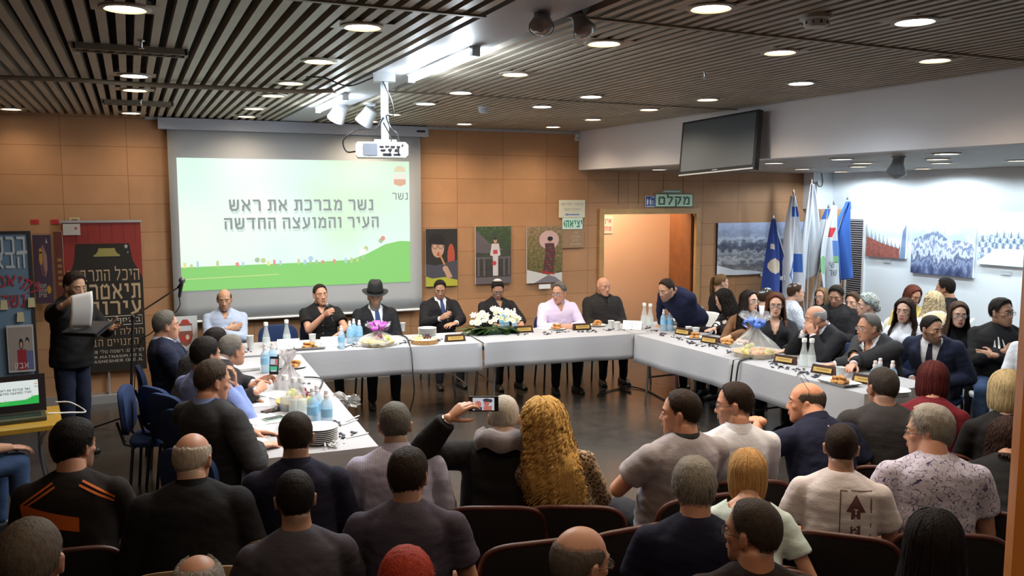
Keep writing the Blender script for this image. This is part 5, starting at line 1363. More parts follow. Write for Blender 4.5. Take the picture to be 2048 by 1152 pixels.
def a_wc(mb, w_, h_):
    flat(mb, rectp(-w_ * .46, w_ * .46, -h_ * .46, h_ * .46), -.001, 1)
    for k in (-.28, .02):
        blob(mb, k * w_, .22 * h_, .06 * w_, .05 * h_, -.0016, 0); flat(mb, [((k - .1) * w_, .14 * h_), ((k + .1) * w_, .14 * h_), ((k + .07) * w_, -.3 * h_), ((k - .07) * w_, -.3 * h_)], -.0016, 0)
    blob(mb, .28 * w_, .1 * h_, .05 * w_, .045 * h_, -.0016, 0); blob(mb, .28 * w_, -.16 * h_, .12 * w_, .12 * h_, -.0016, 0); blob(mb, .28 * w_, -.16 * h_, .08 * w_, .08 * h_, -.0022, 1); flat(mb, rectp(.22 * w_, .3 * w_, -.14 * h_, .08 * h_), -.0016, 0); flat(mb, rectp(.1 * w_, .42 * w_, .32 * h_, .38 * h_), -.0016, 0)
    flat(mb, rectp(-.4 * w_, .4 * w_, -.42 * h_, -.38 * h_), -.0016, 0)
sign('toilet_sign', 'small blue and white toilet sign beside the shelter sign', 1291, 392, 1310, 414, a_wc, [M_PAPER, BLUE])
def a_defib(mb, w_, h_):
    letters(mb, 'מכשיר החייאה', (0, -.002, .26 * h_), h_ * .12, 0, t=.13, width=w_ * .84); letters(mb, 'דפיברילטור', (0, -.002, -.05 * h_), h_ * .12, 0, t=.13, width=w_ * .62)
    flat(mb, [(-.28 * w_, -.32 * h_), (-.18 * w_, -.25 * h_), (-.18 * w_, -.29 * h_), (.28 * w_, -.29 * h_), (.28 * w_, -.36 * h_), (-.18 * w_, -.36 * h_), (-.18 * w_, -.4 * h_)], -.002, 1)
sign('paper_sign', 'cream paper notice with two lines and a blue arrow left of the doorway', 1118, 400, 1170, 435, a_defib, [C_('greyink', (.2, .22, .26)), C_('arrowblue', (.16, .24, .5))], edge=C_('cream', (.66, .64, .5)))
def a_exit(mb, w_, h_):
    flat(mb, [(-.46 * w_, 0), (-.37 * w_, .32 * h_), (-.37 * w_, .12 * h_), (-.4 * w_, 0), (-.37 * w_, -.12 * h_), (-.37 * w_, -.32 * h_)], -.002, 0); letters(mb, 'יציאה', (.07 * w_, -.002, -.02 * h_), h_ * .5, 0, t=.24, width=w_ * .78)
sign('exit_sign', 'mint exit sign with green letters under the paper notice', 1125, 436, 1165, 458, a_exit, [C_('exitgreen', (.01, .25, .14))], edge=C_('mint', (.62, .78, .7)))
def a_brown(mb, w_, h_):
    for k, s_ in enumerate(('חדר', 'מועדון', 'ילדים', 'מזכירות')): letters(mb, s_, (.12 * w_, -.002, (.33 - .21 * k) * h_), h_ * .1, 0, t=.16)
sign('brown_sign', 'tan wall plaque with pale lettering below the exit sign', 1123, 460, 1168, 495, a_brown, [C_('plaqueletters', (.55, .44, .3))], edge=C_('plaque', (.33, .21, .12)))
def a_nofood(mb, w_, h_):
    letters(mb, 'אין להכניס', (0, -.002, .22 * h_), h_ * .2, 0, t=.2, width=w_ * .86); letters(mb, 'מזון ושתיה', (0, -.002, -.22 * h_), h_ * .2, 0, t=.2, width=w_ * .86)
x1_, z1_, z0_ = oy(1226, 432, YW + 1.43)[0], oy(1226, 432, YW + 1.43)[2], oy(1226, 467, YW + 1.43)[2]
board('notice', 'white notice with red words on the corridor wall, partly behind the door frame', 'sign', x1_ - .52, x1_, z0_, z1_, YW + 1.43, a_nofood, [RED], .006, edge=C_('noticepaper', (.62, .52, .44)))
# little labels stuck on the left of the wall
for px0, py0, px1, py1, m, lb in ((61, 439, 78, 448, RED, 'small red label on the wall, above the dark poster'), (101, 439, 118, 448, RED, 'small red label on the wall, beside the cream label'), (138, 435, 160, 444, C_('creamlabel', (.45, .42, .25)), 'small cream label on the wall above the red curtain banner')):
    x0, x1, z0, z1 = wallq(px0, py0, px1, py1, YW - .006); board('wall_label', lb, 'label', x0, x1, z0, z1, YW - .006, lambda mb, w_, h_: flat(mb, rectp(-w_ * .3, w_ * .3, -h_ * .12, h_ * .12), -.001, 0), [C_('labelink', (.25, .05, .04))], .004, edge=m)

# roll-up banner
Yb = YW - .09
x0, x1, z0, z1 = wallq(122, 446, 294, 737, Yb); w_, h_ = x1 - x0, z1 - z0
t = thing('banner', 'tall black theatre banner with red curtains and gold lettering', 'banner', ((x0 + x1) / 2, Yb, z0))
zf = 0.04 - z0
mb = MB(); mb.box((0, .003, h_ / 2), (w_, .004, h_), 0)
def U(u, v): return (-w_ / 2 + u * w_, v * h_)
cur = lambda pts, m, y: mb.poly([(p[0], y, p[1]) for p in (U(*q) for q in pts)], m)
cur([(0, .86), (1, .86), (1, 1), (0, 1)], 1, -.001); cur([(0, .62), (.07, .66), (.13, .74), (.16, .86), (.16, .93), (0, .93)], 1, -.0012); cur([(1, .62), (.96, .67), (.88, .74), (.84, .86), (.84, .93), (1, .93)], 1, -.0012)
for k in range(7): cur([(.02 + .15 * k, .87), (.03 + .15 * k, .87), (.03 + .15 * k, .995), (.02 + .15 * k, .995)], 4, -.0016)
cur([(.38, .775), (.72, .775), (.71, .79), (.39, .79)], 2, -.0016); cur([(.41, .79), (.69, .79), (.66, .815), (.44, .815)], 2, -.0018); cur([(.44, .815), (.66, .815), (.655, .83), (.445, .83)], 2, -.002)
for sx, sz, r in ((.8, .84, .03), (.82, .8, .012)):
    cur([(sx + r * (1 if k % 2 == 0 else .42) * math.sin(k * PI / 5) * 1.0, sz + r * .62 * (1 if k % 2 == 0 else .42) * math.cos(k * PI / 5)) for k in range(10)], 5, -.0016)
gl = lambda s_, u, v, hh, ww, tt=.17, m=3: letters(mb, s_, (-w_ / 2 + u * w_, -.0018, v * h_), hh * h_, m, t=tt, width=ww * w_)
gl('היכל התרבות', .5, .65, .065, .9, .15); gl('תיאטרון', .55, .54, .085, .8, .2); gl('עירוני', .6, .43, .075, .7, .2)
cur([(.04, .31), (.97, .31), (.97, .315), (.04, .315)], 5, -.0016); cur([(.04, .37), (.97, .37), (.97, .375), (.04, .375)], 5, -.0016); cur([(.965, .31), (.97, .31), (.97, .375), (.965, .375)], 5, -.0016)
gl('בנוסף אתה הבא', .52, .343, .025, .84, .17, 5); gl('החלה ההרשמה', .55, .265, .035, .84, .13); gl('המנויים הבאים', .5, .195, .04, .8, .13); gl('לפרטים: רשמה טלי 8105510-', .55, .135, .018, .84, .15, 5)
letters(mb, 'NESHER.MATNASIM.CO.IL', (.03 * w_, -.0018, .1 * h_), .016 * h_, 5, t=.15, width=.84 * w_, rtl=False); letters(mb, 'MATNASNESHER.ORG.IL', (.03 * w_, -.0018, .07 * h_), .016 * h_, 5, t=.15, width=.84 * w_, rtl=False)
mb.build('printed_cloth', [C_('bannerblack', (.022, .018, .015)), C_('curtainred', (.24, .028, .022)), C_('goldgreen', (.3, .26, .08)), C_('gold', (.46, .33, .2)), C_('curtaindark', (.16, .018, .015)), C_('pale', (.5, .46, .4))], t)
MB().box((0, .0, h_ + .012), (w_ + .02, .025, .025)).build('top_bar', M_ALU, t)
MB().box((0, .03, (z0 * -1 + h_) / 2), (.02, .02, h_ + z0)).build('support_pole', M_ALU, t)
mb = MB(); mb.box((0, .0, .045 - z0), (w_ + .06, .09, .09)); mb.box((-w_ * .3, -.07, .01 - z0), (.05, .28, .02)); mb.box((w_ * .3, -.07, .01 - z0), (.05, .28, .02)); mb.build('base', M_ALU, t)
x0, x1, z0, z1 = wallq(125, 448, 161, 470, Yb - .03); board('note', 'white paper note taped to the banner corner', 'paper', x0, x1, z0, z1, Yb - .03, lambda mb, w_, h_: (blob(mb, .25 * w_, .1 * h_, .08 * w_, .12 * h_, -.001, 0), flat(mb, rectp(-.3 * w_, .0, -.1 * h_, -.05 * h_), -.001, 1)), [RED, C_('noteink', (.4, .38, .36))], .003, edge=C_('notepaper', (.42, .4, .36)), rz=.02)

# blue welcome board, dark posters beside it
Yw = YW - .32
x0, x1 = oy(-75, 600, Yw)[0], oy(62, 600, Yw)[0]; z1, z0 = oy(40, 468, Yw)[2], .25
t = thing('welcome_board', 'blue notice board with white and red welcome letters', 'notice board', ((x0 + x1) / 2, Yw, 0), math.radians(4)); w_ = x1 - x0
MB().box((0, .02, (z0 + z1) / 2), (w_, .04, z1 - z0)).build('panel', mat('board_blue', (.13, .2, .28), .7, var=.08, vs=5), t)
mb = MB(); mb.box((0, .02, z1 + .015), (w_ + .06, .06, .03)); mb.box((-w_ / 2 - .015, .02, (z1 + z0) / 2), (.03, .06, z1 - z0)); mb.box((w_ / 2 + .015, .02, (z1 + z0) / 2), (.03, .06, z1 - z0)); mb.build('frame', mat('frame_dark', (.03, .025, .025), .5), t)
for k in (-1, 1): MB().box((k * (w_ / 2 - .05), .03, .14), (.05, .05, .28)).build('leg', M_BLACK, t)
def blet(name, s_, px, py, hh, ww, m, arc=None):
    p = oy(px, py, Yw); lx = p[0] - (x0 + x1) / 2; q = MB(); letters(q, s_, (lx, -.012, p[2]), hh, 0, t=.2, width=ww, arc=arc); q.build(name, m, t)
WL, RL = C_('letterwhite', (.46, .5, .52)), C_('letterred', (.32, .035, .05))
blet('white_letters', 'ברוכים', -4, 491, .15, .5, WL); blet('white_letters', 'הבאים', 2, 521, .14, .42, WL)
blet('red_letters', 'לתיאטרון', 16, 561, .1, .58, RL, .3); blet('red_letters', 'נשר', 28, 602, .11, .2, RL)
def gpanel(name, label, px0, py0, px1, py1, Y, art, mats, edge=None, th=.02, cat='poster'):
    x0, x1, z0, z1 = wallq(px0, py0, px1, py1, Y); return board(name, label, cat, x0, x1, z0, z1, Y, art, mats, th, edge=edge)
def a_mask(mb, w_, h_):
    flat(mb, rectp(-w_ / 2, w_ / 2, -h_ / 2, h_ / 2), -.001, 0); blob(mb, .03 * w_, .12 * h_, .2 * w_, .24 * h_, -.0016, 1); flat(mb, [(.0, .36 * h_), (.23 * w_, .2 * h_), (.23 * w_, .0), (.1 * w_, -.12 * h_), (.02 * w_, .1 * h_)], -.002, 2)
    blob(mb, -.1 * w_, .16 * h_, .1 * w_, .1 * h_, -.0022, 3); blob(mb, -.1 * w_, .27 * h_, .08 * w_, .04 * h_, -.0022, 3); blob(mb, .06 * w_, -.05 * h_, .05 * w_, .02 * h_, -.0024, 4)
    for k in range(3): letters(mb, ('הצגה', 'עונת', 'מנויים')[k], (-.1 * w_, -.002, (-.24 - .07 * k) * h_), .045 * h_, 5, t=.2, width=.4 * w_)
    blob(mb, .25 * w_, -.3 * h_, .12 * w_, .06 * h_, -.002, 3); flat(mb, [(.2 * w_, .38 * h_), (.3 * w_, .38 * h_), (.25 * w_, .45 * h_)], -.002, 5)
gpanel('theatre_poster', 'dark purple poster with a half face and gold mask', 64, 470, 109, 606, YW - .25, a_mask, [C_('plum', (.06, .035, .055)), C_('mauve', (.14, .06, .07)), C_('paleface', (.3, .17, .15)), C_('maskgold', (.45, .22, .03)), C_('lipdark', (.15, .04, .04)), C_('palegold', (.5, .42, .32))], mat('frame_grey', (.2, .2, .22), .4))
def a_red(mb, w_, h_):
    flat(mb, rectp(-w_ / 2, w_ / 2, -h_ / 2, h_ / 2), -.001, 0)
    for k in range(5): flat(mb, rectp(-.2 * w_, .3 * w_, (.1 - .08 * k) * h_, (.14 - .08 * k) * h_), -.0016, 1)
gpanel('red_poster', 'narrow dark red poster squeezed between purple poster and banner', 106, 463, 132, 612, YW - .2, a_red, [C_('oxblood', (.12, .03, .02)), C_('dullgold', (.26, .16, .05))])
def a_couple(mb, w_, h_):
    flat(mb, rectp(-w_ * .46, w_ * .46, -h_ * .46, h_ * .46), -.001, 0); flat(mb, rectp(.05 * w_, .46 * w_, -.46 * h_, -.05 * h_), -.0014, 1); flat(mb, rectp(-.14 * w_, .2 * w_, -.46 * h_, -.02 * h_), -.0018, 2)
    blob(mb, .02 * w_, .1 * h_, .08 * w_, .12 * h_, -.002, 3); blob(mb, .02 * w_, .08 * h_, .05 * w_, .07 * h_, -.0024, 4); blob(mb, .26 * w_, .16 * h_, .07 * w_, .08 * h_, -.002, 3); blob(mb, .25 * w_, .12 * h_, .055 * w_, .06 * h_, -.0024, 4); letters(mb, 'אבק', (.0, -.003, -.36 * h_), .1 * h_, 5, t=.2, width=.5 * w_)
gpanel('framed_photo', 'framed photograph of a couple at the foot of the blue board', 12, 652, 71, 742, Yw - .04, a_couple, [C_('wallbeige', (.33, .28, .25)), C_('bluecoat', (.12, .15, .3)), C_('redcoat', (.32, .03, .04)), INK, SKINP, C_('titlewhite', (.6, .58, .56))], C_('framewhite', (.5, .5, .5)))
for k, (px, py, lb) in enumerate(((8, 610, 'yellow folded tag on the blue board, beneath the red letters, nearer its outer side'), (63, 605, 'yellow folded tag on the blue board edge beside the red letters'), (41, 634, 'yellow folded tag on the blue board above the couple photograph'))):
    p = oy(px, py, Yw - .012); tt = thing('paper_tag', lb, 'tag', p, .1); MB().box((0, 0, 0), (.07, .02, .1), 0, None, .8).build('sheet', C_('tagcream', (.5, .44, .26)), tt)
# city poster leaning by the screen
def a_city(mb, w_, h_):
    flat(mb, rectp(-w_ / 2, w_ / 2, -h_ / 2, h_ / 2), -.001, 0); flat(mb, [(-.5 * w_, -.5 * h_), (.5 * w_, -.5 * h_), (.5 * w_, -.3 * h_), (-.5 * w_, -.4 * h_)], -.0014, 5)
    flat(mb, [(-.28 * w_, .36 * h_), (.28 * w_, .36 * h_), (.3 * w_, .14 * h_), (.2 * w_, -.02 * h_), (0, -.08 * h_), (-.2 * w_, -.02 * h_), (-.3 * w_, .14 * h_)], -.0014, 1); flat(mb, [(-.22 * w_, .36 * h_), (.22 * w_, .36 * h_), (.1 * w_, .44 * h_), (-.1 * w_, .44 * h_)], -.0016, 2)
    flat(mb, rectp(-.26 * w_, .26 * w_, .22 * h_, .32 * h_), -.0018, 0); flat(mb, rectp(-.2 * w_, .2 * w_, .02 * h_, .14 * h_), -.0018, 2); blob(mb, .08 * w_, .1 * h_, .08 * w_, .05 * h_, -.002, 3); letters(mb, 'נשר', (.02 * w_, -.002, -.24 * h_), .14 * h_, 4, t=.2, width=.66 * w_)
x0, x1, z0, z1 = wallq(345, 634, 398, 735, YW - .4)
tc = board('city_poster', 'white poster with a crest leaning below the projection screen', 'poster', x0, x1, z0, z1, YW - .4, a_city, [C_('posterwhite', (.66, .68, .7)), C_('crestbrown', (.3, .1, .07)), C_('crestred2', (.5, .06, .05)), C_('crestcream', (.7, .6, .4)), INK, C_('postergreen', (.12, .34, .1))], .01)
MB().tube([(0, .02, -(z1 + z0) / 2), (0, .02, (z1 - z0) / 2)], .012, 8).build('stand_pole', M_BLACK, tc, 60); MB().box((0, .02, -(z1 + z0) / 2 + .01), (.3, .3, .02)).build('stand_base', M_BLACK, tc)

# television hung under the beam
p0, p1, p2, p3 = dep(1361, 247, 9.1), ox(1512, 220, 5.56), ox(1508, 338, 5.5), dep(1367, 352, 9.0)
c = (p0 + p1 + p2 + p3) / 4; ex = unit(p1 - p0 + p2 - p3); ez = unit((p0 - p3 + p1 - p2) - ex * np.dot(p0 - p3 + p1 - p2, ex)); ey = np.cross(ez, ex)
wt, ht = np.linalg.norm(p1 - p0), (np.linalg.norm(p0 - p3) + np.linalg.norm(p1 - p2)) / 2
t = thing('television', 'black flat television hanging tilted from the white beam', 'television', c); X = np.stack([ex, ey, ez], 1)
t.rotation_euler = Matrix(X.tolist()).to_euler()
MB().box((0, .03, 0), (wt, .06, ht)).build('case', mat('tv_black', (.018, .018, .02), .3), t); MB().box((0, -.001, .015), (wt * .95, .004, ht * .88)).build('screen', mat('tv_screen', (.075, .088, .105), .55, spec=.3), t)
MB().box((0, -.004, -ht / 2 + .012), (wt * .98, .012, .014)).build('trim_strip', M_ALU, t); MB().box((0, -.003, -ht / 2 + .035), (.07, .003, .008)).build('badge', M_ALU, t)
arm = (Vector((BX - .01, c[1], c[2])) - Vector(c)); al = X.T @ np.array(arm)
MB().tube([(0, .06, 0), (al[0] * .5, al[1] * .5 + .03, al[2] * .5), tuple(al)], .025, 8).build('wall_arm', M_BLACK, t, 60); MB().box((0, .075, 0), (.3, .03, .2)).build('mount_plate', M_BLACK, t)

# flags in their stand
Yf = 9.75
st = oy(1612, 660, Yf); st[2] = 0
t = thing('flag_stand', 'round black flag stand behind the seated women', 'stand', st); MB().lathe([(.0, .0), (.26, .0), (.26, .03), (.1, .06), (.06, .3), (.09, .34), (.0, .34)], 24).build('base', M_BLACK, t, 40)
def flag(label, px, py, L, Rr, cols, Y, art=None, ph=0.0):
    tip = oy(px, py, Y); t = thing('flag', label, 'flag', st + [0, 0, .02], 0, 'flags in the stand'); o_ = np.array(t.location)
    MB().tube([(0, 0, .28), (tip - o_) * 1.0], .012, 8).build('pole', mat('flag_pole', (.5, .5, .52), .35, .4), t, 60)
    MB().lathe([(.0, -.02), (.014, -.01), (.016, .02), (.006, .05), (.0, .07)], 10, 0, tip - o_).build('finial', M_STEEL, t, 60)
    nr, nc = 80, 64; a = smoothpath(L, 8); b = smoothpath(Rr, 8)
    ia = np.linspace(0, len(a) - 1, nr); A_ = np.stack([np.interp(ia, range(len(a)), a[:, k]) for k in (0, 1)], 1); ib = np.linspace(0, len(b) - 1, nr); B_ = np.stack([np.interp(ib, range(len(b)), b[:, k]) for k in (0, 1)], 1)
    V = np.zeros((nr, nc, 3))
    for i in range(nr):
        for j in range(nc):
            u = j / (nc - 1); q = A_[i] * (1 - u) + B_[i] * u; k = i / (nr - 1)
            V[i, j] = oy(q[0], q[1], Y) + np.array([0, (.02 + .075 * k) * math.sin(u * 9 + ph + k * 1.2) + .02 * math.sin(u * 19 + ph * 2), 0]) - o_
    Q = grid_faces(nr, nc); mi = np.zeros(len(Q), int)
    if art:
        for n_, q in enumerate(Q): i, j = divmod(n_, nc - 1); mi[n_] = art((j + .5) / (nc - 1), (i + .5) / (nr - 1))
    ob = mesh_obj('cloth', V.reshape(-1, 3), [Q], [mi], cols, t, 180); md = ob.modifiers.new('thick', 'SOLIDIFY'); md.thickness = .004
    return t, V, o_
FB, FWh, FBl = cloth_mat('flag_navy', (.03, .06, .26), fold=.3), cloth_mat('flag_white', (.6, .64, .7), fold=.3), cloth_mat('flag_blue', (.05, .14, .46), fold=.3)
FGr, FRd, FSk = cloth_mat('flag_green', (.25, .5, .25), fold=.3), cloth_mat('flag_red', (.6, .05, .06), fold=.3), cloth_mat('flag_sky', (.12, .25, .6), fold=.3)
FCr = cloth_mat('flag_cream', (.55, .5, .42), fold=.3)
t, V, o_ = flag('navy flag with a pale crest, lowest tip of the row', 1547, 437, [(1546, 438), (1540, 480), (1533, 540), (1528, 602)], [(1549, 438), (1562, 490), (1573, 540), (1580, 592)], [FB, FCr], Yf + .05, lambda u, k: 1 if ((u - .34) / .2) ** 2 + ((k - .62) / .085) ** 2 < 1 or (abs(u - .25) < .08 and abs(k - .4) < .03) else 0, .3)
q = MB(); letters(q, 'נשר', (0, 0, 0), .05, 0, t=.2); q.build('lettering', FWh, t).location = tuple(V[60, 37] + [0, -.06, 0])
def isr(u, k): return 1 if (abs(k - .22) < .07 and u > .25) or (abs(k - .76) < .06 and u > .45) or (abs(abs(u - .35) + abs(k - .84) * 2.2 - .16) < .05 and k > .72) else 0
flag('white flag with blue stripes and star, beside the navy flag', 1587, 388, [(1584, 392), (1577, 440), (1571, 500), (1569, 600)], [(1590, 392), (1595, 440), (1598, 500), (1599, 600)], [FWh, FBl], Yf, isr, 1.4)
flag('plain white flag with the tallest tip', 1623, 364, [(1621, 368), (1611, 430), (1600, 500), (1597, 590)], [(1625, 368), (1631, 420), (1634, 480), (1628, 540)], [FWh], Yf + .12, None, 2.2)
flag('white flag with a blue band half hidden behind the printed flag', 1657, 416, [(1654, 418), (1640, 460), (1630, 500), (1622, 545)], [(1659, 418), (1656, 460), (1650, 505), (1645, 545)], [FWh, FBl], Yf + .2, lambda u, k: 1 if u < .6 and k < .16 else 0, .9)
def town(u, k): return 2 if (u > .55 and u < .85 and .3 < k < .42 and u + k * 1.5 < 1.35) else (3 if (u > .72 and .46 < k < .62) else (1 if (u > .7 and .62 < k < .7) or ((u - .12) / .16) ** 2 + ((k - .72) / .1) ** 2 < 1 else 0))
t, V, o_ = flag('white printed flag with red, blue and green marks and dark letters', 1668, 408, [(1665, 412), (1647, 460), (1636, 520), (1638, 580)], [(1670, 412), (1670, 460), (1674, 520), (1678, 580)], [FWh, FGr, FRd, FSk], Yf - .05, town, 2.9)
q = MB(); letters(q, 'רשי', (0, 0, .06), .075, 0, t=.13); letters(q, 'נשר', (.03, 0, -.06), .075, 0, t=.13); q.build('lettering', INK, t).location = tuple(V[63, 37] + [0, -.07, .05])
flag('bright blue flag at the end of the row nearest the gallery', 1695, 399, [(1693, 403), (1668, 452), (1670, 505), (1676, 568)], [(1698, 403), (1701, 450), (1703, 500), (1708, 548)], [FBl], Yf - .02, None, 4.0)
# ================================================================== TABLES
TZ = .765
A0, A1 = oz(600, 706, TZ), oz(1270, 668, TZ)      # front edge of the long table
L0, L1 = oz(600, 708, TZ), oz(757, 893, TZ)       # inner edge of the left table
R0, R1 = oz(1270, 669, TZ), oz(1729, 789, TZ)     # inner edge of the right table
M_CLOTH = cloth_mat('table_linen', (.35, .35, .375), rough=.8, fold=.25)
M_CLOTHW = M_CLOTH
M_TTOP = mat('table_laminate', (.35, .3, .25), .5)
M_LEG = mat('leg_dark', (.03, .03, .032), .4, .3)
M_LEGC = mat('leg_chrome', (.4, .4, .4), .25, .9)
def table(label, P, D, wdt, group='tables under the white cloths'):
    """P, D front corners; width goes to the left of P->D"""
    P, D = np.array(P[:2]), np.array(D[:2]); e = (D - P) / np.linalg.norm(D - P); n = np.array([-e[1], e[0]])
    L = np.linalg.norm(D - P); c = (P + D) / 2 + n * wdt / 2; a = math.atan2(e[1], e[0])
    t = thing('folding_table', label, 'table', (c[0], c[1], 0), a, group)
    MB().box((0, 0, TZ - .03), (L - .02, wdt - .02, .03)).build('tabletop', M_TTOP, t)
    for sx in (-1, 1):
        for sy in (-1, 1):
            MB().tube([(sx * (L / 2 - .18), sy * (wdt / 2 - .08), TZ - .04), (sx * (L / 2 - .12), sy * (wdt / 2 - .06), 0)], .014, 8).build('leg', M_LEGC, t, 60)
        MB().tube([(sx * (L / 2 - .15), -wdt / 2 + .07, .3), (sx * (L / 2 - .15), wdt / 2 - .07, .3)], .01, 8).build('crossbar', M_LEGC, t, 60)
    return c, a, L
def cloth(label, P, D, wdt, drops, seed, group='white tablecloths'):
    """drops: front, right end, back, left end"""
    P, D = np.array(P[:2]), np.array(D[:2]); e = (D - P) / np.linalg.norm(D - P); n = np.array([-e[1], e[0]]); L = np.linalg.norm(D - P)
    rs = np.random.RandomState(seed); c = (P + D) / 2 + n * wdt / 2; a = math.atan2(e[1], e[0])
    def axis(lo, hi, d0, d1, n_):
        q = [(lo - .0, d0 * (1 - i / 5)) for i in range(5)] if d0 else []
        q += [(lo + (hi - lo) * i / n_, 0) for i in range(n_ + 1)]
        q += [(hi, d1 * (i + 1) / 5) for i in range(5)] if d1 else []
        return q
    xs = axis(-L / 2, L / 2, drops[3], drops[1], max(8, int(L / .06))); ys = axis(-wdt / 2, wdt / 2, drops[0], drops[2], 10)
    V = np.zeros((len(xs), len(ys), 3)); ph = rs.uniform(0, 6, 6)
    for i, (x, dx) in enumerate(xs):
        for j, (y, dy) in enumerate(ys):
            d = max(dx, dy); sx, sy = (math.copysign(1, x) if dx else 0), (math.copysign(1, y) if dy else 0)
            s_ = x if dy >= dx else y
            w_ = (.012 * math.sin(s_ * 5 + ph[0]) + .008 * math.sin(s_ * 12 + ph[1]) + .02) * d / .3
            if dx and dy: d = max(dx, dy) + .25 * min(dx, dy); w_ *= 1.2
            V[i, j] = (x + sx * (.004 + w_), y + sy * (.004 + w_), TZ + .002 - d + .0012 * math.sin(x * 9 + ph[2]) * math.sin(y * 11 + ph[3]) - (0 if d == 0 else .0) + (.006 * math.sin(s_ * 2.3 + ph[4]) if d > .2 else 0))
    o = mesh_obj('tablecloth', V.reshape(-1, 3), grid_faces(len(xs), len(ys)), None, M_CLOTH, None, 50)
    o.location = (c[0], c[1], 0); o.rotation_euler = (0, 0, a)
    md = o.modifiers.new('thick', 'SOLIDIFY'); md.thickness = .003; md.offset = 1
    return tag(o, label, 'tablecloth', group)
lerp = lambda a, b, t: a + (b - a) * t
fs = (965 - 600) / (1270 - 600) * .97
Am = oz(966, 686, TZ); eA = unit((A1 - A0)[:2]); Al = A0[:2] - eA * 1.0; W_A = .78
Ar = A1[:2] + eA * .72
table('folding table under the long cloth, on the projector side', Al, Am, W_A); table('folding table under the long cloth, on the doorway side', Am, Ar, W_A)
cloth('white cloth over the long table between screen and slit', Al, Am[:2] - eA * .012, W_A, (.29, 0, .2, .2), 1)
cloth('white cloth over the long table from the slit to the corner', Am[:2] + eA * .012, A1[:2], W_A, (.275, 0, .2, 0), 2)
eR = unit((R1 - R0)[:2]); nR = np.array([-eR[1], eR[0]]); W_R = .8
Rm = lerp(R0, R1, .52)[:2]
Rs = R0[:2] - eR * .78
table('folding table of the side wing, by the corner', R0[:2] + eR * .02, Rm, W_R); table('folding table of the side wing, by the audience', Rm, R1, W_R)
cloth('white cloth over the corner end of the side wing table', R0[:2] + eR * .0, Rm - eR * .01, W_R, (.3, 0, .2, 0), 3)
cloth('white cloth over the audience end of the side wing table', Rm + eR * .01, R1, W_R, (.3, .3, .2, 0), 4)
cr = MB(); cr.box((0, 0, 0), (.74, W_A, .004)); 
c = A1[:2] + eA * .37 + np.array([-eA[1], eA[0]]) * W_A / 2
o = cloth('square of white cloth over the table corner below the doorway', A1[:2], A1[:2] + eA * .8, W_A, (0, .2, .2, 0), 5)
eL = unit((L0 - L1)[:2]); W_L = .8
table('folding table of the wing nearest the mike stand', L1[:2], L0[:2] - eL * .02, W_L)
cloth('white cloth over the wing table before the dark-suited men', L1[:2], L0[:2] - eL * .015, W_L, (.3, 0, .2, .32), 6)

# ------------------------------------------------------------------ chairs
def make_chair(name, label, cat, fabric, rim, seatm, legm, group, wood=False):
    t = thing(name, label, cat, (0, 0, -50), 0, group)
    mb = MB(); V = []
    a = np.linspace(0, 2 * PI, 28, endpoint=False); se = lambda q, e: np.sign(q) * np.abs(q) ** e
    for z, k in ((.425, .9), (.43, .98), (.46, 1.0), (.475, .93)): V.append(np.stack([.225 * k * se(np.cos(a), .55), .03 + .215 * k * se(np.sin(a), .55), np.full(28, z)], 1))
    mb.add(np.concatenate(V), ring_faces(4, 28)); mb.build('seat', seatm, t, 60)
    def back(w_, h0, h1, th, off, e, m, nm):
        q = MB(); n = 32; b = np.linspace(0, 2 * PI, n, endpoint=False); zc, hh = (h0 + h1) / 2, (h1 - h0) / 2; V = []
        for y, k in ((-th / 2, .9), (-th / 2 + .008, 1.0), (th / 2 - .008, 1.0), (th / 2, .92)):
            x = w_ / 2 * k * se(np.cos(b), e); z = zc + hh * k * se(np.sin(b), e)
            V.append(np.stack([x, off + y - .12 * (z - .45) * .6 + .5 * x * x, z], 1))
        q.add(np.concatenate(V), ring_faces(4, n)); return q.build(nm, m, t, 60)
    if wood:
        back(.5, .44, .815, .026, -.205, .5, fabric if name == 'audience_chair' else rim, 'back_shell'); back(.46, .46, .79, .036, -.182, .5, fabric, 'backrest')
        if name == 'audience_chair':
            b = np.linspace(-.35, PI + .35, 30); x = .25 * se(np.cos(b), .5); z = .6275 + .1875 * se(np.sin(b), .5)
            MB().tube(np.stack([x, -.205 - .12 * (z - .45) * .6 + .5 * x * x, z], 1), .0135, 8).build('rim', rim, t, 60)
    else: back(.44, .5, .86, .05, -.2, .6, fabric, 'backrest')
    for sx in (-1, 1):
        for sy in (-1, 1):
            MB().tube([(sx * .19, .03 + sy * .17, .43), (sx * .215, .03 + sy * .21, 0)], .012, 8).build('leg', legm, t, 60)
        MB().tube([(sx * .17, -.12, .42), (sx * .17, -.2, .45), (sx * .16, -.25, .62)], .011, 8).build('back_support', legm, t, 60)
    return t
M_CHB = cloth_mat('chair_blue', (.018, .034, .095), fold=.2); M_CHK = cloth_mat('chair_black', (.014, .012, .013), fold=.2)
CHAIRS = {
 'blue': index_children(make_chair('conference_chair', 'x', 'chair', M_CHB, None, M_CHB, M_LEG, 'blue chairs at the tables')),
 'dark': index_children(make_chair('audience_chair', 'x', 'chair', M_CHK, mat('chair_rim', (.065, .017, .011), .45), cloth_mat('seat_red', (.16, .02, .018), fold=.2), M_LEG, 'dark chairs of the audience', True)),
 'tan': index_children(make_chair('plywood_chair', 'x', 'chair', mat('ply_tan', (.24, .14, .07), .45, var=.15, vs=6), mat('ply_edge', (.3, .19, .1), .5), mat('ply_tan', (.24, .14, .07), .45), M_LEGC, 'plywood chairs of the audience', True)),
 'white': index_children(make_chair('plastic_chair', 'x', 'chair', M_PLAS, None, M_PLAS, M_LEGC, 'white chairs'))}
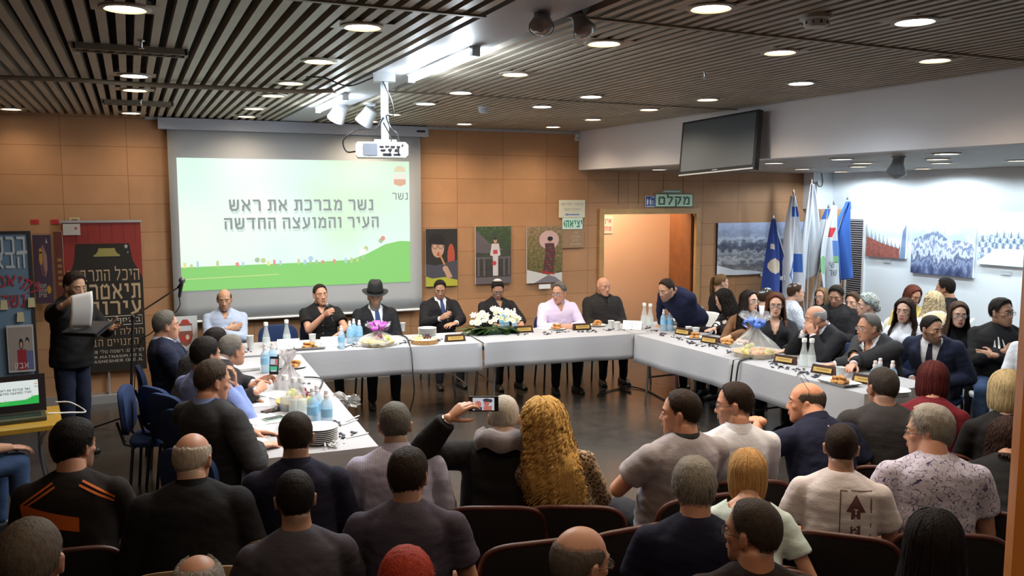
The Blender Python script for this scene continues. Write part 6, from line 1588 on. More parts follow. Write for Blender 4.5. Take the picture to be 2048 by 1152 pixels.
_first = {k: True for k in CHAIRS}
def chair(kind, label, loc, yaw, group=None):
    o = CHAIRS[kind]
    if not _first[kind]: o = dup(o)
    _first[kind] = False
    o.location = (float(loc[0]), float(loc[1]), 0); o.rotation_euler = (0, 0, yaw); o['label'] = label
    if group: o['group'] = group
    return o

# ------------------------------------------------------------------ small things on the tables
M_GLASS = mat('glass_clear', (.8, .85, .84), .05, spec=.8, alpha=.3); M_WATER = mat('bottle_blue', (.42, .66, .84), .08, spec=.8, alpha=.5)
M_LABEL = mat('bottle_label', (.25, .52, .75), .5); M_CUP = mat('cup_frost', (.75, .77, .76), .3, alpha=.75); M_GOLD = mat('plate_gold', (.62, .42, .13), .35, .5)
M_GOLDL = mat('plate_gold_light', (.75, .62, .25), .4, .2); M_PBLK = mat('plaque_wood', (.045, .018, .01), .4); M_FOIL = mat('foil', (.55, .55, .53), .25, .7)
M_PAST = mat('pastry', (.42, .2, .06), .7, var=.35, vs=60); M_CREAM = mat('cream', (.8, .72, .5), .6); M_CREPE = mat('quiche_crust', (.5, .27, .1), .7, var=.2, vs=40)
TMPL = {}
def inst(key, maker, name, label, cat, loc, rz=0.0, group=None, sc=1.0):
    if key not in TMPL:
        t = thing(name, label, cat, loc, rz, group); maker(t); TMPL[key] = index_children(t)
    else:
        t = dup(TMPL[key]); t.location = tuple(loc); t.rotation_euler = (0, 0, rz); t['label'] = label; t['category'] = cat
        if group: t['group'] = group
        elif 'group' in t: del t['group']
    t.scale = (sc,) * 3
    return t
def mk_bottle(t):
    MB().lathe([(.0, 0), (.033, 0), (.036, .01), (.036, .05), (.034, .058), (.036, .066), (.036, .135), (.031, .16), (.017, .18), (.014, .19)], 18).build('body', M_WATER, t, 60)
    MB().lathe([(.0365, .07), (.0365, .122)], 18).build('label', M_LABEL, t, 60)
    MB().lathe([(.017, .186), (.0175, .206), (.012, .209), (.014, .222), (.012, .235), (.0, .238)], 14).build('cap', mat('cap_pinkwhite', (.78, .72, .74), .4), t, 50)
def mk_bottle2(t):
    mk_bottle(t)
def mk_carafe(t):
    MB().lathe([(.0, 0), (.044, 0), (.046, .01), (.04, .09), (.022, .17), (.018, .2), (.02, .23), (.021, .235)], 20).build('body', M_GLASS, t, 60)
    MB().lathe([(.0, .004), (.042, .004), (.041, .05), (.036, .1), (.0, .1)], 18).build('water', mat('water_pale', (.72, .82, .82), .05, alpha=.35), t, 60)
    MB().lathe([(.022, .222), (.023, .252), (.02, .258), (.0, .258)], 16).build('cap', M_PLAS, t, 50)
def mk_cup(t):
    MB().lathe([(.0, .002), (.026, 0), (.034, .085), (.036, .087), (.0335, .084), (.025, .004), (.0, .004)], 18).build('body', M_CUP, t, 60)
def mk_cupstack(t):
    for k in range(5): MB().lathe([(.026, .012 * k), (.035, .085 + .012 * k), (.037, .087 + .012 * k), (.034, .084 + .012 * k)], 18).build('cup', M_CUP, t, 60)
def mk_plaque(t):
    MB().prism([(-.115, 0), (.115, 0), (.105, .078), (-.105, .078)], .03, 0, rotx(-.25)).build('stand', M_PBLK, t, None)
    mb = MB(); mb.box((0, -.006, .037), (.168, .004, .04), 0, rotx(-.25)); mb.build('gold_plate', M_GOLD, t)
    mb = MB(); mb.box((0, -.0086, .042), (.11, .001, .007), 0, rotx(-.25)); mb.box((0, -.0086, .03), (.07, .001, .005), 0, rotx(-.25)); mb.build('engraving', mat('engraved', (.3, .18, .05), .5), t)
    MB().prism([(-.1, 0), (.1, 0), (.1, .06), (-.1, .06)], .02, 0, rotx(.5), (0, .05, 0)).build('rear_leg', M_PBLK, t, None)
def mk_tent(t):
    MB().quad((-.11, -.04, 0), (.11, -.04, 0), (.11, 0, .1), (-.11, 0, .1)).quad((-.11, .04, 0), (.11, .04, 0), (.11, 0, .1), (-.11, 0, .1)).build('card', M_PAPER, t)
    mb = MB(); X = rotx(-math.atan2(.04, .1))
    for k in range(2): letters(mb, ('חבר מועצה', 'נשר')[k], (0, -.042, 0) @ np.eye(3) + np.array([0, .024 - .012 * k + .0, .064 - .03 * k]), .014, 0, X, .14)
    mb.build('writing', mat('penblue', (.2, .2, .4), .6), t)
def mk_plate(t): MB().lathe([(.0, .004), (.07, .004), (.1, .014), (.102, .018), (.07, .009), (.0, .009)], 24).build('dish', mat('plate_white', (.75, .75, .74), .35), t, 40)
def mk_tray(t):
    mb = MB(); V = []
    for s_, z in ((.8, 0), (1, .025), (1.02, .027), (.79, .006)): V.append(np.array([[-.15, -.1, 0], [.15, -.1, 0], [.15, .1, 0], [-.15, .1, 0]]) * s_ + [0, 0, z])
    mb.add(np.concatenate(V), ring_faces(4, 4)); mb.build('dish', M_FOIL, t)
def mk_tart(t):
    MB().lathe([(.0, 0), (.135, 0), (.145, .045), (.138, .047), (.132, .035), (.0, .036)], 30).build('crust', M_CREPE, t, 50); MB().lathe([(.0, .04), (.134, .038)], 30).build('filling', M_CREAM, t, 60)
_past = {}
def pastry_mesh(k):
    if k not in _past:
        rs = np.random.RandomState(k); v, f = ball((.032, .024, .018), 14, 9); v = v * (1 + .18 * wobble(v, 40, rs)[:, None]); mb = MB(); mb.add(v, f); o = mb.build('x', M_PAST, None, 60); _past[k] = o.data; bpy.data.objects.remove(o)
    return _past[k]
def heap(name, label, cat, loc, n, r, m, group, me=None, sc=1.0, flatk=.6, seed=1):
    rs = np.random.RandomState(seed)
    for k in range(n):
        o = bpy.data.objects.new(name, (me or pastry_mesh(k % 4))); COL.objects.link(o)
        a = k * 2.4; q = r * math.sqrt((k + .3) / n) * (1.0 if k < n * .65 else .45)
        o.location = (loc[0] + q * math.cos(a), loc[1] + q * math.sin(a) * .75, loc[2] + (.018 if k < n * .65 else .045) * sc); o.rotation_euler = (rs.uniform(-.4, .4), rs.uniform(-.4, .4), rs.uniform(0, 6)); o.scale = (sc,) * 3
        tag(o, label, cat, group)
ot = lambda px, py, z=TZ + .004: oz(px, py, z)
FACE = YAW   # unrotated things look straight at -y
W_ = 'water bottles on the long table'
for px, py, lb in ((683, 697, 'small blue water bottle before the man with the microphone, standing apart'), (700, 686, 'blue water bottle beside the lone one, first of the cluster of three'), (708, 681, 'blue water bottle in the cluster of three, the middle and rear one'), (719, 684, 'blue water bottle in the cluster of three, next to the violet bow basket')): inst('bottle', mk_bottle, 'water_bottle', lb, 'bottle', ot(px, py), 0, W_)
for px, py, lb in ((1004, 656, 'small water bottle behind the flower arrangement, first of three'), (1013, 656, 'small water bottle behind the flower arrangement, middle of three'), (1029, 656, 'small water bottle at the outer edge of the flower arrangement')): inst('bottle', mk_bottle, 'water_bottle', lb, 'bottle', ot(px, py), 0, W_)
for px, py, lb in ((1327, 661, 'blue water bottle on the table corner, nearer the doorway side'), (1340, 661, 'blue water bottle on the table corner, nearer the gold plaques'),
                   (1748, 783, 'blue water bottle before the man in grey jacket, first of the pair'), (1758, 777, 'blue water bottle before the man in grey jacket, rear of the pair'), (1783, 783, 'single blue water bottle before the bearded man in a tie')): inst('bottle', mk_bottle, 'water_bottle', lb, 'bottle', ot(px, py), 0, 'water bottles on the wing tables', 1.05)
for px, py, lb in ((531, 745, 'blue water bottle on the near wing, standing behind the raised phone'), (546, 742, 'blue water bottle on the near wing, hidden by the raised phone'), (626, 850, 'blue water bottle near the white plates, first of the clump'), (635, 843, 'blue water bottle near the white plates, at the back of the clump'), (654, 855, 'blue water bottle with pale blue cap beside the white plates')): inst('bottle', mk_bottle, 'water_bottle', lb, 'bottle', ot(px, py), 0, 'water bottles on the near wing', 1.08)
for px, py, lb in ((533, 694, 'clear glass carafe with white cap beside the empty blue chair'), (574, 688, 'clear glass carafe standing behind a white name card'), (1288, 648, 'glass carafe with silver cap on the corner, first of two'), (1300, 650, 'glass carafe with silver cap on the corner, second of two'),
                   (1607, 732, 'tall glass carafe before the man with folded hands, first of two'), (1622, 733, 'tall glass carafe before the man with folded hands, second of two'), (572, 820, 'clear carafe on the near wing beside the fruit basket'), (590, 826, 'clear carafe on the near wing in front of the fruit basket'), (604, 826, 'clear carafe on the near wing nearest the blue bottles')): inst('carafe', mk_carafe, 'carafe', lb, 'carafe', ot(px, py), 0, 'glass carafes')
for px, py, lb in ((501, 697, 'tall stack of clear cups near the arms-crossed man'),): inst('stack', mk_cupstack, 'cup_stack', lb, 'cup stack', ot(px, py))
for px, py, lb in ((805, 662, 'clear plastic cup behind the yellow fruit'), (1222, 657, 'frosted cup on the long table end, first of two'), (1234, 660, 'frosted cup on the long table end, second of two'), (1680, 756, 'frosted cup before the man in grey jacket'), (625, 686, 'glass of water before the man with the microphone'), (1377, 670, 'frosted cup behind the first gold plaque'), (1391, 672, 'frosted cup between the gold plaque and a floral sleeve'), (560, 735, 'white cup beside the raised phone')): inst('cup', mk_cup, 'cup', lb, 'cup', ot(px, py), 0, 'plastic cups', 1.1)
yA, yR = math.atan2(eA[1], eA[0]), math.atan2(eR[1], eR[0])
for px, py, lb, a in ((911, 683, 'gold name plaque in a black frame beside the flower arrangement', yA), (1048, 665, 'gold name plaque half hidden by flower leaves', yA), (1165, 660, 'gold name plaque in front of the pink-shirted man', yA), (1365, 670, 'gold name plaque before the woman in floral top', yR + .25), (1418, 687, 'gold name plaque before the women, next to the pastries', yR + .25),
                      (1568, 727, 'gold name plaque before the man with folded hands', yR + .3), (1645, 748, 'gold name plaque before the man in grey jacket', yR + .3), (1729, 768, 'gold name plaque beside the last pastry tray', yR + .3)): inst('plaque', mk_plaque, 'name_plaque', lb, 'name plate', ot(px, py), a, 'gold name plaques')
for px, py, lb, a in ((577, 697, 'white folded name card before the empty blue chair', yA), (663, 692, 'white folded name card before the man with the microphone', yA), (1265, 658, 'white folded name card at the corner of the tables', yA - .6)): inst('tent', mk_tent, 'name_card', lb, 'name card', ot(px, py), a, 'white name cards')
for px, py, lb, sd in ((619, 697, 'foil tray of brown pastries before the man with the microphone', 3), (1678, 768, 'foil tray of pastries at the audience end of the side wing', 5), (1455, 690, 'foil tray of pastries beside the blue-bow basket', 8)):
    p = ot(px, py); inst('tray', mk_tray, 'foil_tray', lb, 'tray', p, yA if px < 1000 else yR, 'foil trays'); heap('pastry', 'brown pastry heaped on the ' + lb.replace('foil tray of brown pastries', 'tray').replace('foil tray of pastries', 'tray'), 'pastry', p + [0, 0, .004], 11, .085, None, 'pastries on the tray %d' % sd, None, 1.05, seed=sd)
for px, py, lb, sd in ((1113, 659, 'white plate of pastries before the pink-shirted man', 2), (1195, 652, 'white plate of pastries before the clergyman', 4), (1390, 677, 'white plate of golden pastries between the gold plaques', 6), (590, 735, 'plate of pastries behind the crumpled cellophane', 7)):
    p = ot(px, py); inst('plate', mk_plate, 'plate', lb, 'plate', p, 0, 'plates of pastries'); heap('pastry', 'pastry lying on the ' + lb.replace(' of golden pastries', '').replace(' of pastries', ''), 'pastry', p + [0, 0, .006], 7, .07, None, 'pastries on plate %d' % sd, None, 1.0, seed=sd)
for k in range(6):
    p = ot(856, 672) + [0, .02, .004 + .014 * k]
    inst('plate', mk_plate, 'plate', 'white plate in the stack before the man in blue tie', 'plate', p, 0, 'stacked plates on the long table')
for k in range(8):
    p = ot(640, 884) + [0, 0, .012 * k]; inst('plate', mk_plate, 'plate', 'white plate in the stack at the near wing end', 'plate', p, 0, 'stacked plates on the near wing', 1.15)
for k in range(4):
    p = ot(1790, 793) + [0, 0, .012 * k]; inst('plate', mk_plate, 'plate', 'white plate in the stack at the side wing end', 'plate', p, 0, 'stacked plates on the side wing', 1.1)
for k in range(4):
    p = ot(1352, 648) + [0, 0, .012 * k]; inst('plate', mk_plate, 'plate', 'white plate in the stack under the leaning man', 'plate', p, 0, 'stacked plates on the corner', 1.1)
p = ot(848, 686); inst('tart', mk_tart, 'tart', 'round cream tart topped with grapes on the long table', 'tart', p)
def fruit_mesh(key, r, col):
    k = ('fr', key)
    if k not in _past:
        v, f = ball(r, 14, 10); mb = MB(); mb.add(v, f); o = mb.build('x', mat('fruit_' + key, col, .35, var=.15, vs=30), None, 60); _past[k] = o.data; bpy.data.objects.remove(o)
    return _past[k]
heap('grape', 'dark grape on the cream tart', 'fruit', p + [.04, .02, .035], 9, .05, None, 'dark grapes on the tart', fruit_mesh('grape', .012, (.05, .01, .02)), 1)
heap('grape', 'pale grape on the cream tart', 'fruit', p + [-.05, .0, .035], 7, .045, None, 'pale grapes on the tart', fruit_mesh('paleg', .012, (.55, .6, .25)), 1)
def mk_wrap(seed, h, r, col=(.8, .82, .84), al=.25):
    def f(t):
        rs = np.random.RandomState(seed); a = np.linspace(0, 2 * PI, 40, endpoint=False); rows = []
        for z, k in ((.0, 1.0), (.06, 1.08), (.12, .85), (.19, .4), (.235, .16), (.26, .12), (.3, .35), (.34, .62), (.37, .7)):
            rows.append(np.stack([r * k * np.cos(a) * (1 + .12 * np.sin(a * 7 + z * 30 + seed)), r * k * np.sin(a) * (1 + .12 * np.cos(a * 5 + seed)), np.full(40, z * h / .37) + .012 * np.sin(a * 9)], 1))
        V = np.concatenate(rows); V = V + rs.normal(size=V.shape) * .006; mb = MB(); mb.add(V, ring_faces(9, 40, False)); mb.build('wrap', mat('cellophane_%d' % seed, col, .08, spec=1.0, alpha=al), t, None)
    return f
def basket(px, py, label, seed, bow, wrap=True, r=.17, h=.36):
    p = ot(px, py); t = thing('fruit_basket', label, 'fruit basket', p)
    MB().lathe([(.0, 0), (r * .8, 0), (r, .05), (r * .97, .052), (r * .76, .012), (.0, .012)], 26).build('tray', mat('basket_straw', (.5, .36, .12), .7, var=.3, vs=80), t, 50)
    if wrap: mk_wrap(seed, h, r)(t)
    if bow:
        mb = MB(); bz = h * .66
        for k in range(9):
            a = k * .7; d = np.array([math.cos(a), math.sin(a), .35 + .3 * (k % 3)]); u_ = unit(np.cross(d, [0, 0, 1]))
            L = [np.array([0, 0, bz]) + unit(d) * q for q in (.0, .06, .11, .13, .09, .03)]; wv = (.006, .026, .034, .03, .02, .006); up = (0, .03, .022, -.015, -.03, -.015)
            mb.add(np.concatenate([[L[i] + [0, 0, up[i]] - u_ * wv[i], L[i] + [0, 0, up[i]] + u_ * wv[i]] for i in range(6)]), grid_faces(6, 2))
        mb.build('bow', mat('ribbon_%d' % seed, bow, .3), t, 180)
    for k, (nm, rr, cc, n_) in enumerate((('banana', None, (.75, .55, .06), 3), ('peach', .036, (.6, .25, .05), 5), ('pear', .034, (.5, .5, .1), 5), ('plum', .026, (.2, .03, .05), 4))):
        if nm == 'banana':
            kk = ('fr', 'banana')
            if kk not in _past:
                mb = MB(); limb(mb, [(-.08, .02, 0), (-.03, 0, .01), (.03, 0, .01), (.08, .02, 0)], [.01, .018, .018, .008], 10); o = mb.build('x', mat('fruit_banana', cc, .45), None, 60); _past[kk] = o.data; bpy.data.objects.remove(o)
            me = _past[kk]
        else: me = fruit_mesh(nm, rr, cc)
        rs = np.random.RandomState(seed * 7 + k)
        for q in range(n_):
            o = bpy.data.objects.new(nm, me); COL.objects.link(o); a = rs.uniform(0, 6.28); d = r * rs.uniform(.2, .68); o.location = (p[0] + d * math.cos(a), p[1] + d * math.sin(a), p[2] + .045 + .018 * k * (q % 2)); o.rotation_euler = (0, 0, rs.uniform(0, 6))
            tag(o, nm + ' in the ' + label, 'fruit', nm + ' pieces in basket %d' % seed)
    return p
basket(756, 690, 'wrapped fruit basket with violet bow on the long table', 21, (.5, .08, .5), r=.19, h=.23)
basket(1508, 712, 'wrapped fruit basket with blue bow on the side wing', 22, (.08, .2, .65), r=.21, h=.42)
basket(598, 812, 'opened fruit basket behind the carafes on the near wing', 23, None, False, r=.17)
p = ot(577, 775); t = thing('cellophane', 'crumpled silver cellophane beside the carafes on the near wing', 'wrapping', p + [0, 0, 0]); mk_wrap(31, .3, .1, (.6, .58, .6), .55)(t)
p = ot(668, 790); t = thing('cellophane', 'silver cellophane end hanging off the table edge', 'wrapping', p + [.03, 0, -.06]); t.rotation_euler = (1.2, .9, 0); mk_wrap(32, .26, .07, (.5, .5, .5), .6)(t)

# flower arrangement
p = ot(992, 668) + [0, .06, 0]; t = thing('flower_arrangement', 'long arrangement of white lilies and daisies on green leaves', 'flowers', p, yA)
mb = MB()
for k in range(46):
    a = R.uniform(0, 2 * PI); L = R.uniform(.16, .3); el = R.uniform(-.02, .45); d = np.array([math.cos(a) * 1.35, math.sin(a) * .5, el]); s_ = unit(np.cross(d, [0, 0, 1])); b0 = np.array([math.cos(a) * .12, math.sin(a) * .05, .05])
    P_ = [b0 + d * L * q + np.array([0, 0, -.09 * q * q]) for q in (0, .3, .6, .85, 1)]; wv = (.012, .03, .034, .02, .002)
    mb.add(np.concatenate([[P_[i] - s_ * wv[i], P_[i] + [0, 0, -.006], P_[i] + s_ * wv[i]] for i in range(5)]), grid_faces(5, 3))
mb.build('leaves', mat('leaf_green', (.03, .075, .02), .4, var=.4, vs=15), t, 180)
MB().lathe([(.0, .0), (.13, .0), (.16, .05), (.14, .06), (.0, .06)], 24, 0, (0, 0, 0), np.diag([1.7, .8, 1])).build('bowl', mat('leafbowl', (.02, .05, .015), .4), t, 50)
MFL, MFLC = mat('petal_white', (.8, .8, .62), .5), mat('flower_heart', (.6, .5, .08), .6)
for k in range(52):
    x = R.uniform(-.27, .27); zz = .22 * math.sqrt(max(0, 1 - (x / .33) ** 2)) * R.uniform(.45, 1.05) + .05; y = R.uniform(-.13, .05); d = unit([x * 1.5, -.6 + y, .35 + zz]); Fm = frame(d)
    f = MB(); r = R.uniform(.028, .046); n = 6 if k % 2 else 9
    for q in range(n):
        a = q * 2 * PI / n; e = Fm @ np.array([math.cos(a), math.sin(a), .35 if k % 2 else .12]); s_ = unit(np.cross(e, d)); f.add(np.array([-s_ * .003, s_ * .003, e * r * .55 + s_ * r * .3, e * r * .55 - s_ * r * .3, e * r]) + [x, y, zz], [np.array([[0, 1, 2, 3]]), np.array([[3, 2, 4]])], 0)
    f.ball(np.array([x, y, zz]) + d * .005, .009, 1, 8, 6); f.build('flower', [MFL, MFLC], t)

# dark petals strewn along the cloths
mb = MB(); mb.add(np.array([[-.014, 0, .0], [0, -.009, .004], [.016, 0, .001], [0, .009, .003]]), np.array([[0, 1, 2, 3]])); mb.add(np.array([[-.014, 0, .001], [0, -.009, .006], [.016, 0, .003], [0, .009, .006]]), np.array([[3, 2, 1, 0]]))
po = mb.build('petal', mat('petal_dark', (.016, .012, .03), .6), None); pm = po.data; bpy.data.objects.remove(po)
CL = [(570, 701, 591, 699, 12), (645, 694, 690, 692, 12), (690, 691, 713, 689, 12), (797, 686, 824, 684, 14), (868, 682, 905, 681, 14), (1030, 672, 1060, 668, 6), (1078, 668, 1135, 662, 16), (1158, 664, 1196, 662, 16), (1206, 661, 1230, 659, 10), (1250, 658, 1270, 656, 6), (1288, 656, 1300, 655, 8), (1298, 662, 1314, 661, 8), (1318, 668, 1336, 671, 12), (1345, 673, 1362, 678, 10), (1374, 684, 1410, 692, 16), (1415, 690, 1436, 698, 14), (1446, 703, 1464, 706, 8), (1536, 727, 1590, 738, 26), (1598, 741, 1616, 747, 14), (1622, 750, 1655, 760, 16), (549, 713, 566, 716, 6), (541, 725, 560, 732, 10), (555, 737, 565, 740, 6), (595, 760, 620, 764, 8), (636, 810, 642, 813, 6), (664, 845, 680, 850, 10), (660, 862, 690, 878, 26), (692, 860, 712, 870, 5), (482, 703, 500, 701, 8), (1806, 785, 1815, 795, 5)]
for x0, y0, x1, y1, n in CL:
    for k in range(n):
        u = R.random(); q = ot(x0 + (x1 - x0) * u + R.gauss(0, 3), y0 + (y1 - y0) * u + R.gauss(0, 1.6 if y0 < 720 else 3)); o = bpy.data.objects.new('petal', pm); COL.objects.link(o)
        o.location = tuple(q); o.rotation_euler = (R.uniform(-.3, .3), R.uniform(-.3, .3), R.uniform(0, 6)); s_ = R.uniform(1.0, 1.7); o.scale = (s_,) * 3; tag(o, 'small dark petal strewn on the white tablecloth', 'petal', 'dark petals on the tablecloths')
# papers, phones, book, cutlery on the near wing
def paper(px, py, a, label, w_=.21, h_=.297, lines=True):
    p = ot(px, py) + [0, 0, .001]; t = thing('paper_sheet', label, 'paper', p, a, 'papers on the near wing'); MB().box((0, 0, 0), (w_, h_, .0015)).build('sheet', M_PAPER, t)
    if lines:
        mb = MB()
        for k in range(9): mb.box((-.01 * (k % 3), .11 - .024 * k, .001), (.15 - .03 * (k % 2), .003, .0006))
        mb.build('printed_lines', mat('print_grey', (.35, .35, .4), .7), t)
paper(525, 838, .2, 'white sheet under the blue-shirted elbow'); paper(515, 862, -.3, 'white sheet overlapping others beside the blue sleeve'); paper(500, 885, .15, 'white printed sheet under the balding man hand'); paper(560, 790, .5, 'white sheet before the white-cuffed hands'); paper(510, 805, -.1, 'greenish sheet beside the black phone', lines=False)
paper(1100, 657, .4, 'white papers before the man with the skullcap'); paper(880, 672, .2, 'white paper at the end of the flower leaves')
def phone(px, py, a, label, m):
    p = ot(px, py) + [0, 0, .005]; t = thing('phone', label, 'phone', p, a); MB().box((0, 0, 0), (.075, .15, .009)).build('case', m, t); MB().box((0, 0, .005), (.068, .135, .001)).build('screen', mat('screen_off', (.02, .02, .022), .1), t)
phone(545, 822, -1.1, 'black phone lying on papers of the near wing', M_BLACK); phone(548, 838, -1.2, 'pale green phone lying nearer than the black one', mat('phone_mint', (.35, .5, .42), .4))
p = ot(500, 738); t = thing('notebook', 'dark closed notebook with white pages by the raised phone', 'notebook', p + [-.05, .05, 0], .1); MB().box((0, 0, .012), (.22, .3, .018)).build('pages', M_PAPER, t); MB().box((0, 0, .0235), (.225, .305, .004)).build('cover', mat('book_cover', (.62, .6, .55), .6), t); MB().box((0, 0, .0015), (.225, .305, .003)).build('back_cover', M_BLACK, t)
for k, (px, py, a) in enumerate(((700, 845, .9), (705, 838, .8), (690, 880, .3), (715, 872, 1.2))):
    p = ot(px, py) + [0, 0, .002]; t = thing('plastic_knife', ('white plastic knife at the table edge, outer of two', 'white plastic knife at the table edge, inner of two', 'white plastic fork lying among dark petals', 'white plastic fork beyond the dark petals')[k], 'cutlery', p, -a); MB().box((0, .04, .002), (.012, .09, .003)).build('blade', M_PLAS, t); MB().box((0, -.04, .002), (.009, .08, .004)).build('handle', M_PLAS, t)
mb = MB()
for k in range(10): mb.box((R.gauss(0, .02), R.gauss(0, .015), .004 + .003 * k), (.01, .1, .002), 0, rotz(R.uniform(-.5, .5)))
tag(mb.build('forks', mat('clear_fork', (.7, .7, .68), .2, alpha=.6), None, None, ot(664, 893)), 'loose clump of clear plastic forks beside the plate stack', 'cutlery')
tag(MB().box((0, 0, .02), (.12, .1, .04), 0, None, .8).build('napkin', M_PAPER, None, None, ot(608, 690)), 'crumpled white napkin behind the pastry tray', 'napkin')
# cables that run over the cloth
cb = [ot(790, 668) + [0, 0, .01], ot(812, 676) + [0, 0, .01], ot(818, 690) + [0, -.02, .005], ot(820, 694) + [0, -.05, -.06]]
e0 = oz(823, 752, TZ - .28) + [0, -.06, 0]
tag(MB().tube(smoothpath([cb[0], cb[1], cb[2] + [0, -.0, 0], cb[3], e0, e0 + [0.02, .05, -.2], [e0[0], e0[1] + .2, .01]]), .007, 8).build('microphone_cable', M_BLACK, None, 60), 'black cable hanging over the front of the long table', 'cable')
q = ot(1490, 722); tag(MB().tube(smoothpath([ot(1520, 715) + [0, 0, .01], q + [-.02, 0, .01], q + [-.09, -.02, -.02], q + [-.12, -.02, -.25], [q[0] - .1, q[1], .25], [q[0] - .1, q[1] + .1, .01]]), .008, 8).build('side_cable', M_BLACK, None, 60), 'black cable looping over the side wing cloth by the blue-bow basket', 'cable')
tag(MB().tube(smoothpath([oz(1195, 790, .01), oz(1235, 778, .01), oz(1262, 785, .012), oz(1250, 772, .02), oz(1290, 780, .01), oz(1330, 800, .01)]), .008, 8).build('floor_cable', M_BLACK, None, 60), 'black cable coiled on the floor below the doorway', 'cable')
tag(MB().tube(smoothpath([ot(600, 780) + [0, 0, .012], ot(630, 790) + [0, 0, .015], ot(645, 762) + [0, 0, .012], ot(615, 757) + [0, 0, .012], ot(590, 760) + [0, 0, .012]]), .006, 8).build('table_cable', M_BLACK, None, 60), 'thin black cable curling on the near wing beside the cellophane', 'cable')

# microphone on a boom stand
mz = oz(262, 862, 0); t = thing('microphone_stand', 'boom microphone stand before the theatre banner', 'microphone stand', mz)
d0 = np.linalg.norm(mz[:2] - 0)
el = oy(266, 634, mz[1]) - mz; tipw = oy(358, 574, mz[1] - .25) - mz; tail = oy(200, 678, mz[1] + .2) - mz
MB().tube([(0, 0, .1), tuple(el)], .013, 10).build('pole', M_BLACK, t, 60); MB().tube([tuple(tail), tuple(el), tuple(tipw)], .009, 10).build('boom', M_STEEL, t, 60); MB().ball(el, .025, 0).build('joint', M_BLACK, t, 60)
for k in range(3): MB().tube([(0, 0, .16), (.42 * math.cos(k * 2.1 + .4), .42 * math.sin(k * 2.1 + .4), .012)], .009, 8).build('leg', M_STEEL if k == 0 else M_BLACK, t, 60)
dd = unit(tipw - el); mi = MB(); limb(mi, [tipw, tipw + dd * .02], [.018, .018], 10); mi.build('clip', M_BLACK, t, 60)
mi = MB(); mi.tube([tipw + [0, 0, -.1], tipw + dd * .03 + [0, 0, .02]], [.013, .021], 12); mi.build('microphone_body', M_BLACK, t, 60); MB().ball(tipw + dd * .04 + [0, 0, .045], .032, 0).build('microphone_head', mat('mesh_grille', (.12, .12, .12), .4, .6), t, 60)
MB().tube(smoothpath([tipw + [0, 0, -.1], tipw + [-.02, 0, -.22], tipw + [-.25, 0, -.42], el * .98 + [0.03, -.02, -.3], (0.02, -.02, .1)]), .005, 6).build('cable', M_BLACK, t, 60)

# laptop on the yellow table
lp = oz(40, 838, .76); t = thing('yellow_table', 'small table with a yellow top and bent chrome legs', 'table', (lp[0] - .25, lp[1] + .02, 0), .1)
MB().box((0, 0, .735), (1.0, .62, .03)).build('tabletop', mat('yellow_top', (.42, .25, .03), .45, var=.1, vs=8), t)
for sx in (-1, 1):
    for sy in (-1, 1): MB().tube(smoothpath([(sx * .4, sy * .24, .72), (sx * .36, sy * .2, .55), (sx * .44, sy * .26, 0)]), .013, 8).build('leg', M_LEGC, t, 60)
t = thing('laptop', 'open dark laptop showing the green and white slide', 'laptop', (lp[0] - .03, lp[1] + .05, .752), .12)
MB().box((0, -.02, .012), (.37, .26, .022)).build('base', mat('laptop_olive', (.06, .055, .03), .5), t); MB().box((0, -.02, .0245), (.31, .12, .002)).build('keyboard', M_BLACK, t)
X = rotx(-.12); lid = MB(); lid.box((0, 0, .13), (.39, .014, .27)); lo2 = lid.build('lid', mat('laptop_dark', (.02, .014, .016), .5), t); lo2.location = (0, .1, .02); lo2.rotation_euler = (-.12, 0, 0)
mb = MB(); slide_art(mb, -.155, .15, .055, .225, -.009, k=.35); q = mb.build('screen', slide_mats(.45), lo2)
tag(MB().tube(smoothpath([lp + [.16, .1, .0], lp + [.3, .15, -.02], lp + [.4, .22, -.04], lp + [.3, .3, .02], lp + [.2, .32, .03]]), .006, 6).build('laptop_cable', M_PLAS, None, 60), 'white cable running from the laptop behind the standing man', 'cable')
# ================================================================== THE PEOPLE IN THE HALL
K = cloth_mat
BLK, NAVY, CHAR, DNAVY = K('suit_black', (.013, .013, .016)), K('suit_navy', (.014, .018, .04)), K('suit_charcoal', (.03, .03, .033)), K('navy_knit', (.012, .016, .045))
LBLUE = K('shirt_lightblue', (.42, .48, .6), 'stripe', (.3, .38, .56)); SKYB = K('shirt_sky', (.2, .27, .58)); PINK = K('shirt_lilac', (.6, .5, .66)); WHT = K('shirt_white', (.64, .65, .7)); LILAC = K('shirt_lilac_stripe', (.44, .42, .55), 'stripe', (.36, .36, .52))
GREYT, PURP, BLKS = K('tee_grey', (.062, .056, .072)), K('tee_greypurple', (.06, .05, .072)), K('shirt_black', (.012, .012, .013))
LGREY = K('tee_lightgrey', (.3, .27, .29)); WTEE = K('tee_white', (.58, .52, .53)); MINT = K('top_mint', (.5, .6, .58)); MAR = K('top_maroon', (.13, .012, .02)); LEO = K('top_leopard', (.36, .24, .14), 'leopard'); SQU = K('shirt_squiggle', (.5, .46, .56), 'squiggle', (.05, .045, .13)); FLO = K('top_floral', (.014, .012, .015), 'floral', (.6, .58, .58)); SPK = K('top_speck', (.6, .63, .68), 'speck', (.3, .4, .55))
BROWN = K('shawl_brown', (.16, .08, .04)); YEL = K('top_yellow', (.5, .4, .12)); ORG = mat('jacket_orange', (.62, .13, .015), .7); TIEB, TIED, TIEL = K('tie_blue', (.03, .05, .13)), K('tie_dark', (.02, .018, .035)), K('tie_sky', (.25, .35, .55)); HOODG = K('hood_grey', (.16, .14, .15)); JEANS = K('jeans_blue', (.04, .07, .15)); JEAND = K('jeans_dark', (.015, .02, .04))
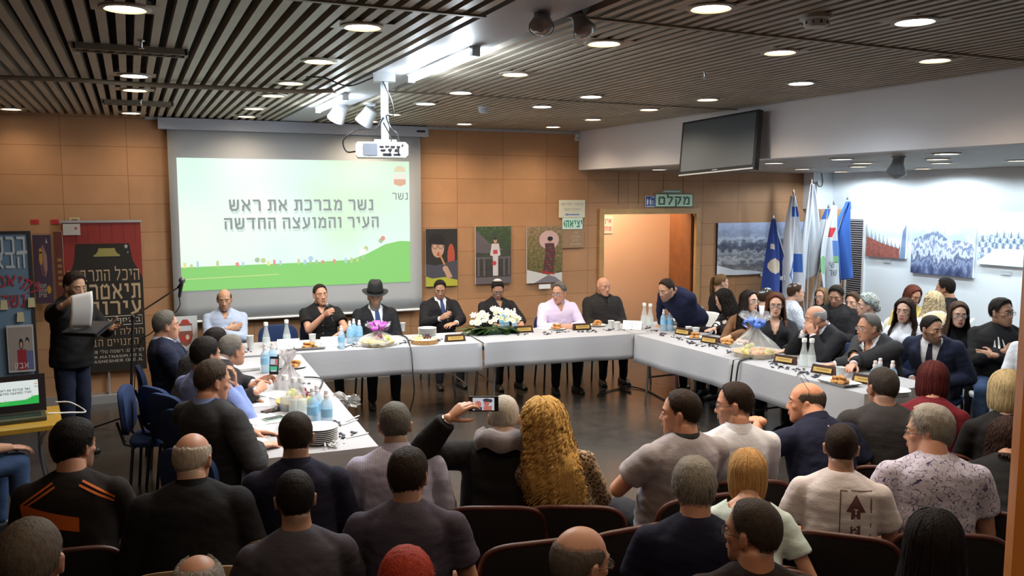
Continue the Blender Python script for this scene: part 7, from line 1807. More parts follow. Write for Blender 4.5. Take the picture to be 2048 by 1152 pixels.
OL, TA, PA, RE = (.46, .26, .17), (.42, .23, .15), (.56, .34, .25), (.52, .27, .18)      # skin tones
HB, HDB, HBR, HG, HLG, HW = (.012, .009, .008), (.022, .013, .009), (.05, .028, .016), (.14, .13, .12), (.24, .22, .2), (.36, .33, .29)
UPH = dict(k='grip')
P = {}
# ---- behind the long table, facing the hall
P['striped'] = person(449, 600, 'bald man in a light striped shirt sitting with folded arms under the screen', 176, .975, lean=4, at=('y',9.5), skin=OL, hair=('ring', (.06, .05, .045)), top=LBLUE, collar='shirt', arms=('crossR', 'crossL'), head=(-4, -8, 0), stub=.2, fat=.35, chair='blue')
P['mic'] = person(641, 590, 'man in a black short-sleeved shirt speaking into a microphone', 176, .985, lean=5, at=('y',9.3), skin=RE, hair=('crop', HDB), top=BLKS, sleeve='short', collar='shirt', head=(10, 2, 4), fat=.5, chair='blue',
    arms=(dict(p='table', l=(.0, .25, .985), h=(.6, .1, -1), f=(-.5, .75, .45), b=(.8, .6, 0), k='grip'), 'table'))
def hat(inf):
    mb = MB(); a = np.linspace(0, 2 * PI, 40, endpoint=False); rows = []
    for r, z, p in ((.09, .056, 0), (.125, .05, 0), (.16, .056, 0), (.163, .06, 0), (.125, .056, 0), (.1, .062, 0), (.097, .1, 0), (.09, .15, .1), (.08, .18, .4), (.064, .196, .8), (.03, .19, 1), (.002, .184, 1)):
        rows.append(np.stack([r * .93 * np.cos(a), -.008 + r * 1.12 * np.sin(a), z + (.02 * np.cos(a) ** 2 if r > .12 else 0) * 1.0 + p * .012 * np.abs(np.cos(a))], 1))
    mb.add(np.concatenate(rows), ring_faces(12, 40)); ho = headpart(inf, 'hat', mb, mat('hat_felt', (.009, .009, .01), .8), 60)
    mb = MB(); mb.add(np.concatenate([np.stack([.099 * .94 * np.cos(a), -.008 + .099 * 1.12 * np.sin(a), np.full(40, z)], 1) for z in (.064, .092)]), ring_faces(2, 40, False)); v, f, mi = mb.arrays(); inf['part']('hat_band', v @ inf['RH'].T + inf['hc'], f, mat('hat_ribbon', (.004, .004, .005), .4), mi, 180, ho)
P['hat'] = person(750, 595, 'bearded man in a black brimmed hat and dark suit with tie', 176, .985, lean=6, at=('y',9.25), skin=OL, hair=('crop', (.05, .04, .035)), beard=(.05, (.16, .14, .12)), top=WHT, over=BLK, tie=TIEB, collar='shirt', head=(-10, -10, -2), hatf=hat, fat=.7, chair='blue', vee=.075, vz=.72)
P['bluetie'] = person(880, 580, 'young dark-haired man in a suit and blue tie holding a pen upright', 176, .965, lean=6, at=('y',9.3), skin=TA, hair=('crop', HB), stub=.25, top=WHT, over=BLK, tie=TIEB, collar='shirt', head=(-12, -14, 0), fat=.3, chair='blue', vee=.06,
    arms=(dict(p='table', l=(.1, .34, .87), h=(.7, -.2, -.7), f=(-.6, .6, .5), b=(.6, .7, .3), k='pinch'), dict(p='tablein')))
rim = K('cap_black', (.012, .012, .012))
def kip(m, m2=None, tb=.5, r=44):
    def fn(inf):
        kippah(m, tb, r)(inf)
        if m2:
            a = np.linspace(0, 2 * PI, 36, endpoint=False); rows = []
            for t, q in ((r - 9, .0215), (r + 2, .0135)): rows.append(skull(a, np.full(36, math.radians(t)), q) - [0, -.012, .03])
            V = np.concatenate(rows) @ rotx(tb).T + [0, -.012, .032]; mb = MB(); mb.add(V, ring_faces(2, 36, False)); headpart(inf, 'skullcap_rim', mb, m2)
    return fn
P['cap'] = person(995, 580, 'man in a black shirt and pale skullcap looking down behind the flowers', 176, .975, lean=7, at=('y',9.2), skin=TA, hair=('crop', HB), stub=.3, glasses='thin', top=BLKS, collar='shirt', head=(-11, -26, 0), hatf=kip(K('cap_white', (.55, .54, .5)), rim), fat=.45, chair='blue', arms=('table', 'table'))
P['pink'] = person(1118, 586, 'grey-haired man in a lilac shirt with clasped hands on the table', 170, .985, lean=9, at=('y',9.05), skin=RE, hair=('high', (.1, .095, .09)), glasses='thin', top=PINK, collar='shirt', head=(-44, -10, 0), fat=.75, chair='blue', arms=('clasp', 'clasp'))
P['cleric'] = person(1207, 574, 'bald clergyman in black with a white collar tab at the long table end', 168, .985, lean=4, at=('y',9.1), skin=RE, hair=('bald', HG), top=BLKS, over=K('suit_clergy', (.022, .02, .02)), collar='cleric', head=(18, -2, 0), fat=.8, chair='blue', arms=('lap', 'lap'), vee=.05, vz=.95)
P['lean'] = person(1333, 580, 'man in a navy jumper standing bent over the corner of the tables', 112, .98, stand=True, lean=50, at=('d',9.5), skin=OL, hair=('crop', HDB), stub=.45, top=DNAVY, collar='sweat', head=(-14, -18, 0), neck=.0, fat=.35, legs=(.012, .012, .015),
    arms=(dict(p='table', w=oz(1322, 647, .80), f=(0, 1, -.5), b=(0, .3, 1), h=(1, -.5, 0), k='flat'), dict(p='table', w=oz(1385, 652, .80), f=(.3, 1, -.5), b=(0, .3, 1), h=(-1, -.5, 0), k='flat')))
# ---- women and men along the side wing
P['pony'] = person(1443, 566, 'woman with a long blonde ponytail turned towards the flags', -110, .95, fem=True, lean=2, skin=PA, hair=('ponytail', (.16, .09, .04), .42), top=BLKS, collar='tee', arms=('thigh', 'thigh'), chair='white')
P['floral'] = person(1447, 600, 'black-haired woman in a black and white floral blouse at the wing', 84, .96, fem=True, lean=10, at=('x', 6.2), skin=PA, hair=('wavy', HB, .2), top=FLO, collar='dress', head=(-34, -22, 0), arms=(dict(p='table', w=oz(1420, 668, .80)), dict(p='table', w=oz(1398, 658, .80))), fat=.4, chair='blue')
P['shawl'] = person(1500, 604, 'woman with long black hair and thin glasses looking aside, brown shoulders', 140, .97, fem=True, lean=6, at=('x', 6.1), skin=PA, hair=('wavy', (.016, .01, .009), .36), glasses='thin', top=BROWN, collar='scoop', head=(48, 6, -6), arms=('tablein', dict(p='table', w=oz(1445, 680, .80))), chair='blue')
P['auburn'] = person(1551, 610, 'woman with auburn hair, black glasses and black jacket behind the blue-bow basket', 140, .98, fem=True, lean=6, at=('x', 5.85), skin=PA, hair=('wavy', (.085, .03, .016), .3), glasses='black', top=BLKS, over=BLK, collar='vneck', head=(2, -4, 0), arms=('lap', 'tablein'), cuff=False, chair='blue')
P['boya'] = person(1534, 596, 'boy in a pale striped skullcap peeping from behind the auburn-haired woman', -95, .9, lean=2, skin=PA, hair=('short', HBR), top=WHT, collar='tee', hatf=kip(K('cap_stripe_blue', (.5, .6, .66), 'stripe', (.1, .3, .45)), None, .35, 52), arms=('thigh', 'thigh'), chair='white')
P['boyb'] = person(1592, 586, 'boy in a dark striped skullcap and speckled shirt under the flags', -118, .93, lean=2, skin=PA, hair=('short', HBR), top=SPK, collar='tee', hatf=kip(K('cap_stripe_dark', (.1, .1, .12), 'stripe', (.4, .4, .42)), None, .25, 54), arms=('thigh', 'thigh'), chair='white')
P['hands'] = person(1630, 637, 'grey balding man in a dark suit with folded hands at his mouth', 88, 1.0, lean=11, at=('x',5.98), skin=RE, hair=('ring', (.3, .29, .28)), top=WHT, over=BLK, collar='shirt', head=(-24, -10, 0), fat=.5, chair='blue', brow=(.1, .09, .085),
    arms=(dict(p='clasp', l=(.065, .33, 1.0), f=(-.5, .1, 1), b=(.5, .8, .2), h=(.7, .1, -1), k='clasp'), dict(p='clasp', l=(-.065, .34, .99), f=(.5, .1, 1), b=(-.5, .8, .2), h=(-.7, .1, -1), k='clasp')))
P['hidden'] = person(1643, 594, 'fair woman with glasses almost hidden behind the black-haired man', 105, .92, fem=True, lean=2, at=('d', 11.2), skin=PA, hair=('bob', (.2, .13, .07), .12), glasses='thin', top=BLKS, collar='tee', chair='white')
P['blackman'] = person(1672, 593, 'black-haired man in a black jacket looking down, behind the balding man', 118, .97, lean=4, at=('d',9.5), skin=TA, hair=('short', HB), stub=.3, top=BLKS, over=BLK, collar='tee', cuff=False, head=(0, -16, 0), fat=.5, arms=('lap', 'lap'), chair='white')
def scarf(m):
    def fn(inf):
        rs = np.random.RandomState(2); V, Q, _ = hair_cap('woman', None, .034, rs, .024, .003); mb = MB(); mb.add(V, Q); mb.ball((0, -.115, -.02), (.05, .04, .05), 0, 16, 12); headpart(inf, 'headscarf', mb, m)
    return fn
P['scarf'] = person(1733, 612, 'woman in a grey patterned headscarf behind the man with grey jacket', 56, .95, fem=True, lean=3, skin=PA, hair=None, hatf=scarf(K('scarf_grey', (.3, .34, .33), 'speck', (.08, .1, .1))), top=BLKS, collar='tee', chair='white')
P['brownhid'] = person(1704, 606, 'brown-haired person only showing hair between headscarf and black-haired man', 110, .92, lean=2, at=('d', 9.9), skin=PA, hair=('short', HBR), top=BLKS, collar='tee', chair='white')
P['greyjacket'] = person(1736, 656, 'grey-haired man with glasses in a charcoal jacket and open white shirt', 94, 1.0, lean=9, at=('x', 6.0), skin=RE, hair=('high', (.13, .12, .11)), glasses='thin', top=WHT, over=CHAR, collar='shirt', head=(-16, -4, 0), fat=.8, chair='blue', vee=.07, vz=.70,
    arms=(dict(p='table', w=oz(1700, 752, .80), k='relax'), dict(p='table', w=oz(1662, 731, .81), k='clasp')))
P['girl'] = person(1809, 622, 'young woman with long dark hair in a white blouse looking to the tables', 108, .97, fem=True, lean=3, skin=PA, hair=('wavy', (.03, .016, .012), .34), top=WHT, collar='dress', head=(6, -2, 0), chair='white')
P['beard'] = person(1864, 660, 'dark-bearded man in a navy suit and dotted tie turned to the gallery', 116, 1.0, lean=5, at=('x', 6.5), skin=TA, hair=('crop', HB), stub=.62, top=WHT, over=NAVY, tie=TIED, collar='shirt', head=(58, -4, 0), fat=.7, chair='blue', vee=.085, vz=.66, arms=('lap', 'lap'))
P['bigblond'] = person(1868, 606, 'woman with a big pale blonde mane seen from behind before the gallery', -46, .97, fem=True, lean=8, tilt=-6, at=('d', 9.6), skin=PA, hair=('big', (.5, .42, .27), .3), top=WHT, collar='dress', chair='white')
P['redhid'] = person(1826, 592, 'person with reddish hair and yellow top behind the young woman', 150, .95, fem=True, lean=4, skin=TA, hair=('bob', (.1, .03, .02), .1), top=YEL, collar='dress', head=(20, -20, 0), chair='white')
P['curlyblack'] = person(1889, 578, 'person with short black curls hidden behind the blonde mane', 30, 1.0, lean=2, skin=TA, hair=('swept', HB), top=BLKS, collar='tee', chair='white')
P['straight'] = person(1917, 630, 'woman with long straight brown hair and dark top beside the bearded man', 134, .98, fem=True, lean=3, at=('d', 8.3), skin=PA, hair=('long', (.05, .028, .018), .36), glasses='thin', top=BLKS, collar='dress', head=(8, -2, 0), chair='white')
P['sweat'] = person(2004, 626, 'man with glasses in a black sweatshirt and jeans with folded arms', 130, 1.02, lean=2, at=('x',7.35), skin=TA, hair=('short', HB), stub=.3, glasses='black', top=BLKS, collar='sweat', head=(46, 2, 0), fat=.6, arms=('crossR', 'crossL'), legs=JEANS, chair='white')
q = [[(-.05, .9), (-.03, .9), (-.015, .97), (-.02, .97)], [(-.005, .9), (.015, .9), (.02, .99), (.012, .99)], [(.03, .9), (.05, .9), (.045, .96), (.04, .96)]]
decal(P['sweat'], 'chest_print', q, mat('print_white', (.6, .6, .6), .6), back=False)
P['edge'] = person(2085, 655, 'person in a white sleeve cut off by the column', 120, 1.0, lean=3, skin=TA, hair=('short', HB), top=WHT, collar='tee', arms=('lap', 'tablein'), chair='white')
# ---- left: standing reader and the near wing
P['reader'] = person(150, 573, 'man in dark clothes standing and reading from a white sheet', -128, .97, stand=True, lean=4, skin=OL, hair=('short', HDB), stub=.4, top=BLKS, over=K('hoodie_black', (.01, .01, .011)), collar='tee', cuff=False, head=(-14, -14, 0), legs=JEAND, vee=.02, vz=1.0,
    arms=(dict(p='table', w=dep(124, 612, 6.86), fw=_rt * .8 + np.array([0, 0, .5]), bw=-_fw * .8 + np.array([0, 0, .5]) - _rt * .3, h=(.8, -.1, -.8), k='pinch'), dict(p='table', l=(-.1, .34, 1.2), h=(-.7, -.2, -.7), f=(.5, 1, .1), b=(-.6, 0, -.6), k='flat')))
P['navyprof'] = person(334, 652, 'grey-haired man in a navy suit in profile below the microphone', -86, 1.0, lean=4, at=('d',7.3), skin=RE, hair=('short', (.12, .11, .1)), top=WHT, over=NAVY, tie=TIEL, collar='shirt', fat=.6, chair='blue', arms=('lap', 'tablein'), vee=.07, vz=.7, brow=(.03, .025, .02))
P['darkhid'] = person(434, 688, 'dark-haired man mostly hidden behind the grey-haired man raising a phone', -60, 1.0, at=('d', 6.95), skin=OL, hair=('short', HB), top=WHT, over=CHAR, collar='shirt', fat=.4, chair='blue', arms=('lap', 'tablein'))
P['bluesh'] = person(413, 712, 'black-haired man in a sky blue shirt resting his chin on a hand', -52, 1.0, lean=12, at=('d', 5.5), skin=TA, hair=('short', HB), top=SKYB, collar='shirt', head=(-12, -4, 0), fat=.4, chair='blue',
    arms=(dict(p='table', w=oz(470, 772, .98), f=(.1, -.1, 1), b=(.7, .7, 0), h=(.5, .4, -1), k='clasp'), dict(p='tablein')))
P['filming'] = person(465, 703, 'grey-haired man in a dark suit raising a phone over the near wing', -58, 1.0, lean=16, at=('d', 6.75), skin=RE, hair=('short', (.16, .15, .135)), top=WHT, over=CHAR, collar='shirt', head=(-6, 2, 0), fat=.5, chair='blue',
    arms=(dict(p='table', w=oz(515, 782, .86), f=(-.4, 1, .3), b=(.5, .4, .7), k='pinch'), dict(p='table', w=oz(512, 768, .88), f=(.3, 1, .35), b=(-.5, .4, .7), k='pinch')))
P['balding'] = person(427, 764, 'balding man in a dark suit leaning on the near wing', -50, 1.02, lean=15, at=('d',5.0), skin=RE, hair=('high', (.05, .035, .026)), top=SKYB, over=CHAR, collar='shirt', head=(-24, -10, 0), fat=.7, chair='blue', cuff=False,
    arms=(dict(p='table', w=oz(512, 893, .80), f=(.3, 1, -.05), b=(.1, .1, 1), k='relax'), dict(p='tablein')))
P['jeansarm'] = person(-85, 745, 'person at the frame edge with bare forearm resting on jeans', -55, 1.0, lean=10, skin=TA, hair=('short', HDB), top=BLKS, sleeve='short', collar='tee', legs=JEANS, arms=(dict(p='thigh'), dict(p='thigh', w=dep(22, 880, 4.6), f=(.6, 1, -.4))), chair='dark')
# ---- audience, seen from behind
P['orange'] = person(150, 895, 'man in a black track jacket with orange stripes and dark wet-look hair', -8, .98, lean=7, skin=RE, hair=('swept', HB), stub=.4, top=K('track_black', (.018, .014, .013)), collar='sweat', head=(-34, -4, 0), fat=.6, legs=(.1, .11, .14), chair='dark', arms=('thigh', 'thigh'))
decal(P['orange'], 'orange_panel', [[(-.2, .895), (.05, .835), (.05, .9), (-.2, .97)]], ORG, True, .004)
for sd in (1, -1):
    for k in range(2): decal(P['orange'], 'shoulder_stripe', [[(sd * (.06 - .012 * k), 1.055 - .016 * k), (sd * (.19 - .004 * k), .965 - .018 * k), (sd * (.194 - .004 * k), .973 - .018 * k), (sd * (.064 - .012 * k), 1.063 - .016 * k)]], ORG, True, .006)
P['white'] = person(386, 920, 'bald white-haired man in a black coat behind the near wing', -8, .98, lean=8, skin=RE, hair=('ring', (.42, .36, .3)), top=BLKS, over=BLK, collar='shirt', cuff=False, head=(-18, -10, 0), fat=.8, chair='tan', arms=('lap', 'lap'))
P['navyback'] = person(592, 876, 'dark-haired man in a navy jacket at the end of the near wing', -12, .98, lean=6, skin=RE, hair=('crop', HDB), top=K('jacket_navy', (.012, .012, .03)), collar='polo', fat=.7, chair='tan', arms=('lap', 'lap'))
P['greytee'] = person(590, 1000, 'young black-haired man in a grey T-shirt, in front of the navy jacket', -6, .93, lean=6, skin=TA, hair=('crop', HB), top=GREYT, sleeve='short', collar='tee', fat=.3, chair='tan', arms=('thigh', 'thigh'))
P['lilacback'] = person(790, 853, 'grey-haired man in a pale lilac striped shirt seen from behind', -14, .98, lean=8, skin=RE, hair=('crop', (.1, .095, .085)), top=LILAC, collar='shirt', fat=.8, chair='dark', arms=('lap', 'lap'))
P['purple'] = person(817, 955, 'broad dark-haired man in a grey-violet T-shirt seen from behind', -22, .96, lean=9, skin=RE, hair=('short', HDB), top=PURP, sleeve='short', collar='tee', head=(-10, 0, 0), fat=.9, shoulders=1.08, chair='dark', arms=('lap', 'lap'))
P['phoneman'] = person(1008, 838, 'white-haired man in a black jacket with grey hood holding up a phone', -24, .98, lean=4, tilt=4, at=('d', 4.5), skin=RE, hair=('crop', HW), top=BLKS, over=K('jacket_black2', (.012, .011, .012)), collar='tee', cuff=False, hood=HOODG, fat=.8, chair='dark', watch='L',
    arms=('lap', dict(p='table', w=dep(896, 838, 4.2), fw=_rt * .75 + np.array([0, 0, .62]) + .15 * _fw, bw=-_rt * .5 - _fw * .55 + np.array([0, 0, .6]), h=(-1, -.2, -.5), k='pinch')))
P['curly'] = person(1090, 846, 'woman with very long golden curls in a leopard blouse', -27, .97, fem=True, lean=4, tilt=-13, at=('d',4.15), skin=PA, hair=('curly', (.56, .33, .1), .4), top=LEO, collar='dress', head=(6, 0, -8), fat=.35, chair='dark', arms=('lap', 'lap'))
P['greypolo'] = person(1360, 828, 'heavy man in a light grey T-shirt with dark collar and folded arms', -5, 1.0, lean=6, at=('d',4.2), skin=RE, hair=('crop', HDB), top=LGREY, sleeve='short', collar='tee', head=(50, -2, 0), fat=1.25, shoulders=1.05, chair='dark', arms=('crossR', dict(p='crossL', l=(-.1, .26, .82))))
def dark_collar(inf):
    mb = MB(); a = np.linspace(0, 2 * PI, 30, endpoint=False); rows = [np.stack([r * np.cos(a), -.014 + r * np.sin(a), np.full(30, z) + .01 * (1 - np.sin(a))], 1) for r, z in ((.076, 1.062), (.069, 1.095), (.064, 1.075))]; mb.add(np.concatenate(rows), ring_faces(3, 30, False)); v, f, mi = mb.arrays(); inf['part']('dark_collar', inf['T'](v), f, BLKS, mi)
dark_collar(P['greypolo'])
P['whiteshirt'] = person(1468, 810, 'young man in a white shirt and dark glasses looking to the screen', -20, .98, lean=9, at=('d',4.4), skin=RE, hair=('crop', HDB), stub=.3, glasses='black', top=WHT, collar='shirt', head=(68, -6, 0), fat=.45, chair='dark', arms=('lap', 'lap'))
P['polo'] = person(1611, 806, 'bald man in a navy polo shirt with glasses pushed up on his head', -10, 1.0, lean=8, at=('d', 4.95), skin=(.56, .26, .15), hair=('ring', (.06, .045, .035)), glasses='black', extra='glasses_up', top=K('polo_navy', (.012, .015, .035)), sleeve='short', collar='polo', head=(54, -2, 0), fat=.9, chair='dark', arms=('lap', dict(p='thigh', w=dep(1520, 842, 5.0), f=(0, 1, -.1), b=(-.2, .2, 1), h=(-.6, -.3, -.7))))
P['greysuit'] = person(1764, 778, 'man with cropped dark hair in a dark grey jacket near the side wing end', -36, 1.0, lean=7, skin=(.38, .2, .13), hair=('crop', (.035, .028, .024)), top=BLKS, over=K('jacket_grey2', (.035, .032, .034)), collar='tee', cuff=False, head=(22, -4, 0), fat=.8, chair='dark', arms=('lap', 'lap'))
P['redhair'] = person(1866, 763, 'woman with dark red hair and hoop earring in a maroon blouse', -50, .98, fem=True, lean=5, at=('d', 5.4), skin=RE, hair=('bob', (.07, .012, .012), .1), top=MAR, collar='dress', head=(-12, -6, 0), fat=.7, chair='dark', arms=('lap', 'lap'))
g = MB(); g.tube([(.085 + .0 * t, -.012 + .022 * math.cos(t), -.058 + .026 * math.sin(t)) for t in np.linspace(0, 6.28, 20)], .0018, 6); headpart(P['redhair'], 'hoop_earring', g, mat('silver', (.7, .7, .7), .2, 1.0))
P['strawbob'] = person(2012, 784, 'woman with a short straw-blonde bob in black next to the column', -50, .98, fem=True, lean=5, skin=PA, hair=('bob', (.42, .33, .18), .1), top=BLKS, collar='tee', fat=.6, chair='dark', arms=('lap', 'lap'))
P['dimwoman'] = person(2014, 880, 'dark-haired woman in black at the column, behind the straw-blonde bob', -52, .96, fem=True, lean=5, at=('d', 4.65), skin=TA, hair=('wavy', (.03, .014, .01), .2), top=BLKS, collar='tee', fat=.5, chair='dark', arms=('lap', 'lap'))
P['squiggle'] = person(1856, 866, 'grey-haired man with glasses in a white shirt with fine dark squiggles', -34, 1.0, lean=8, skin=(.54, .28, .19), hair=('swept', (.27, .24, .21)), glasses='black', top=SQU, sleeve='short', collar='tee', head=(64, -4, 0), fat=.95, shoulders=1.05, chair='dark', arms=('lap', 'lap'))
P['take'] = person(1682, 897, 'young man in a white T-shirt with a printed arrow on the back', -43, .93, lean=8, skin=RE, hair=('crop', HDB), top=WTEE, sleeve='short', collar='tee', fat=.35, chair='dark', arms=('lap', 'lap'))
MBR = mat('print_maroon', (.11, .045, .045), .7)
x0 = .04; DZ = .115; ar = [[(x0 + .006, .62), (x0 + .056, .62), (x0 + .052, .80), (x0 + .01, .80)], [(x0 - .015, .80), (x0 + .077, .80), (x0 + .0315, .885), (x0 + .0305, .885)], [(x0 - .045, .62), (x0 - .04, .62), (x0 - .04, .9), (x0 - .045, .9)], [(x0 + .1, .62), (x0 + .105, .62), (x0 + .105, .9), (x0 + .1, .9)], [(x0 - .045, .897), (x0 - .01, .897), (x0 - .01, .902), (x0 - .045, .902)], [(x0 + .005, .9), (x0 + .105, .9), (x0 + .105, .905), (x0 + .005, .905)]]
decal(P['take'], 'printed_arrow', [[(x, z + DZ) for x, z in q_] for q_ in ar], MBR)
tl = []
for k, ch in enumerate('TAKE'):
    wd, st = _HEB[ch]
    for s_ in st:
        for a_, b_ in zip(s_[:-1], s_[1:]):
            a2, b2 = np.array(a_, float), np.array(b_, float); d = unit(np.append(b2 - a2, 0))[:2]; n_ = np.array([-d[1], d[0]]) * .1
            tl.append([((p - [wd / 2, .5]) * [.034, .026] + [x0 + .031, .80 + DZ - .036 * k]) for p in (a2 - n_, b2 - n_, b2 + n_, a2 + n_)])
decal(P['take'], 'printed_word', tl, WTEE, True, .005)
P['navygrey'] = person(1388, 978, 'man with tousled grey hair in a navy T-shirt', -30, .97, lean=9, at=('d', 3.4), skin=(.4, .2, .13), hair=('spiky', (.22, .2, .17)), top=K('tee_navy', (.01, .01, .026)), sleeve='short', collar='tee', fat=.75, chair='dark', arms=('lap', 'lap'))
P['mintbob'] = person(1495, 948, 'woman with a golden blonde bob in a pale mint scoop-back top', -36, .91, fem=True, lean=8, at=('d', 3.95), skin=(.55, .3, .2), hair=('bob', (.46, .26, .1), .12), top=MINT, sleeve='short', collar='scoop', fat=.5, chair='dark', watch='L', arms=('lap', 'lap'))
P['brush'] = person(1503, 1068, 'man with brush-cut grey-brown hair and glasses, large in front', -26, .96, lean=5, at=('d', 2.8), skin=(.44, .22, .14), hair=('crop', (.045, .035, .03)), glasses='black', top=K('top_dark', (.02, .012, .012)), collar='tee', head=(48, -2, 0), fat=.7, chair='dark', arms=('lap', 'lap'))
P['baldfront'] = person(1162, 1128, 'balding man with glasses cut off at the bottom, facing the side wing', -42, .98, lean=5, skin=(.52, .28, .19), hair=('ring', (.1, .08, .07)), glasses='brown', top=BLKS, collar='tee', head=(-36, -8, 0), fat=.6, chair='dark', arms=('lap', 'lap'))
P['longdark'] = person(1868, 1092, 'woman with long black hair at the bottom before the squiggle shirt', -54, .95, fem=True, lean=6, skin=TA, hair=('long', (.012, .009, .01), .34), top=BLKS, collar='tee', fat=.4, chair='dark', arms=('lap', 'lap'))
P['redtop'] = person(812, 1176, 'person of whom only bright red hair shows at the bottom edge', -6, .93, fem=True, lean=5, skin=RE, hair=('spiky', (.32, .035, .018)), top=BLKS, collar='tee', chair='dark', arms=('lap', 'lap'))
P['corner'] = person(62, 1128, 'large blurred head with short greying hair in the bottom corner', -10, 1.05, lean=3, skin=RE, hair=('crop', (.11, .085, .065)), top=BLKS, collar='tee', fat=.7, chair='dark', arms=('lap', 'lap'))
P['greybit'] = person(397, 1186, 'person of whom only grey thinning hair shows at the bottom edge', -6, .95, lean=5, skin=RE, hair=('thin', (.22, .2, .18)), top=BLKS, collar='tee', chair='dark', arms=('lap', 'lap'))

# ---- chairs under them
for kind, lb, p, a in CHAIR_Q:
    lw = lb.split()[:14]
    while lw[-1] in ('a', 'an', 'the', 'of', 'in', 'on', 'at', 'with', 'and', 'to', 'by', 'over', 'under', 'behind', 'before', 'from', 'his', 'beside', 'is', 'mostly', 'only', 'for', 'up', 'whom', 'into', 'near', 'showing', 'almost', 'black', 'white', 'grey', 'dark', 'pale', 'long', 'bald', 'near', 'side', 'projection', 'open', 'sitting', 'seen', 'printed', 'leopard', 'blue-bow', 'charcoal', 'light', 'short', 'bright'): lw.pop()
    chair(kind, ' '.join(lw), p, a)
def at_floor(px, py, z): p = oz(px, py, z); p[2] = 0; return p
chair('blue', 'empty blue chair behind the table between the striped shirt and the microphone', at_floor(562, 668, .8) + [0, .1, 0], math.radians(176))
chair('blue', 'empty blue chair seen from the side beside the dark-suited man', at_floor(282, 800, .75) + [.1, 0, 0], math.radians(-100))
chair('white', 'white plastic chair behind the man in the navy jumper', at_floor(1392, 640, .8) + [.15, .1, 0], math.radians(120))
# chairs seen empty among the audience
chair('dark', 'empty dark chair between the leopard blouse and the grey T-shirt', at_floor(1215, 1010, .85), math.radians(0))
chair('dark', 'empty dark chair with red rim beside the balding front man', at_floor(1045, 1020, .88), math.radians(-8))
chair('dark', 'empty dark chair behind the printed-arrow shirt, at the bottom', at_floor(1742, 1110, .86), math.radians(4))
for k in CHAIRS:
    if _first[k]: bpy.data.objects.remove(CHAIRS[k])

# ---- what they hold
p, Mh = grip(P['mic'], 'R'); ax = -Mh[:, 0]
t = thing('microphone', 'black handheld microphone held by the man in the black short-sleeved shirt', 'microphone', p)
MB().tube([-ax * .11, ax * .05, ax * .07], [.012, .017, .022], 14).build('handle', M_BLACK, t, 60); MB().ball(ax * .095, (.025, .025, .028), 0).build('grille', mat('grille_grey', (.2, .2, .2), .4, .5), t, 60)
p, Mh = grip(P['bluetie'], 'R', (-.02, .1, -.045)); t = thing('pen', 'pale pen held upright by the man in blue tie', 'pen', p); MB().tube([(0, 0, -.08), (0, 0, .09)], .006, 10).build('barrel', M_ALU, t, 60); MB().lathe([(.0065, .05), (.007, .09), (.0, .095)], 10).build('cap', M_BLACK, t, 60)
def held_phone(name, lb, c, ex, ez, w_, h_, art):
    t = thing(name, lb, 'phone', c); ex = unit(ex); ez = unit(np.asarray(ez) - ex * np.dot(ez, ex)); ey = np.cross(ez, ex); t.rotation_euler = Matrix(np.stack([ex, ey, ez], 1).tolist()).to_euler()
    MB().box((0, .004, 0), (w_, .009, h_)).build('case', M_BLACK, t); mb = MB(); art(mb, w_, h_); mb.build('screen', [emit_mat('ph_white', (.7, .74, .8), .36), emit_mat('ph_green', (.1, .55, .3), .4), emit_mat('ph_skin', (.6, .2, .16), .4), emit_mat('ph_dark', (.05, .04, .06), .5)], t)
rtv = _rt; upv = np.array([0, 0, 1.0])
def artp(mb, w_, h_):
    flat(mb, rectp(-w_ * .42, w_ * .42, -h_ * .36, h_ * .4), -.001, 3); flat(mb, rectp(-w_ * .42, w_ * .3, .05 * h_, h_ * .36), -.0014, 0); flat(mb, rectp(.12 * w_, .42 * w_, .02 * h_, .36 * h_), -.0018, 2); flat(mb, rectp(-w_ * .42, w_ * .36, -.3 * h_, -.05 * h_), -.0014, 1); flat(mb, rectp(-w_ * .3, w_ * .3, -.34 * h_, -.26 * h_), -.0016, 0)
d0 = np.dot(P['filming']['world'](P['filming']['AR'][1][2]) - _C, _fw)
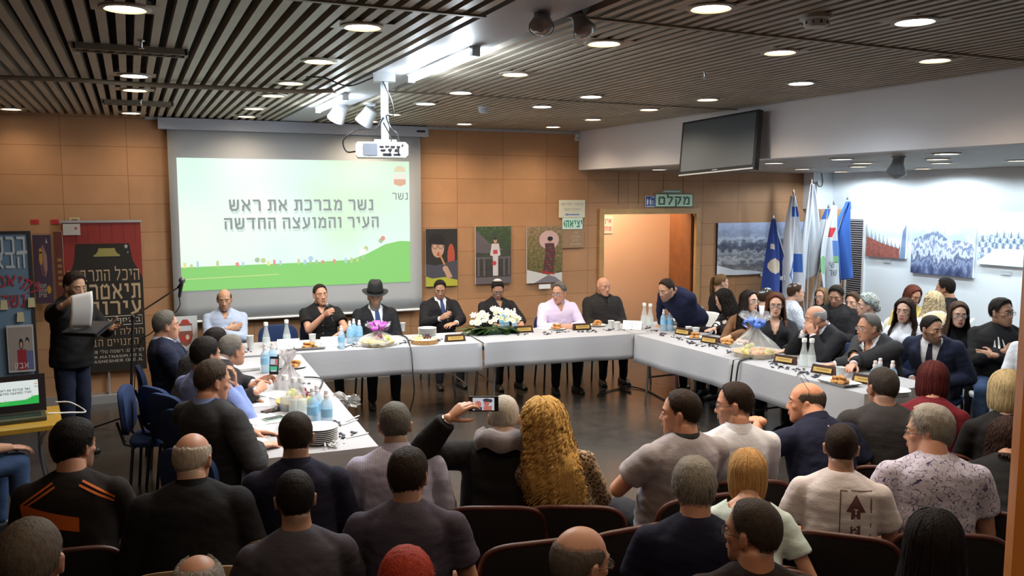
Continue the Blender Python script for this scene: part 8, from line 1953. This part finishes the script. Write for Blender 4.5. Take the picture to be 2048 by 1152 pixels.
held_phone('smartphone', 'upright phone with a bright screen held over the near wing', dep(548, 731, d0 - .02), rtv, upv + .25 * _fw, .068, .138, artp)
def arts(mb, w_, h_):
    flat(mb, rectp(-w_ * .36, w_ * .36, -h_ * .42, h_ * .42), -.001, 0); blob(mb, -.18 * w_, -.02 * h_, .11 * w_, .24 * h_, -.0014, 2); blob(mb, .1 * w_, .1 * h_, .1 * w_, .24 * h_, -.0014, 2); blob(mb, .1 * w_, .26 * h_, .12 * w_, .12 * h_, -.0017, 3); flat(mb, rectp(-.3 * w_, -.05 * w_, -.42 * h_, -.2 * h_), -.0016, 3); flat(mb, rectp(.0, .28 * w_, -.42 * h_, -.12 * h_), -.0016, 2); blob(mb, .22 * w_, .22 * h_, .08 * w_, .12 * h_, -.0014, 3)
d1 = np.dot(P['phoneman']['world'](P['phoneman']['AR'][1][2]) - _C, _fw)
held_phone('smartphone', 'phone held sideways showing a bright selfie of two people', dep(967, 808, d1 + .06), rtv - .0 * upv, upv + .05 * rtv, .15, .076, arts)
# the reader's sheet and folder
d2 = np.dot(P['reader']['world'](P['reader']['AR'][0][2]) - _C, _fw)
gx, gz = np.meshgrid(np.linspace(-.5, .5, 9), np.linspace(0, 1, 9), indexing='ij'); pts = []
for u, k in zip(gx.ravel(), gz.ravel()):
    px_ = 160 + u * 44 + 4 * math.sin(k * 2.5); py_ = 587 + 68 * (1 - k) - 10 * (u - .0) * k; pts.append(dep(px_, py_, d2 - .06 - .05 * math.sin(k * 3.1) * .6 + .03 * u))
sh = mesh_obj('paper_page', np.array(pts), grid_faces(9, 9), None, M_PAPER, None, 180); md = sh.modifiers.new('thick', 'SOLIDIFY'); md.thickness = .0015
tag(sh, 'white sheet of paper held up by the standing reader', 'paper')
p = dep(176, 657, d2 - .02); t = thing('folder', 'open black folder on the arm of the standing reader', 'folder', p, math.radians(-35)); MB().box((0, 0, 0), (.33, .24, .012), 0, rotx(.35)).build('back_cover', M_BLACK, t); MB().box((0, -.02, .012), (.3, .2, .01), 0, rotx(.35)).build('sheets', mat('folder_dark', (.03, .03, .035), .5), t)
